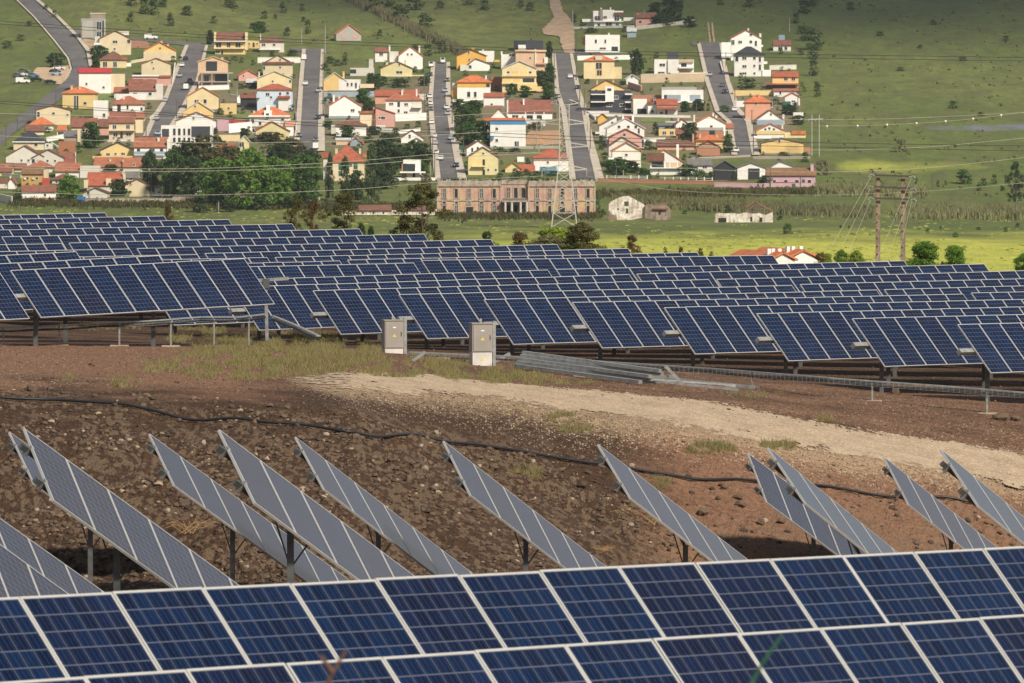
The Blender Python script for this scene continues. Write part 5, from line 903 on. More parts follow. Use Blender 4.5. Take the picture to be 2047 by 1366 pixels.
# village trees: x,base,w,h,kind,mat
VT=[(183,296,48,52,'round','green','round green tree'),(138,398,52,48,'round','bright','bright round tree'),(242,392,50,34,'round','dark','dark round tree'),(94,266,28,14,'bush','green','small clipped tree'),
(300,392,42,92,'big','dark','dark tree'),(345,396,60,100,'big','green','tall shady green tree'),(385,400,60,90,'big','dark','dark leafy tree'),(415,330,70,62,'round','olive','brownish tree'),(372,330,50,50,'round','dark','dark tree'),(455,340,60,48,'round','olive','loose brownish tree'),
(438,410,92,96,'big','bright','broad bright tree'),(500,418,96,122,'big','bright','largest bright green tree'),(550,416,84,104,'big','bright','second largest bright tree'),(605,405,84,100,'big','green','big green tree'),(580,330,70,54,'big','olive','brown green tree'),(560,345,60,60,'big','dark','dark wide tree'),(616,345,52,46,'round','dark','dark tree'),
(660,400,24,92,'cyp','dark','slim cypress'),(690,405,34,90,'cyp','dark','second cypress'),(742,408,38,112,'cyp','dark','broad cypress'),(712,400,40,60,'round','dark','dark rounded tree'),(765,330,56,54,'round','dark','big dark tree'),(790,336,70,48,'round','dark','wide dark tree'),(845,330,46,44,'round','dark','dark tree'),(828,315,38,36,'round','green','green tree'),(770,378,56,66,'big','dark','shadowy tree'),
(852,372,22,26,'round','grey','pale silvery tree'),(843,352,30,30,'round','green','garden tree'),(400,425,60,40,'bush','dark','hedge like bush'),(520,420,60,36,'bush','dark','low dark bush'),(575,418,50,30,'bush','dark','low dark bush'),(625,415,40,30,'bush','green','low green bush'),(455,424,50,28,'bush','dark','low bush'),
(930,262,44,46,'round','green','leafy garden tree'),(960,292,46,52,'round','green','loose grey green tree'),(930,290,40,44,'round','green','green tree'),(1007,292,28,54,'round','green','upright green tree'),(1070,262,28,18,'round','grey','pinkish leafless tree'),
(945,228,42,28,'round','green','garden tree'),(918,225,30,28,'round','green','garden bush tree'),(1022,190,24,24,'round','green','small tree'),(1050,195,26,24,'round','green','small tree'),(1075,180,44,40,'round','dark','dark shrub tree'),(1095,200,34,36,'round','green','garden tree'),(1100,166,22,40,'round','dark','dark tree'),(1098,116,18,34,'round','dark','dark tree'),
(848,172,22,20,'round','dark','round garden tree'),(745,180,36,34,'round','dark','dark bush tree'),(725,206,36,28,'round','green','green tree'),(765,170,38,20,'bush','dark','dark shrub'),(800,175,60,22,'bush','dark','dark garden hedge'),(830,145,16,14,'bush','dark','shrub'),
(198,120,38,30,'round','green','grey green tree'),(192,140,20,26,'round','dark','dark tree'),(112,135,34,30,'round','dark','dark round tree'),(480,105,50,16,'bush','dark','dark hedge'),(545,104,18,18,'bush','green','green shrub'),(585,112,36,14,'bush','dark','dark hedge'),(420,90,18,30,'round','dark','dark tree'),
(520,66,26,24,'round','green','hill tree'),(505,58,20,14,'bush','dark','dark shrub'),(440,230,24,16,'bush','green','green shrub'),(462,234,20,12,'bush','green','green shrub'),(483,205,12,14,'bush','bright','small green bush'),(555,215,16,18,'round','bright','small bright tree'),(360,128,16,18,'bush','dark','shrub'),(346,124,18,14,'bush','green','shrub'),
(488,274,24,18,'round','dark','dark round shrub'),(430,268,18,12,'bush','dark','shrub'),(540,285,50,22,'round','olive','brownish leafless tree'),(262,208,10,10,'bush','green','shrub'),(282,262,18,18,'bush','green','green bush'),(35,398,34,22,'bush','grey','grey green bush'),(35,406,24,22,'bush','dark','dark bush'),(222,344,24,16,'round','dark','dark tree'),(195,330,36,14,'bush','green','green bushes clump'),
(695,276,32,26,'round','green','garden tree'),(748,270,28,18,'round','dark','dark shrub tree'),(790,270,24,16,'bush','dark','dark shrub'),(837,256,20,16,'bush','green','green bush'),(765,248,30,10,'bush','bright','yellow green bush'),(815,258,20,12,'bush','green','green shrub'),(700,315,20,22,'bush','green','bush'),
(1000,306,36,14,'bush','green','dark green hedge'),(1030,306,44,12,'bush','dark','long hedge'),(1335,262,26,12,'bush','dark','pool garden hedge'),(1590,218,20,16,'bush','dark','garden shrub'),(1596,250,24,20,'round','dark','garden tree'),(700,222,24,14,'bush','green','climbing plant'),(736,226,26,24,'round','dark','round dark tree'),(650,210,16,18,'bush','green','green shrub'),(655,255,20,16,'round','green','garden tree'),(690,270,36,22,'round','green','leafy tree'),(775,288,34,22,'round','dark','dark garden tree'),(735,286,30,14,'bush','dark','dark hedge'),(1240,350,40,36,'round','green','leafy garden tree'),(1222,345,34,26,'round','green','garden tree'),(1262,345,36,24,'round','dark','garden tree'),(1285,358,40,26,'bush','green','garden hedge'),(1375,352,36,24,'round','green','garden tree'),(1400,362,40,26,'bush','green','garden bush'),(1420,362,22,22,'bush','dark','round bush'),(1467,362,20,20,'bush','dark','round bush'),
(1530,372,26,22,'round','dark','dark round tree'),(1455,290,20,22,'round','green','green tree'),(1455,305,22,22,'round','dark','dark tree'),(1417,305,18,14,'bush','olive','olive bush'),(1440,306,16,12,'bush','olive','olive shrub'),(1378,285,40,40,'round','dark','dark loose tree'),(1295,300,28,24,'bush','dark','garden bush'),(1310,268,22,26,'bush','dark','ivy bush'),(1215,276,16,20,'bush','dark','shrub'),(1203,300,18,34,'bush','dark','shrub'),
(1272,150,26,54,'round','dark','dark tall tree'),(1268,150,14,34,'cyp','grey','dead looking palm trunk'),(1250,64,20,14,'bush','olive','olive bush'),(1182,66,40,12,'bush','green','garden bushes'),(1325,52,40,26,'round','dark','dark hill tree'),(1345,45,40,32,'round','dark','dark hill tree'),(1380,55,24,24,'round','dark','dark tree'),(1310,30,30,26,'round','dark','dark hill tree'),(1345,20,40,30,'round','dark','dark hill tree'),(1290,40,24,16,'bush','grey','grey bush'),
(1370,224,26,22,'round','green','garden tree'),(1396,222,30,24,'round','dark','dark garden tree'),(1415,222,16,18,'bush','green','shrub'),(1448,226,36,18,'bush','green','green hedge'),(1245,170,22,10,'bush','dark','shrub'),(1500,176,66,22,'bush','dark','dark garden bushes'),(1480,156,14,12,'bush','dark','shrub'),(1575,230,30,22,'round','dark','dark garden tree'),(1560,108,16,14,'bush','green','shrub'),(1585,272,14,8,'bush','dark','shrub'),(1603,272,14,8,'bush','green','shrub'),(1610,325,24,24,'bush','green','green bush'),(1642,350,50,34,'bush','grey','grey reed like bush'),(1565,314,40,12,'bush','dark','dark shrubs'),(1395,90,8,8,'bush','dark','shrub'),
(1180,120,10,16,'bush','dark','shrub'),(1175,168,18,12,'bush','dark','shrub'),(1165,55,18,18,'bush','dark','shrub'),(1148,46,14,22,'bush','dark','shrub'),(1030,352,24,18,'bush','dark','dark bush'),(1000,358,30,14,'bush','green','green bush'),(1052,350,22,14,'bush','dark','dark bush'),(1075,352,30,12,'bush','green','ground cover bush'),(1107,352,40,14,'bush','green','green bush')]
for x,yb,w_,h_,kd,mt,lk in VT:
    plant(kd,mt,x,yb,w_,h_,NL(lk,x,yb-h_/2),cat='tree' if kd!='bush' else 'bush')
# hillside bushes
HB=[(92,18,14,8),(108,34,14,12),(40,80,20,10),(15,95,24,12),(60,50,18,8),(265,10,26,18),(288,26,26,26),(262,42,16,16),(318,12,34,30),(305,28,28,24),(340,50,18,20),(370,28,18,12),(300,64,10,8),(376,30,20,16),(428,45,16,12),(565,24,18,18),(528,36,20,12),(467,16,18,20),(455,12,20,14),(550,36,10,8),(604,20,14,12),(607,42,10,8),(616,66,18,22),(575,70,16,14),(745,20,44,24),(800,40,40,26),(850,55,34,24),(780,12,44,30),(825,18,44,30),(760,70,14,10),(880,15,20,12),(935,8,30,14),(970,18,26,16),(855,110,26,18),(880,105,30,20),(830,108,20,16),(1060,20,20,14),(1040,12,16,10),(1610,25,34,22),(1700,18,22,12),(1590,45,22,16),(1600,66,20,12),(1625,98,40,34),(1610,80,26,24),(1625,116,24,22),(1628,150,26,26),(1632,180,14,14),(1634,192,16,22),(1800,140,20,6),(1905,215,22,12),(1960,230,16,6),(1620,10,30,14),(2010,80,20,8),(1500,12,26,12),(1440,8,20,10),(1600,108,14,10),(690,128,16,12),(660,126,20,12),(676,130,20,10),(650,140,18,12),(1865,48,16,8),(1760,70,18,7),(1925,120,18,7),(1840,95,14,6)]
HB.sort(); cnt={}
regs=[(0,230,'on the slope left of the hill road'),(230,420,'on the hill behind the amber top gabled house'),(420,660,'on the hill above the long yellow house'),(660,900,'on the hill behind the big white top house'),(900,1100,'on the hill left of the dirt track'),(1100,1580,'on the hill above the white villas'),(1580,1690,'on the grass edge right of the last houses'),(1690,2100,'on the open meadow hill at right')]
for x,y,w_,h_ in HB:
    rg_=[r for r in regs if r[0]<=x<r[1]][0][2]; cnt[rg_]=cnt.get(rg_,0)+1
    plant('bush','hill',x,y+2,w_*1.35,h_*1.5,f"{ORD[cnt[rg_]-1]} dark bush from the left {rg_}",group='dark bushes scattered on the hillside')
# meadow shrubs
MS=[(1800,304,42,26,'grey','large grey leafless bush in the middle of the right meadow'),(1925,368,50,30,'green','widest green shrub of the line across the right meadow'),(1832,368,12,14,'green','small green shrub right of the twin pole tops'),(1875,374,10,14,'green','slim green shrub left of the widest meadow shrub'),(1890,370,8,10,'green','little shrub touching the widest meadow shrub'),(1965,372,26,16,'green','medium green shrub right of the widest meadow shrub'),(1987,368,18,20,'green','dark upright shrub of the meadow line'),(1956,382,20,14,'dark','dark low shrub under the meadow line'),(2005,382,16,8,'dark','small dark shrub near the leaning tree'),
(1390,420,26,14,'dark','dark shrub left of the ruin with the open roof'),(1370,428,18,9,'green','green shrub behind the broken walls'),(1455,432,24,24,'dark','dark bush right behind the open roofed ruin'),(1560,440,20,10,'dark','dark bush right of the open roofed ruin'),(1575,468,30,22,'green','yellow green weed bush below the open roofed ruin'),(1715,436,12,10,'dark','small dark bush left of the twin poles'),(1910,475,18,11,'green','lone round green bush low in the right meadow'),(2010,464,18,10,'green','green bush low near the right edge'),(2035,455,16,10,'green','green bush at the right frame edge'),(1680,456,9,6,'dark','tiny bush left of the twin pole foot'),(1697,457,10,6,'dark','second tiny bush left of the twin pole foot'),(1855,464,12,7,'dark','tiny dark bush right of the twin poles'),(1955,460,16,6,'dark','flat dark bush in the low meadow'),(1880,458,8,6,'green','tiny green bush in the low meadow'),
(1195,425,14,40,'green','ivy climbing the right end wall of the ruined palace'),(1205,430,18,12,'dark','dark scrub between the palace and the small ruin')]
for x,y,w_,h_,mt,l in MS: plant('bush',mt,x,y,w_,h_*1.1,l)
# reed beds : stuff
def reeds(name,x0,x1,y0,y1,n,h,mt,label):
    m_=MB()
    for i in range(n):
        x=rnd.uniform(x0,x1); t_=(x-x0)/(x1-x0); y=y0+(y1-y0)*t_+rnd.gauss(0,3.4); P=hit(x,y); hh=h*rnd.uniform(.35,1.0); a=rnd.uniform(0,3.1); w_=rnd.uniform(.08,.22)
        for k_ in range(3):
            a=rnd.uniform(0,3.1); dx,dy=math.cos(a)*w_,math.sin(a)*w_; ox,oy=rnd.uniform(-1,1),rnd.uniform(-1,1)
            m_.add([(P.x+ox-dx,P.y+oy-dy,P.z-.2),(P.x+ox+dx,P.y+oy+dy,P.z-.2),(P.x+ox+dx*1.2,P.y+oy+dy*1.2,P.z+hh*.7),(P.x+ox+rnd.uniform(-.7,.7),P.y+oy,P.z+hh*1.2),(P.x+ox-dx*1.2,P.y+oy-dy*1.2,P.z+hh*.65)],[(0,1,2,3,4)])
    tag(m_.build(name,LM[mt]),label,'reeds',kind='stuff')
reeds('reeds',1230,1740,407,432,3600,2.3,'reed','band of grey green reeds crossing the meadow behind the small ruins')
reeds('reeds',1630,1850,385,388,1200,2.3,'reed','upper reed band right of the long pink house')
reeds('reeds',1790,2060,432,433,1900,2.8,'reed','reed band below the leaning tree at right')
reeds('reeds',1190,1640,392,386,900,1.6,'olive','rough weeds along the brick field wall')
reeds('reeds',690,930,-5,112,1300,2.8,'grey','dry cane strip running down the hill gully')
reeds('reeds',20,870,408,418,1800,1.4,'olive','rough weeds along the village foot wall'); reeds('reeds',880,1200,433,433,1000,1.3,'olive','weeds growing at the foot of the ruined palace')
# ---------------------------------------------------------------- ruins
def ruinm(name,cols,seed=0):
    m,t,b=nt(name); tc=N(t,'ShaderNodeTexCoord').outputs['Object']; n=noise(t,.28+seed*.01,5,.65,tc); n2=noise(t,.9,5,.7,tc); n3=noise(t,.16,4,.6,tc)
    a=mix(t,ramp(t,n.outputs[0],.42,.58),cols[0],cols[1]); a=mix(t,ramp(t,n3.outputs[0],.5,.62),a,cols[2]); a=mix(t,M(t,'MULTIPLY',ramp(t,n2.outputs[0],.52,.64),.8),a,cols[3]); a=mix(t,M(t,'MULTIPLY',ramp(t,noise(t,1.7,3,.6,tc).outputs[0],.55,.7),.5),a,(.10,.08,.06))
    sk_=noise(t,1.0,4,.7,N(t,'ShaderNodeMapping',ins={0:tc,3:(1.1,1.1,.13)}).outputs[0]); a=mix(t,M(t,'MULTIPLY',ramp(t,sk_.outputs[0],.5,.68),.55),a,tuple(x*.35 for x in cols[3]))
    t.links.new(a,b.inputs['Base Color']); b.inputs['Roughness'].default_value=.95; return m
PAL=ruinm('palace_plaster',[(.48,.26,.21),(.56,.36,.25),(.54,.38,.18),(.44,.37,.30)]); STN=ruinm('old_stone',[(.42,.36,.30),(.33,.27,.21),(.46,.40,.33),(.26,.21,.17)],3); WHR=ruinm('white_ruin',[(.74,.71,.64),(.50,.42,.34),(.66,.63,.57),(.34,.22,.15)],5)
P=pt(1032,430.5,2000); k=7.0; X=lambda x:(x-1032)/k; Zp=lambda y:(430.5-y)/k
pal=thing('ruined_palace','long roofless two storey palace ruin with peeling pink and ochre walls','ruin',P); LAND.append((1032,395,'ruined palace'))
DK=plain('dark_void',(.02,.018,.016),.9)
def wing(x0,x1,y0,d0,d1,mt=PAL): return MB().box(X(x0),X(x1),d0,d1,-1,Zp(y0)).build('wall',mt,pal)
wing(874,1002,373,0,14); wing(1055,1190,373,0,14); wing(1002.3,1054.7,368,1.2,13)
for x0,x1 in((873,1003),(1055,1191)):
    MB().box(X(x0),X(x1),-.35,14.3,Zp(373),Zp(371)).build('cornice',STN,pal); MB().box(X(x0)+.3,X(x1)-.3,-.12,.8,Zp(371),Zp(362)).build('parapet',STN,pal); MB().box(X(x0)+.3,X(x1)-.3,13,13.9,Zp(371),Zp(362.6)).build('parapet',STN,pal)
    MB().box(X(x0),X(x1),-.22,-.01,Zp(402),Zp(399)).build('string_course',STN,pal)
    for xx in(x0+.5,x1-3.5): MB().box(X(xx),X(xx+3),-.18,-.012,-1,Zp(373.2)).build('pilaster',STN,pal)
    MB().box(X(x0)+.1,X(x1)-.1,-.15,-.013,-1,Zp(427)).build('base_course',STN,pal)
g=random.Random(4); m_=MB(); n=26; top=[(X(1002.5)+(X(1054.5)-X(1002.5))*i/n,Zp(362+g.uniform(-1.5,2.5))) for i in range(n+1)]
for (a,za),(b_,zb) in zip(top[:-1],top[1:]): m_.add([(a,1.0,Zp(369)),(b_,1.0,Zp(369)),(b_,1.0,zb),(a,1.0,za),(a,3,Zp(369)),(b_,3,Zp(369)),(b_,3,zb),(a,3,za)],[(0,1,2,3),(3,2,6,7),(5,4,7,6)])
m_.build('broken_parapet',STN,pal)
for x0,x1 in((874,1002),(1056,1190)):
    m_=MB(); x=x0
    while x<x1-3:
        w_=g.uniform(1.5,7); x2=min(x+w_,x1); m_.box(X(x)+.02,X(x2)-.02,.0,.6,Zp(362.001),Zp(362-g.choice([0.2,.6,1.4,2.2,3.0]))); x=x2+g.choice([0,0,2,5])
    m_.build('broken_masonry',STN,pal)
    m_=MB()
    for i in range(int((x1-x0)*1.6)):
        xx=X(g.uniform(x0,x1)); zz_=Zp(362)+g.uniform(0,.3); a=g.uniform(-.3,.3); hh=g.uniform(.3,1.0); m_.add([(xx-.15,g.uniform(0,8),zz_-.4),(xx+.15,g.uniform(0,8),zz_-.4),(xx+a,g.uniform(0,6),zz_+hh)],[(0,1,2)])
    m_.build('roof_weeds',LM['green'],pal)

def pwin(x,y0,y1,w_,nm='window',d=-.02,arch=False,bars=False):
    m_=MB(); w2=w_/k/2; z0,z1=Zp(y1),Zp(y0); cx=X(x); m_.box(cx-w2-.28,cx-w2,d-.16,d,z0,z1+.25,0).box(cx+w2,cx+w2+.28,d-.16,d,z0,z1+.25,0).box(cx-w2,cx+w2,d-.16,d,z1,z1+.25,0); m_.box(cx-w2-.4,cx+w2+.4,d-.25,d,z0-.2,z0-.002,0); m_.box(cx-w2,cx+w2,d-.03,d+.01,z0,z1,1)
    if bars: m_.box(cx-.06,cx+.06,d-.1,d-.031,z0,z1,2).box(cx-w2,cx+w2,d-.1,d-.031,z0+(z1-z0)*.6,z0+(z1-z0)*.6+.12,2)
    m_.build(nm,[STN,plain('void_grey',(.09,.085,.08),.9,0,.3,.4) if bars else DK,plain('old_frame',(.40,.38,.36),.7)],pal)
for i,x in enumerate([888,912,937.5,962.5,988,1074,1099,1124,1150.5,1175.5]): pwin(x,378,396,6,bars=i in(0,2,3,5,6,8)); 
for i,x in enumerate([888,912.5,962.5,988,1074,1099,1150.5,1175.5]): pwin(x,403.5,407.5,5.5); pwin(x,411.5,428.5,6,'doorway',bars=i in(1,2,3))
pwin(937.5,403,408,6,bars=True); pwin(1124,403,408,6); pwin(938.5,414,430,14,'doorway'); pwin(1124,414,430,10,'doorway')
for x in(1016,1031,1046): pwin(x,376,396,7,d=1.18,bars=x==1016); pwin(x,411,430 if x==1031 else 427,7,'doorway',d=1.18)
MB().box(X(1003.5),X(1054),-2.2,1.19,Zp(404),Zp(401)).build('balcony',STN,pal)
MB().box(X(1004),X(1053.5),-2.1,-2.0,Zp(401),Zp(396.5)).build('railing',plain('rusty_rail',(.16,.13,.11),.8),pal)
for x in(1010,1023,1040.5,1053): MB().tube([(X(x),-1.9,-1),(X(x),-1.9,Zp(404))],.32,8).build('column',plain('column_stone',(.52,.49,.44),.85),pal)
RD=ruinm('dark_ruin',[(.24,.18,.13),(.17,.12,.09),(.30,.24,.19),(.12,.09,.07)],9)
# small ruins
def poly_wall(name,pts,th,mat,P,k,parent,x0,y0,yoff=0):
    m_=MB(); v=[((x-x0)/k,(y0-y)/k) for x,y in pts]; n=len(v); m_.add([(a,yoff,b) for a,b in v]+[(a,yoff+th,b) for a,b in v],[tuple(range(n))[::1],tuple(range(2*n-1,n-1,-1))]+[(i,i+n,(i+1)%n+n,(i+1)%n) for i in range(n)]); return m_.build(name,mat,parent)
P=pt(1253,437,1925); k=F/1925
r=thing('ruined_barn','roofless whitewashed gable ruin with a tall window and graffiti','ruin',P); LAND.append((1240,415,'gable ruin'))
poly_wall('gable_wall',[(1217,440),(1217,408),(1222,403),(1236,396),(1245,393),(1256,392),(1266,397),(1276,403),(1286,408),(1289,412),(1289,434),(1262,440)],.7,WHR,P,k,r,1253,437)
X=lambda x:(x-1253)/k; Zp=lambda y:(437-y)/k
for x0,x1,y0,y1 in((1248,1257,403,412),(1251,1256,417,427),(1234,1238,417,420)): MB().box(X(x0),X(x1),-.05,-.01,Zp(y1),Zp(y0)).build('window',plain('leafy_void',(.06,.07,.04),.9),r)
GP=plain('graffiti_blue',(.10,.22,.30),.8,0,.05); m_=MB()
for cx,cy,rr in((1243,420,1.6),(1246,417,1.3),(1247,421,1.1)):
    for j in range(9):
        a=j*.62+cx; b_=a+.62; m_.beam((X(cx+math.cos(a)*rr),-.03,Zp(cy+math.sin(a)*rr)),(X(cx+math.cos(b_)*rr),-.03,Zp(cy+math.sin(b_)*rr)),.09,.03)
m_.build('graffiti',GP,r)
poly_wall('side_wall',[(1289,436),(1289,411),(1296,407),(1306,410),(1318,409),(1330,411),(1336,413),(1340,418),(1341,440),(1318,441),(1300,439)],.8,RD,P,k,r,1253,437,-1.0)
m_=MB(); slab(m_,[(X(1304),-1.6,Zp(419)),(X(1334),-1.6,Zp(420)),(X(1332),3,Zp(408)),(X(1308),3,Zp(409))],.2); m_.build('broken_roof',roofm('brown'),r); MB().box(X(1317),X(1321),-1.2,-1.01,Zp(428),Zp(421)).build('window',DK,r)
poly_wall('stub_wall',[(1215,444),(1215,430),(1218,420),(1222,428),(1232,432),(1233,444)],.8,RD,P,k,r,1253,437,-2.0)
P=pt(1490,448,1890); k=F/1890; X=lambda x:(x-1490)/k; Zp=lambda y:(448-y)/k
r=thing('ruined_farmhouse','low broken farmhouse ruin with a collapsed tiled roof on bare trusses','ruin',P); LAND.append((1490,430,'open roofed ruin'))
poly_wall('wall',[(1427,448),(1430,435),(1429,428),(1437,426),(1450,427),(1463,426),(1478,428),(1490,425),(1504,427),(1517,426),(1531,430),(1540,426),(1545,424),(1545,448)],.7,WHR,P,k,r,1490,448)
for x0,x1,y0,y1 in((1436,1452,436,446),(1500,1504,434,443),(1518,1524,435,444)): MB().box(X(x0),X(x1),-.05,-.01,Zp(y1),Zp(y0)).build('window',DK,r)
m_=MB()
for d0 in(0.5,3.5,6.5):
    m_.beam((X(1492),d0,Zp(424)),(X(1512),d0,Zp(406)),.25).beam((X(1512),d0,Zp(406)),(X(1546),d0,Zp(424)),.25).beam((X(1492),d0,Zp(424)),(X(1546),d0,Zp(424)),.22).beam((X(1512),d0,Zp(406)),(X(1512),d0,Zp(424)),.25).beam((X(1512),d0,Zp(420)),(X(1530),d0,Zp(415)),.2)
m_.build('roof_truss',plain('old_timber',(.16,.12,.09),.9),r)
m_=MB(); slab(m_,[(X(1511),3,Zp(404)),(X(1548),3,Zp(424)),(X(1548),9,Zp(424)),(X(1511),9,Zp(404))],.2); slab(m_,[(X(1492),5,Zp(415)),(X(1512),5,Zp(404)),(X(1512),9,Zp(404)),(X(1492),9,Zp(415))],.2); m_.build('roof',roofm('rust'),r)
P=pt(770,429,1990); k=F/1990; X=lambda x:(x-770)/k; Zp=lambda y:(429-y)/k
r=thing('ruined_stable','long low ruined stable with sagging dull brown roof left of the palace','ruin',P); LAND.append((770,420,'long stable ruin'))
poly_wall('wall',[(680,430),(680,423),(700,422),(760,421),(782,421),(800,419),(860,420),(874,418),(874,430)],.6,WHR,P,k,r,770,429)
for x in(692,706,724,745,765,790,812,838,858): MB().box(X(x),X(x+3),-.05,-.01,Zp(428),Zp(424)).build('window',DK,r)
m_=MB(); slab(m_,[(X(715),-.4,Zp(422)),(X(784),-.4,Zp(422)),(X(782),5,Zp(411)),(X(716),5,Zp(412))],.2); slab(m_,[(X(795),-.4,Zp(421)),(X(870),-.4,Zp(421)),(X(868),5,Zp(413)),(X(796),5,Zp(411))],.2); m_.build('roof',roofm('brown'),r)
# farm roofs right behind the panels
def farm(x0,x1,y0,y1,D,lab):
    P=pt((x0+x1)/2,y1+14,D); k=F/D; hw=(x1-x0)/2/k; h=14/k; rh=(y1-y0)/k; r=thing('farmhouse',lab,'house',P,rz=.3)
    MB().box(-hw,hw,0,16,-4,h).build('wall',wall('white'),r); m_=MB(); slab(m_,[(-hw*.0,-.3,h+rh),(hw+.3,-.3,h),(hw+.3,16.3,h),(0,16.3,h+rh)],.25); slab(m_,[(-hw-.3,-.3,h),(0,-.3,h+rh),(0,16.3,h+rh),(-hw-.3,16.3,h)],.25); m_.build('roof',roofm('orange'),r)
    MB().add([(-hw,-.02,h-.1),(hw,-.02,h-.1),(0,-.02,h+rh)],[(0,1,2)]).build('gable_wall',wall('white'),r)
    for cx in(-hw*.5,hw*.4,-hw*.15): MB().box(cx-.22,cx+.22,3,3.6,h,h+rh+.55).build('chimney',wall('white'),r)
farm(1540,1590,507,522,900,'left white farm building with orange roof just over the panels'); farm(1575,1636,502,518,930,'right white farm building with orange roof behind the left one')
MB().box(0,.01,0,.01,0,.01) if 0 else None
# ---------------------------------------------------------------- walls and fences
def gwall(x0,y0,x1,y1,h,c,label,th=.3,name='garden_wall',cat='wall',D=None,seg=6):
    A=[(hit(x0+(x1-x0)*i/seg,y0+(y1-y0)*i/seg) if D is None else pt(x0+(x1-x0)*i/seg,y0+(y1-y0)*i/seg,D)) for i in range(seg+1)]; o0=A[0].copy(); m_=MB()
    for i in range(seg): a,b_=A[i]-o0,A[i+1]-o0; hh=h/(F/A[i].y); m_.beam(a+Vector((0,0,hh/2-.6)),b_+Vector((0,0,hh/2-.6)),th,hh+1.2)
    c_=MB()
    for i in range(seg): a,b_=A[i]-o0,A[i+1]-o0; hh=h/(F/A[i].y); c_.beam(a+Vector((0,0,hh+.06)),b_+Vector((0,0,hh+.06)),th+.16,.12)
    r=thing(name,label,cat,o0); m_.build('wall',wall(c) if isinstance(c,str) else c,r); c_.build('coping',wall('offwhite' if c!='brick' else 'brick') if isinstance(c,str) else STN,r)
gwall(515,126,601,126,11,'white','white retaining wall below the white hilltop house')
gwall(1283,152,1410,148,3,'cream','cream top wall of the dark tower house yard'); gwall(1281,166,1408,164,16,'beige','long beige concrete retaining wall below the dark tower house')
gwall(1154,121,1268,119,9,'white','white curved yard wall behind the bright pale yellow house')
gwall(790,243,852,240,14,'white','white ribbed front wall of the corner balcony house')
gwall(1195,364,1640,374,7,'brick','long low brick wall along the village foot at right')
gwall(1208,362,1298,363,3,'white','white base of the picket fence at the fourth street corner'); gwall(1315,364,1425,366,3,'white','white base wall of the fence before the three arch villa')
gwall(1428,374,1530,376,8,'lilac','pink front yard wall left of the long pink house'); gwall(1444,372,1476,373,5,'pink','short rosy wall piece before the dark open shed')
gwall(345,404,640,402,10,STN,'stained stone wall behind the big green trees'); gwall(170,406,350,406,9,STN,'grey stained wall from the blue skip to the dark trees'); gwall(54,402,110,402,6,'terracotta','low brown brick wall at the lower left meadow edge'); gwall(-20,398,24,408,14,'offwhite','white wall corner at the left frame edge')
gwall(457,266,503,262,18,'white','white yard wall between the modern and the dormer house'); gwall(474,206,510,205,12,'white','white garden wall beside the dark carport'); gwall(580,188,640,188,6,'greyblue','x') if 0 else None
gwall(646,195,748,193,9,'greyblue','grey blue wall below the white slim window cube'); gwall(1172,232,1380,236,5,'white','long white front wall under the dark grey modern block'); gwall(1253,285,1330,284,8,'white','white rear wall left of the low yellow cabin')
gwall(1004,250,1090,252,10,'white','white wall below the long porch house'); gwall(980,298,1120,297,4,'concrete','pale wall under the blue band building and playground'); gwall(795,268,840,262,6,'white','white wall above the dark edged house'); gwall(1538,350,1540,350,1,'white','x') if 0 else None
gwall(215,284,300,282,4,'offwhite','low pale wall before the cream four window house'); gwall(300,240,322,222,5,'offwhite','white wall along the first street bend'); gwall(190,160,262,150,1,'white','x') if 0 else None
gwall(1146,58,1268,55,4,'white','white garden wall in front of the top white villa'); gwall(1272,60,1390,46,6,'concrete','grey block wall climbing behind the villas'); gwall(1538,140,1592,139,9,'offwhite','offwhite wall with plants above the amber veranda house')
gwall(1466,192,1546,189,4,'amber','yellow band wall at the fifth street'); gwall(780,364,875,362,6,'concrete','x2') if 0 else None
gwall(93,284,140,275,9,'white','white yard wall left of the small dark door garage'); gwall(880,366,1200,363,4,STN,'old wall line behind the ruined palace')
# picket fence
P=hit(1213,362); r=thing('picket_fence','white post and rail fence before the mustard trim house garden','fence',P)
for x in(1213,1231,1246,1261,1277,1294):
    q_=hit(x,362)-P; MB().box(q_.x-.15,q_.x+.15,q_.y-.15,q_.y+.15,q_.z-.5,q_.z+1.7).build('post',wall('white'),r)
a=hit(1213,362)-P;b_=hit(1294,362.6)-P
for z in(.7,1.1,1.5): MB().beam(a+Vector((0,0,z)),b_+Vector((0,0,z)),.09).build('rail',wall('white'),r)
P=hit(1317,364); r=thing('picket_fence','white post fence before the three arch villa and corrugated house','fence',P)
for x in(1317,1329,1346,1361,1376,1392,1408,1424):
    q_=hit(x,365)-P; MB().box(q_.x-.13,q_.x+.13,q_.y-.13,q_.y+.13,q_.z-.5,q_.z+1.6).build('post',wall('white'),r)
a=hit(1317,365)-P;b_=hit(1424,366)-P
for z in(.8,1.4): MB().beam(a+Vector((0,0,z)),b_+Vector((0,0,z)),.08).build('rail',wall('white'),r)
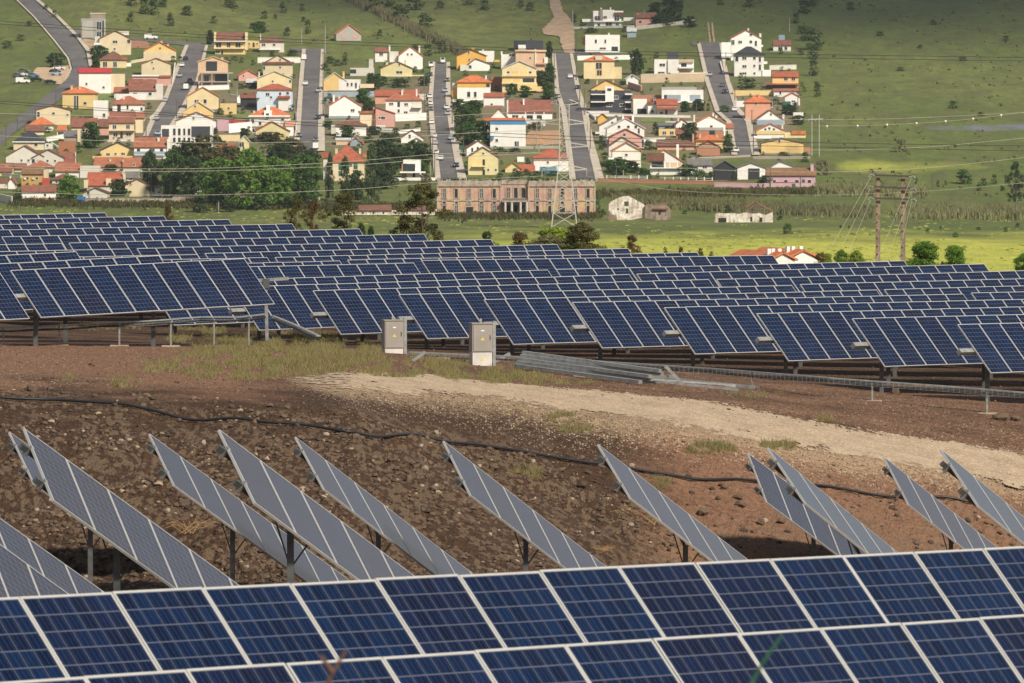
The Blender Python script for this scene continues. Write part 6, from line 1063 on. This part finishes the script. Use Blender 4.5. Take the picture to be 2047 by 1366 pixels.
# container, skip, pergola, slide
P=hit(1096,348); k=F/P.y; r=thing('container','blue corrugated metal container behind the palace','container',P); m_=MB(); m_.box(-17/k,17/k,0,2.5,-.5,14/k)
for i in range(22): x=-17/k+.1+i*(34/k-.2)/21; m_.box(x-.05,x+.05,-.08,0,0,14/k-.1)
m_.build('body',plain('container_blue',(.16,.36,.52),.6),r); MB().box(-17/k,17/k,-.1,2.6,14/k-.1,14/k+.05).build('roof',plain('container_blue',(.16,.36,.52),.6),r)
P=hit(162,407); k=F/P.y; r=thing('skip','bright blue metal skip at the meadow edge','skip',P); BL=plain('skip_blue',(.03,.17,.45),.5); MB().box(-8/k,8/k,0,3,-.3,13/k).build('body',BL,r); MB().box(-8.5/k,8.5/k,-.1,3.1,13/k,13.6/k).build('rim',BL,r); MB().box(-8/k,-7.4/k,-.12,0,0,13/k).box(7.4/k,8/k,-.12,0,0,13/k).box(-.1,.1,-.12,0,0,13/k).build('rib',BL,r)
P=hit(1078,288); r=thing('playground_slide','small yellow slide in the sandy playground','slide',P); MB().beam((-1.6,0,3),(1.6,0,.4),.5,.12).build('chute',plain('slide_yellow',(.75,.45,.03),.4),r); MB().beam((-1.7,0,0),(-1.7,0,3.6),.15,up=(0,1,0)).build('ladder',steel(),r)
P=hit(921,306); k=F/P.y; r=thing('sign_board','small green board on posts beside the third street','sign',P); MB().box(-3.6/k,3.6/k,-.05,.05,6/k,15/k).build('board',wall('green'),r); MB().box(-3.2/k,-2.7/k,0,.1,-.3,6/k).build('leg',steel(),r); MB().box(2.7/k,3.2/k,0,.1,-.3,6/k).build('leg',steel(),r)
# ---------------------------------------------------------------- cars
def carmesh(van=False):
    m_=MB(); 
    if van: pr=[(-2.5,.35),(2.5,.35),(2.5,1.0),(2.35,1.15),(1.55,1.25),(1.2,2.0),(-2.4,2.05),(-2.5,1.9)]; gp=[(1.48,1.28),(1.16,1.92),(.3,1.92),(.3,1.28)]
    else: pr=[(-2.1,.32),(2.1,.32),(2.15,.75),(1.95,.88),(1.0,.98),(.4,1.42),(-1.2,1.45),(-1.85,1.02),(-2.12,.95)]; gp=[(.92,1.0),(.38,1.38),(-1.15,1.4),(-1.75,1.02)]
    hw=.86; n=len(pr); vs=[]
    for s in(-1,1):
        for x,z in pr: vs.append((s*hw*(1 if z<1.0 else .86 if not van else .96),-x,z))
    m_.add(vs,[tuple(range(n)),tuple(range(2*n-1,n-1,-1))]+[(i,i+n,(i+1)%n+n,(i+1)%n) for i in range(n)])
    b=bpy.data.meshes.new('body'); b.from_pydata(m_.v,[],m_.f); b.materials.append(None)
    g_=MB(); n=len(gp)
    for s in(-1,1): g_.add([(s*(hw*(.93 if not van else .975)+.02),-x,z) for x,z in gp],[tuple(range(n)) if s>0 else tuple(range(n))[::-1]])
    x0,z0=pr[4];x1,z1=pr[5]; g_.add([(-.7,-x0-.03,z0+.03),(.7,-x0-.03,z0+.03),(.66,-x1-.03,z1-.02),(-.66,-x1-.03,z1-.02)],[(0,1,2,3)])
    if not van: x0,z0=pr[6];x1,z1=pr[7]; g_.add([(-.66,-x0+.03,z0-.04),(.66,-x0+.03,z0-.04),(.7,-x1+.03,z1+.04),(-.7,-x1+.03,z1+.04)],[(0,1,2,3)])
    gm=bpy.data.meshes.new('windows'); gm.from_pydata(g_.v,[],g_.f); gm.materials.append(glassm()); return b,gm
CB,CG=carmesh(); VB,VG=carmesh(True)
wm=MB().tube([(-.12,0,0),(.12,0,0)],.33,10); WH=bpy.data.meshes.new('wheel'); WH.from_pydata([tuple(v) for v in wm.v],[],wm.f); WH.materials.append(plain('tyre',(.015,.015,.016),.8))
hm=MB().box(-.16,.16,-.03,.03,-.07,.07); HL=bpy.data.meshes.new('headlight'); HL.from_pydata([tuple(v) for v in hm.v],[],hm.f); HL.materials.append(plain('lamp_glass',(.7,.7,.68),.1))
CC={'white':(.75,.75,.74),'silver':(.38,.40,.42),'black':(.015,.016,.02),'dark blue':(.02,.035,.09),'blue':(.10,.20,.34),'grey':(.12,.125,.135),'pale blue':(.32,.42,.50)}
def car(x,y,c,lab,van=False,rz=0.0):
    P=hit(x,y); P.z=gz(P.x,P.y)+.28; r=thing('van' if van else 'parked_car',lab,'van' if van else 'car',P,rz=rz,group='vehicles parked in the village'); r.rotation_euler=(0,0,rz)
    b,g_=(VB,VG) if van else (CB,CG); o=child(b,'body',r); o.material_slots[0].link='OBJECT'; o.material_slots[0].material=plain('paint_'+c.replace(' ','_'),CC[c],.25,0,.03); child(g_,'windows',r)
    for sx in(-1,1):
        for yy in(-1.35,1.35): child(WH,'wheel',r,(sx*.78,yy,.33))
        child(HL,'headlight',r,(sx*.6,-(2.5 if van else 2.14),.72))
for x,y,c,v,s_ in [(371,122,'dark blue',0,'first street'),(364,135,'white',0,'first street'),(359,156,'silver',0,'first street'),(372,181,'white',1,'first street'),(330,205,'silver',0,'first street'),(380,166,'grey',0,'first street'),(313,242,'silver',0,'first street'),(316,272,'pale blue',0,'first street'),
 (608,122,'white',1,'second street'),(611,172,'white',0,'second street'),(637,186,'silver',0,'second street'),(636,240,'dark blue',0,'second street'),(598,276,'grey',0,'second street'),(631,300,'white',1,'second street'),(631,285,'grey',0,'second street'),
 (862,136,'white',1,'third street'),(860,154,'dark blue',0,'third street'),(859,198,'white',0,'third street'),(860,212,'white',0,'third street'),(861,223,'grey',0,'third street'),(894,165,'grey',0,'third street'),(890,186,'pale blue',0,'third street'),(893,220,'white',0,'third street'),(895,232,'silver',0,'third street'),(863,250,'white',0,'third street'),(868,277,'white',0,'third street'),(870,291,'silver',0,'third street'),(872,310,'white',0,'third street'),(881,322,'white',0,'third street'),(902,281,'pale blue',0,'third street'),(912,336,'dark blue',0,'third street'),(885,128,'white',1,'third street'),
 (1140,158,'white',0,'fourth street'),(1150,212,'black',0,'fourth street'),(1116,198,'silver',0,'fourth street'),(1155,180,'dark blue',0,'fourth street'),(1419,154,'silver',0,'fifth street'),(1444,175,'grey',0,'fifth street'),(1449,188,'dark blue',0,'fifth street'),(1472,306,'white',0,'fifth street'),(1468,224,'white',0,'fifth street'),(838,360,'white',0,'third street foot')]:
    car(x,y,c,NL(f"{c} {'van' if v else 'car'} on the {s_}",x,y),bool(v),rnd.choice([0,math.pi])+rnd.uniform(-.05,.05))
for x,y,c,v,lab in [(118,141,'white',0,'white car parked highest on the dirt yard by the hill road'),(113,152,'pale blue',0,'pale blue car in the dirt yard, below a black one'),(110,148,'black',0,'black car just above the pale blue one in the dirt yard'),(101,169,'black',0,'black car lowest in the dirt yard'),(73,164,'black',0,'long black car left of the dirt yard'),(67,156,'blue',0,'blue car behind the long black one'),(46,168,'white',1,'white camper van in the grass beside the dirt yard'),(44,154,'white',0,'white car above the camper van'),(48,147,'grey',0,'dark grey car topmost in the grass by the yard'),(36,156,'grey',0,'grey car at the left end of the grass parking')]:
    car(x,y,c,lab,bool(v),1.35+rnd.uniform(-.2,.2))
car(302,80,'white','white truck cab parked on the hilltop road',True,1.5)
# ---------------------------------------------------------------- poles
PM=plain('pole_wood',(.10,.09,.08),.9); PL=plain('pole_pale',(.34,.32,.30),.8)
def pole(x,y0,y1,lab,light=False,arm=True,name='utility_pole',D=None):
    P=hit(x,y1) if D is None else pt(x,y1,D); k=F/P.y; h=(y1-y0)/k; r=thing(name,lab,'pole',P,group='utility poles'); MB().tube([(0,0,-.5),(0,0,h)],.17,6,r2=.11).build('post',PL if light else PM,r)
    if arm: MB().beam((-.7,0,h-.5),(.7,0,h-.5),.12).build('crossarm',PM,r)
    else: MB().beam((0,0,h-.05),(0,-1.4,h+.15),.12).box(-.15,.15,-2.0,-1.3,h+.08,h+.2).build('lamp_arm',PM,r)
for x,y0,y1,li,ar in [(109,108,152,0,0),(112,178,208,0,1),(353,200,240,0,1),(292,225,275,0,1),(35,228,262,0,1),(12,250,292,0,1),(71,215,255,0,1),(650,50,108,1,0),(646,104,232,0,1),(474,168,206,1,1),(592,196,250,0,1),(603,55,88,1,0),(848,98,180,0,1),(849,190,232,0,1),(856,205,270,0,1),(865,270,330,0,1),(869,300,358,0,1),(904,195,250,0,1),(926,270,310,0,1),(860,325,350,1,1),(1108,104,210,0,1),(1145,20,60,1,0),(1152,60,162,0,1),(1159,160,206,0,1),(1168,176,232,0,1),(1180,248,300,0,0),(1232,330,364,0,1),(1246,340,364,1,1),(1317,338,366,0,1),(1073,246,298,1,0),(1451,104,135,0,1),(1469,166,202,0,1),(1503,219,250,0,1),(1506,246,310,0,1),(1578,36,64,1,0),(1595,184,238,0,1),(1540,340,374,0,1),(1600,354,378,0,1),(1628,330,366,0,1),(302,345,394,0,1),(75,366,396,1,1),(178,374,406,0,1),(324,372,398,0,1),(437,404,424,1,1),(703,268,290,0,1),(1392,205,225,0,1),(1864,350,378,0,0),(1288,18,30,1,0)]:
    pole(x,y0,y1,NL(f"{'pale' if li else 'dark'} {'pole' if ar else 'lamp pole'}",x,(y0+y1)/2),li,ar)
# lattice tower
def lattice():
    D=1818; P=pt(1128,454,D); k=F/D; H_=256/k; r=thing('lattice_pylon','pale steel lattice pylon with cross arms standing before the ruined palace','pylon',P); S_=plain('pylon_steel',(.46,.44,.40),.5,.2,.1); m_=MB()
    def hw(z): t_=z/H_; return 3.3*(1-t_/.55)+1.25*(t_/.55) if t_<.55 else 1.25
    lv=[0,.11,.2,.28,.355,.42,.48,.54,.60,.66,.72,.78,.84,.90,.955]
    for s in((-1,-1),(1,-1),(1,1),(-1,1)):
        for a,b in zip(lv[:-1],lv[1:]): m_.beam((s[0]*hw(a*H_),s[1]*hw(a*H_),a*H_),(s[0]*hw(b*H_),s[1]*hw(b*H_),b*H_),.23)
        m_.build('leg',S_,r); m_=MB()
    for a,b in zip(lv[:-1],lv[1:]):
        wa,wb=hw(a*H_),hw(b*H_); C_=[(-1,-1),(1,-1),(1,1),(-1,1)]
        for i in range(4):
            p,q_=C_[i],C_[(i+1)%4]; m_.beam((p[0]*wa,p[1]*wa,a*H_),(q_[0]*wb,q_[1]*wb,b*H_),.115); m_.beam((q_[0]*wa,q_[1]*wa,a*H_),(p[0]*wb,p[1]*wb,b*H_),.115); m_.beam((p[0]*wb,p[1]*wb,b*H_),(q_[0]*wb,q_[1]*wb,b*H_),.115)
    m_.build('bracing',S_,r)
    for f_,L in((.955,3.6),(.80,6.0),(.62,6.6),(.44,5.8)):
        z=f_*H_
        for s in(-1,1):
            a_=MB(); w_=hw(z)
            for d in(-w_,w_): a_.beam((s*w_,d,z),(s*L,0,z+.35),.2).beam((s*w_,d,z+1.3),(s*L,0,z+.45),.2)
            for t_ in(.33,.66): x_=s*(w_+(L-w_)*t_); a_.beam((x_,-w_*(1-t_),z+.1),(x_,w_*(1-t_),z+.1),.08); a_.beam((x_,-w_*(1-t_),z+.1),(x_,0,z+1.3*(1-t_)+.4),.08); a_.beam((x_,w_*(1-t_),z+.1),(x_,0,z+1.3*(1-t_)+.4),.08)
            a_.build('cross_arm',S_,r)
            if f_<.9: i_=MB(); i_.tube([(s*L,0,z+.3),(s*L,0,z-1.5)],.13,6); i_.build('insulator',plain('insulator',(.32,.30,.27),.3),r)
    return P,k
TP,TK=lattice()
# twin concrete poles
P=pt(1779,528,540); k=F/540; r=thing('twin_pole_pylon','tall pair of weathered concrete poles with three dark cross arms','pylon',P); CM=ruinm('pole_concrete',[(.26,.19,.13),(.22,.16,.11),(.30,.23,.16),(.18,.13,.09)],7)
base=gz(P.x,540)-P.z
for x,yt in((1755,347),(1805,349)):
    X0=(x-1779)/k; zt=(528-yt)/k; m_=MB(); vs=[]
    for z,w_ in((base-1,.24),(zt,.15)): vs+=[(X0-w_,-w_*.8,z),(X0+w_,-w_*.8,z),(X0+w_,w_*.8,z),(X0-w_,w_*.8,z)]
    m_.add(vs,[(0,1,5,4),(1,2,6,5),(2,3,7,6),(3,0,4,7),(4,5,6,7)]); o=m_.build('pole',CM,r)
    s_=MB()
    for i in range(12): z=(528-yt)/k-1.2-i*.62; s_.box(X0-.035,X0+.035,-.30,-.2,z,z+.07)
    s_.build('climbing_step',plain('step_pale',(.36,.32,.27),.7),o)
IN=plain('insulator_glass',(.30,.30,.28),.2)
for x0,y0,x1,y1 in((1740,350,1824,353),(1738,373,1826,377),(1739,396,1826,399)):
    m_=MB(); m_.beam(((x0-1779)/k,-.4,(528-y0)/k),((x1-1779)/k,-.4,(528-y1)/k),.10,.13); a_=m_.build('cross_arm',plain('arm_dark',(.05,.045,.04),.7),r)
    for x,y,s in((x0,y0,-1),(x1,y1,1)): X0=(x-1779)/k; Z0=(528-y)/k; MB().tube([(X0-.3*s,-.6,Z0-.05),(X0,-.6,Z0+.04),(X0+.2*s,-.6,Z0-.15)],.045,6).tube([(X0,-.5,Z0),(X0+.12*s,-.5,Z0-.35)],.035,5).build('insulator',IN,a_)
# small H pole in the meadow
P=hit(1630,312); k=F/P.y; r=thing('small_twin_pole','small slim twin pole with a single pale cross arm beside the village edge','pylon',P)
for x in(-7.3,7.3): MB().tube([(x/k,0,-.5),(x/k,0,83/k)],.22,6,r2=.16).build('pole',PL,r)
MB().beam((-15/k,-.25,73/k),(15/k,-.25,74/k),.22,.2).build('cross_arm',plain('arm_pale',(.5,.48,.42),.7),r)
for x in(-14,0,14): MB().tube([(x/k,-.25,73/k),(x/k,-.25,69/k)],.12,5).build('insulator',IN,r)
# ---------------------------------------------------------------- wires
WM_=plain('wire_dark',(.03,.03,.03),.6); WL=plain('wire_light',(.45,.42,.34),.5)
def wire(ptsD,lab,light=False,r=.03):
    m_=MB(); P=[]
    A=[pt(*p) for p in ptsD]
    for i in range(len(A)-1):
        for t_ in np.linspace(0,1,7,endpoint=False): P.append(A[i].lerp(A[i+1],t_))
    P.append(A[-1])
    for _ in range(6): P=[P[0]]+[(a+b*2+c)/4 for a,b,c in zip(P,P[1:],P[2:])]+[P[-1]]
    tag(m_.tube([p-P[0] for p in P],r,4).build('power_line',WL if light else WM_,loc=P[0]),lab,'power line')
wire([(-60,38,900),(420,72,900),(1100,100,900),(1460,107,900),(2110,116,900)],'upper dark cable crossing the top of the village',r=.032)
wire([(-60,44,903),(420,78,903),(1100,106,903),(1460,114,903),(2110,123,903)],'lower of the pair of dark cables across the village top',r=.032)
wire([(-60,198,800),(420,232,800),(680,250,800),(1100,272,800),(1460,283,800),(2110,293,800)],'upper dark cable crossing the middle of the village',r=.03)
wire([(-60,203,803),(420,236,803),(680,256,803),(1100,279,803),(1460,291,803),(2110,303,803)],'lower of the pair of dark cables across the village middle',r=.03)
def arm(f_,L,s): return (TP.x+s*L,TP.y,TP.z+f_*256/TK-1.4)
def topx(p): x,y=proj(p); return (x,y,p[1])
wire([(-80,268,1500),(200,282,1600),(420,287,1650),(700,283,1720),(900,268,1770),topx(arm(.80,6,-1))],'pale upper cable sagging to the lattice pylon from the left',True,.05)
wire([(-80,326,1500),(200,338,1600),(420,338,1650),(700,324,1720),(900,305,1770),topx(arm(.62,6.6,-1))],'pale middle cable sagging to the lattice pylon from the left',True,.05)
wire([(-80,331,1450),(200,343,1560),(420,343,1630),(700,332,1720),(900,315,1770),topx(arm(.62,6.0,-1))],'twin of the pale middle cable from the left',True,.05)
wire([(-80,382,1500),(200,390,1600),(420,391,1650),(700,380,1720),(900,362,1770),topx(arm(.44,5.8,-1))],'pale lower cable sagging to the lattice pylon from the left',True,.05)
wire([(-80,225,1500),(150,231,1600),(420,239,1650),(700,243,1720),(900,232,1770),topx(arm(.955,3.6,-1))],'highest pale cable reaching the lattice pylon from the left',True,.045)
wire([topx(arm(.955,3.6,1)),(1350,236,1840),(1623,240,1880),(1800,238,1900),(2110,222,1930)],'highest pale cable leaving the lattice pylon to the right',True,.04)
wire([topx(arm(.80,6,1)),(1350,290,1840),(1627,302,1870),(1850,296,1900),(2110,270,1930)],'pale upper cable leaving the lattice pylon to the right',True,.045)
wire([topx(arm(.62,6.6,1)),(1350,338,1840),(1627,346,1870),(1850,338,1900),(2110,308,1930)],'pale middle cable leaving the lattice pylon to the right',True,.045)
wire([topx(arm(.44,5.8,1)),(1350,384,1800),(1627,392,1790),(1850,384,1780),(2110,360,1780)],'pale lower cable leaving the lattice pylon to the right',True,.045)
BP=[(1590,252),(1653,253),(1714,252),(1773,250),(1832,247),(1890,243),(1945,238),(2001,231),(2110,216)]
wire([(1637,252,2100)]+[(x,y,2100) for x,y in BP[2:]],'cable carrying the white warning balls over the meadow',True,.05)
for i,(x,y) in enumerate(BP[1:8]):
    P=pt(x,y,2100); r=thing('marker_ball',f'{ORD[i]} warning ball from the left on the meadow cable','marker ball',P,group='warning balls on the cable')
    for nm,dz,mt,rr in(('ball',0.0,plain('ball_white',(.75,.73,.68),.5),.36),('hanger',-.75,plain('ball_red',(.45,.16,.08),.5),.22)):
        b_=MB(); b_.tube([(0,0,dz-rr),(0,0,dz-rr*.6),(0,0,dz),(0,0,dz+rr*.6),(0,0,dz+rr)],rr,8); 
        for q_ in range(5):
            s=[.25,.8,1,.8,.25][q_]
            for j in range(8): v=b_.v[q_*8+j]; b_.v[q_*8+j]=(v[0]*s,v[1]*s,v[2])
        b_.build(nm,mt,r,smooth=True)
for i,(a,b_) in enumerate([((1742,352),(1655,505)),((1740,376),(1670,520)),((1741,399),(1690,520)),((1822,356),(1745,540)),((1823,380),(1765,545)),((1823,402),(1790,540))]):
    wire([(a[0],a[1],539.5),((a[0]+b_[0])/2-2,(a[1]+b_[1])/2+5,490),(b_[0]-8,b_[1]+14,440)],f'{ORD[i]} conductor from the left running down from the concrete twin poles',True,.011)

# garden undergrowth between the houses
me=KM['bush'][0]; bv=[v.co.copy() for v in me.vertices]; bf=[tuple(p.vertices) for p in me.polygons]
m_=MB(); gg=random.Random(9)
for i in range(1100):
    x=gg.uniform(30,1610); y=gg.uniform(112,395)
    if x>1180 and y>362: continue
    if vnoise(np.array([x/60.]),np.array([y/30.]),8)[0]<.40: continue
    P=hit(x,y); bad=False
    for l,r_ in ST:
        xl=np.interp(y,[q_[1] for q_ in l],[q_[0] for q_ in l]); xr=np.interp(y,[q_[1] for q_ in r_],[q_[0] for q_ in r_])
        if xl-14<x<xr+18: bad=True
    if bad or x<190-(y-120)*.55: continue
    s=gg.uniform(.5,1.5); a=gg.uniform(0,6); ca,sa=math.cos(a)*s,math.sin(a)*s
    m_.add([(P.x+v.x*ca-v.y*sa,P.y+v.x*sa+v.y*ca,P.z+v.z*s*gg.uniform(.98,1.0)*.8) for v in bv[:1200]],[f for f in bf if max(f)<1200])
tag(m_.build('undergrowth',LM['dark']),'dark garden undergrowth filling the gaps between the village houses','shrubbery',kind='stuff')
for a in [(232,134,262,133,7,'white','white wall right of the small yellow hipped house'),(262,127,290,122,5,'cream','cream wall joining two beige hill houses'),(345,170,350,130,4,'cream','cream wall stepping up along the first street'),(446,165,460,164,3,'white','short white wall beside the unfinished beige building'),(397,181,458,179,9,'white','white wall under the unfinished beige building'),(460,193,478,196,4,'white','white wall between two gardens by the dark carport'),(592,262,592,228,4,'white','white wall edging the second street'),(1004,216,1030,218,3,'white','white wall under the small red roofed house'),(903,204,965,200,4,'white','white wall in front of the orange and white house'),(735,262,790,264,7,'white','white yard wall under the dusty pink house'),(642,206,658,206,6,'greyblue','grey wall beside the white tan edged house'),(1175,228,1190,240,5,'white','white corner wall at the fourth street bend'),(1330,246,1385,246,3,'white','white wall behind the low yellow cabin'),(1350,290,1388,292,5,'peach','peach wall beside the orange roofed yellow house'),(1256,176,1282,184,12,'pink','rosy block wall right of the dark grey modern block'),(1505,318,1620,318,4,'stone','low stone wall below the yellow warehouse'),(1376,320,1500,314,3,'stone','dark stone wall along the bottom of the fifth street'),(1440,128,1446,150,5,'white','white wall stepping down the fifth street'),(100,288,118,300,5,'white','white wall beside the dark slate cream house'),(5,352,42,356,5,'offwhite','pale wall before the mustard house'),(120,345,112,330,5,'white','white wall beside the red roof long house')]: gwall(*a)
# unseen clouds, added towards the sun to shade the upper hill
cm=plain('shade_cloud_white',(.8,.8,.8),1.0); m_=MB(); gg=random.Random(5)
def cblob(c,r):
    n=10; V=[];Fq=[]
    for i in range(7):
        for j in range(n):
            ph=math.pi*i/6; th=2*math.pi*j/n; k_=r*gg.uniform(.85,1.1); V.append((c[0]+math.sin(ph)*math.cos(th)*k_,c[1]+math.sin(ph)*math.sin(th)*k_,c[2]+math.cos(ph)*k_*.45))
    for i in range(6):
        for j in range(n): Fq.append((i*n+j,i*n+(j+1)%n,(i+1)*n+(j+1)%n,(i+1)*n+j))
    m_.add(V,Fq)
CS=Vector((.47,-.60,.65)).normalized()
for x0,x1,y0,y1,n_,r_ in [(-500,1500,-120,-5,34,50),(1620,3000,-120,70,30,55)]:
    for i in range(n_):
        p=hit(gg.uniform(x0,x1),gg.uniform(y0,y1),1300,4200)+CS*1700; cblob(p,gg.uniform(.7,1.3)*r_)
tag(m_.build('shade_cloud',cm,smooth=True),'unseen broken white clouds added to shade the top of the meadow hill','shade_cloud',kind='stuff')

m_=MB(); gg=random.Random(14)
for i in range(1900):
    k_=gg.random()
    if k_<.5: x=gg.uniform(-20,1640); y=gg.uniform(-30,100)
    else: x=gg.uniform(1600,2080); y=gg.uniform(-30,400)
    if vnoise(np.array([x/45.]),np.array([y/14.]),6)[0]<.5 or (x<190 and y>-10 and abs(x-(45+y*1.1))<45) or (1080<x<1155 and y<110): continue
    if 640<x<1640 and y>80: continue
    P=hit(x,y); s_=gg.uniform(.3,1.1)
    for j in range(3):
        a=gg.uniform(0,3.1); dx,dy=math.cos(a)*s_,math.sin(a)*s_; h=s_*gg.uniform(.4,.9)
        m_.add([(P.x-dx,P.y-dy,P.z-.1),(P.x+dx,P.y+dy,P.z-.1),(P.x+dx*.7,P.y+dy*.7,P.z+h*.8),(P.x,P.y,P.z+h),(P.x-dx*.7,P.y-dy*.7,P.z+h*.7)],[(0,1,2,3,4)])
tag(m_.build('scrub',leafm('scrub',(.10,.14,.04),(.19,.20,.07))),'low rough scrub dotting the grassy hillside','scrub',kind='stuff')

m_=MB(); gg=random.Random(21)
for i in range(5200):
    x=gg.uniform(-30,2080); y=408+gg.random()**.8*150
    if 872<x<1192 and y<434: continue
    if vnoise(np.array([x/70.]),np.array([y/8.]),31)[0]<.42: continue
    P=hit(x,y,1300,2100); s_=gg.uniform(.12,.5)
    for j in range(2):
        a=gg.uniform(0,3.1); dx,dy=math.cos(a)*s_*2,math.sin(a)*s_*2; h=s_*gg.uniform(.3,.8)
        m_.add([(P.x-dx,P.y-dy,P.z-.05),(P.x+dx,P.y+dy,P.z-.05),(P.x+dx*.6,P.y+dy*.6,P.z+h*.8),(P.x,P.y,P.z+h),(P.x-dx*.7,P.y-dy*.7,P.z+h*.6)],[(0,1,2,3,4)])
tag(m_.build('grass',leafm('meadow_grass',(.24,.28,.06),(.44,.45,.12))),'long meadow grass tufts across the valley floor','grass',kind='stuff')
# ---------------------------------------------------------------- camera, light
cam=bpy.data.cameras.new('camera'); co_=bpy.data.objects.new('camera',cam); col.objects.link(co_); sc.camera=co_
cam.sensor_width=36; cam.lens=F/2047*36; cam.clip_start=1; cam.clip_end=30000; co_.rotation_euler=(math.pi/2-PH,0,0)
cam.shift_x=0; cam.dof.use_dof=True; cam.dof.focus_distance=230; cam.dof.aperture_fstop=14
S=Vector((.47,-.60,.65)).normalized()
sl=bpy.data.lights.new('sun','SUN'); sl.energy=5.0; sl.angle=math.radians(7); sl.color=(1,.90,.75); so=bpy.data.objects.new('sun',sl); col.objects.link(so); so.rotation_euler=S.to_track_quat('Z','Y').to_euler()
w=bpy.data.worlds.new('World'); sc.world=w; w.use_nodes=True; t=w.node_tree; bg=t.nodes['Background']; sk=t.nodes.new('ShaderNodeTexSky'); sk.sky_type='NISHITA'; sk.sun_disc=False
sk.sun_elevation=math.asin(S.z); sk.sun_rotation=math.atan2(S.x,S.y); sk.air_density=1.0; sk.dust_density=1.2; sk.ozone_density=1
tc_=t.nodes.new('ShaderNodeTexCoord'); ns=t.nodes.new('ShaderNodeTexNoise'); ns.inputs['Scale'].default_value=2.2; ns.inputs['Detail'].default_value=5; t.links.new(tc_.outputs['Generated'],ns.inputs['Vector'])
mr=t.nodes.new('ShaderNodeMapRange'); mr.inputs[1].default_value=.36; mr.inputs[2].default_value=.56; mr.inputs[3].default_value=.35; mr.inputs[4].default_value=.95; t.links.new(ns.outputs[0],mr.inputs[0])
sx_=t.nodes.new('ShaderNodeSeparateXYZ'); t.links.new(tc_.outputs['Generated'],sx_.inputs[0]); me_=t.nodes.new('ShaderNodeMapRange'); me_.inputs[1].default_value=.42; me_.inputs[2].default_value=.60; me_.inputs[3].default_value=1.0; me_.inputs[4].default_value=.12; t.links.new(sx_.outputs[2],me_.inputs[0])
mm_=t.nodes.new('ShaderNodeMath'); mm_.operation='MULTIPLY'; t.links.new(mr.outputs[0],mm_.inputs[0]); t.links.new(me_.outputs[0],mm_.inputs[1]); mx_=t.nodes.new('ShaderNodeMix'); mx_.data_type='RGBA'; t.links.new(mm_.outputs[0],mx_.inputs[0]); t.links.new(sk.outputs[0],mx_.inputs[6]); mx_.inputs[7].default_value=(7.2,7.0,6.8,1); t.links.new(mx_.outputs[2],bg.inputs[0]); bg.inputs[1].default_value=.072
hz=MB().box(-2300,2300,-60,4720,-36,330); ho=hz.build('haze',[bpy.data.materials.new('haze_air')]); ho['kind']='stuff'; ho['label']='thin pale air haze over the valley'
hm_=ho.data.materials[0]; hm_.use_nodes=True; ht=hm_.node_tree; ht.nodes.clear(); hv_=ht.nodes.new('ShaderNodeVolumePrincipled'); hv_.inputs['Color'].default_value=(.80,.88,1,1); hv_.inputs['Density'].default_value=.000028; hv_.inputs['Anisotropy'].default_value=.2
ht.links.new(hv_.outputs[0],ht.nodes.new('ShaderNodeOutputMaterial').inputs['Volume']); sc.cycles.volume_bounces=0
sc.view_settings.view_transform='Standard'; sc.view_settings.look='None'; sc.view_settings.exposure=0.16; sc.view_settings.gamma=1
sc.cycles.max_bounces=6; sc.cycles.transparent_max_bounces=8; sc.cycles.use_denoising=True
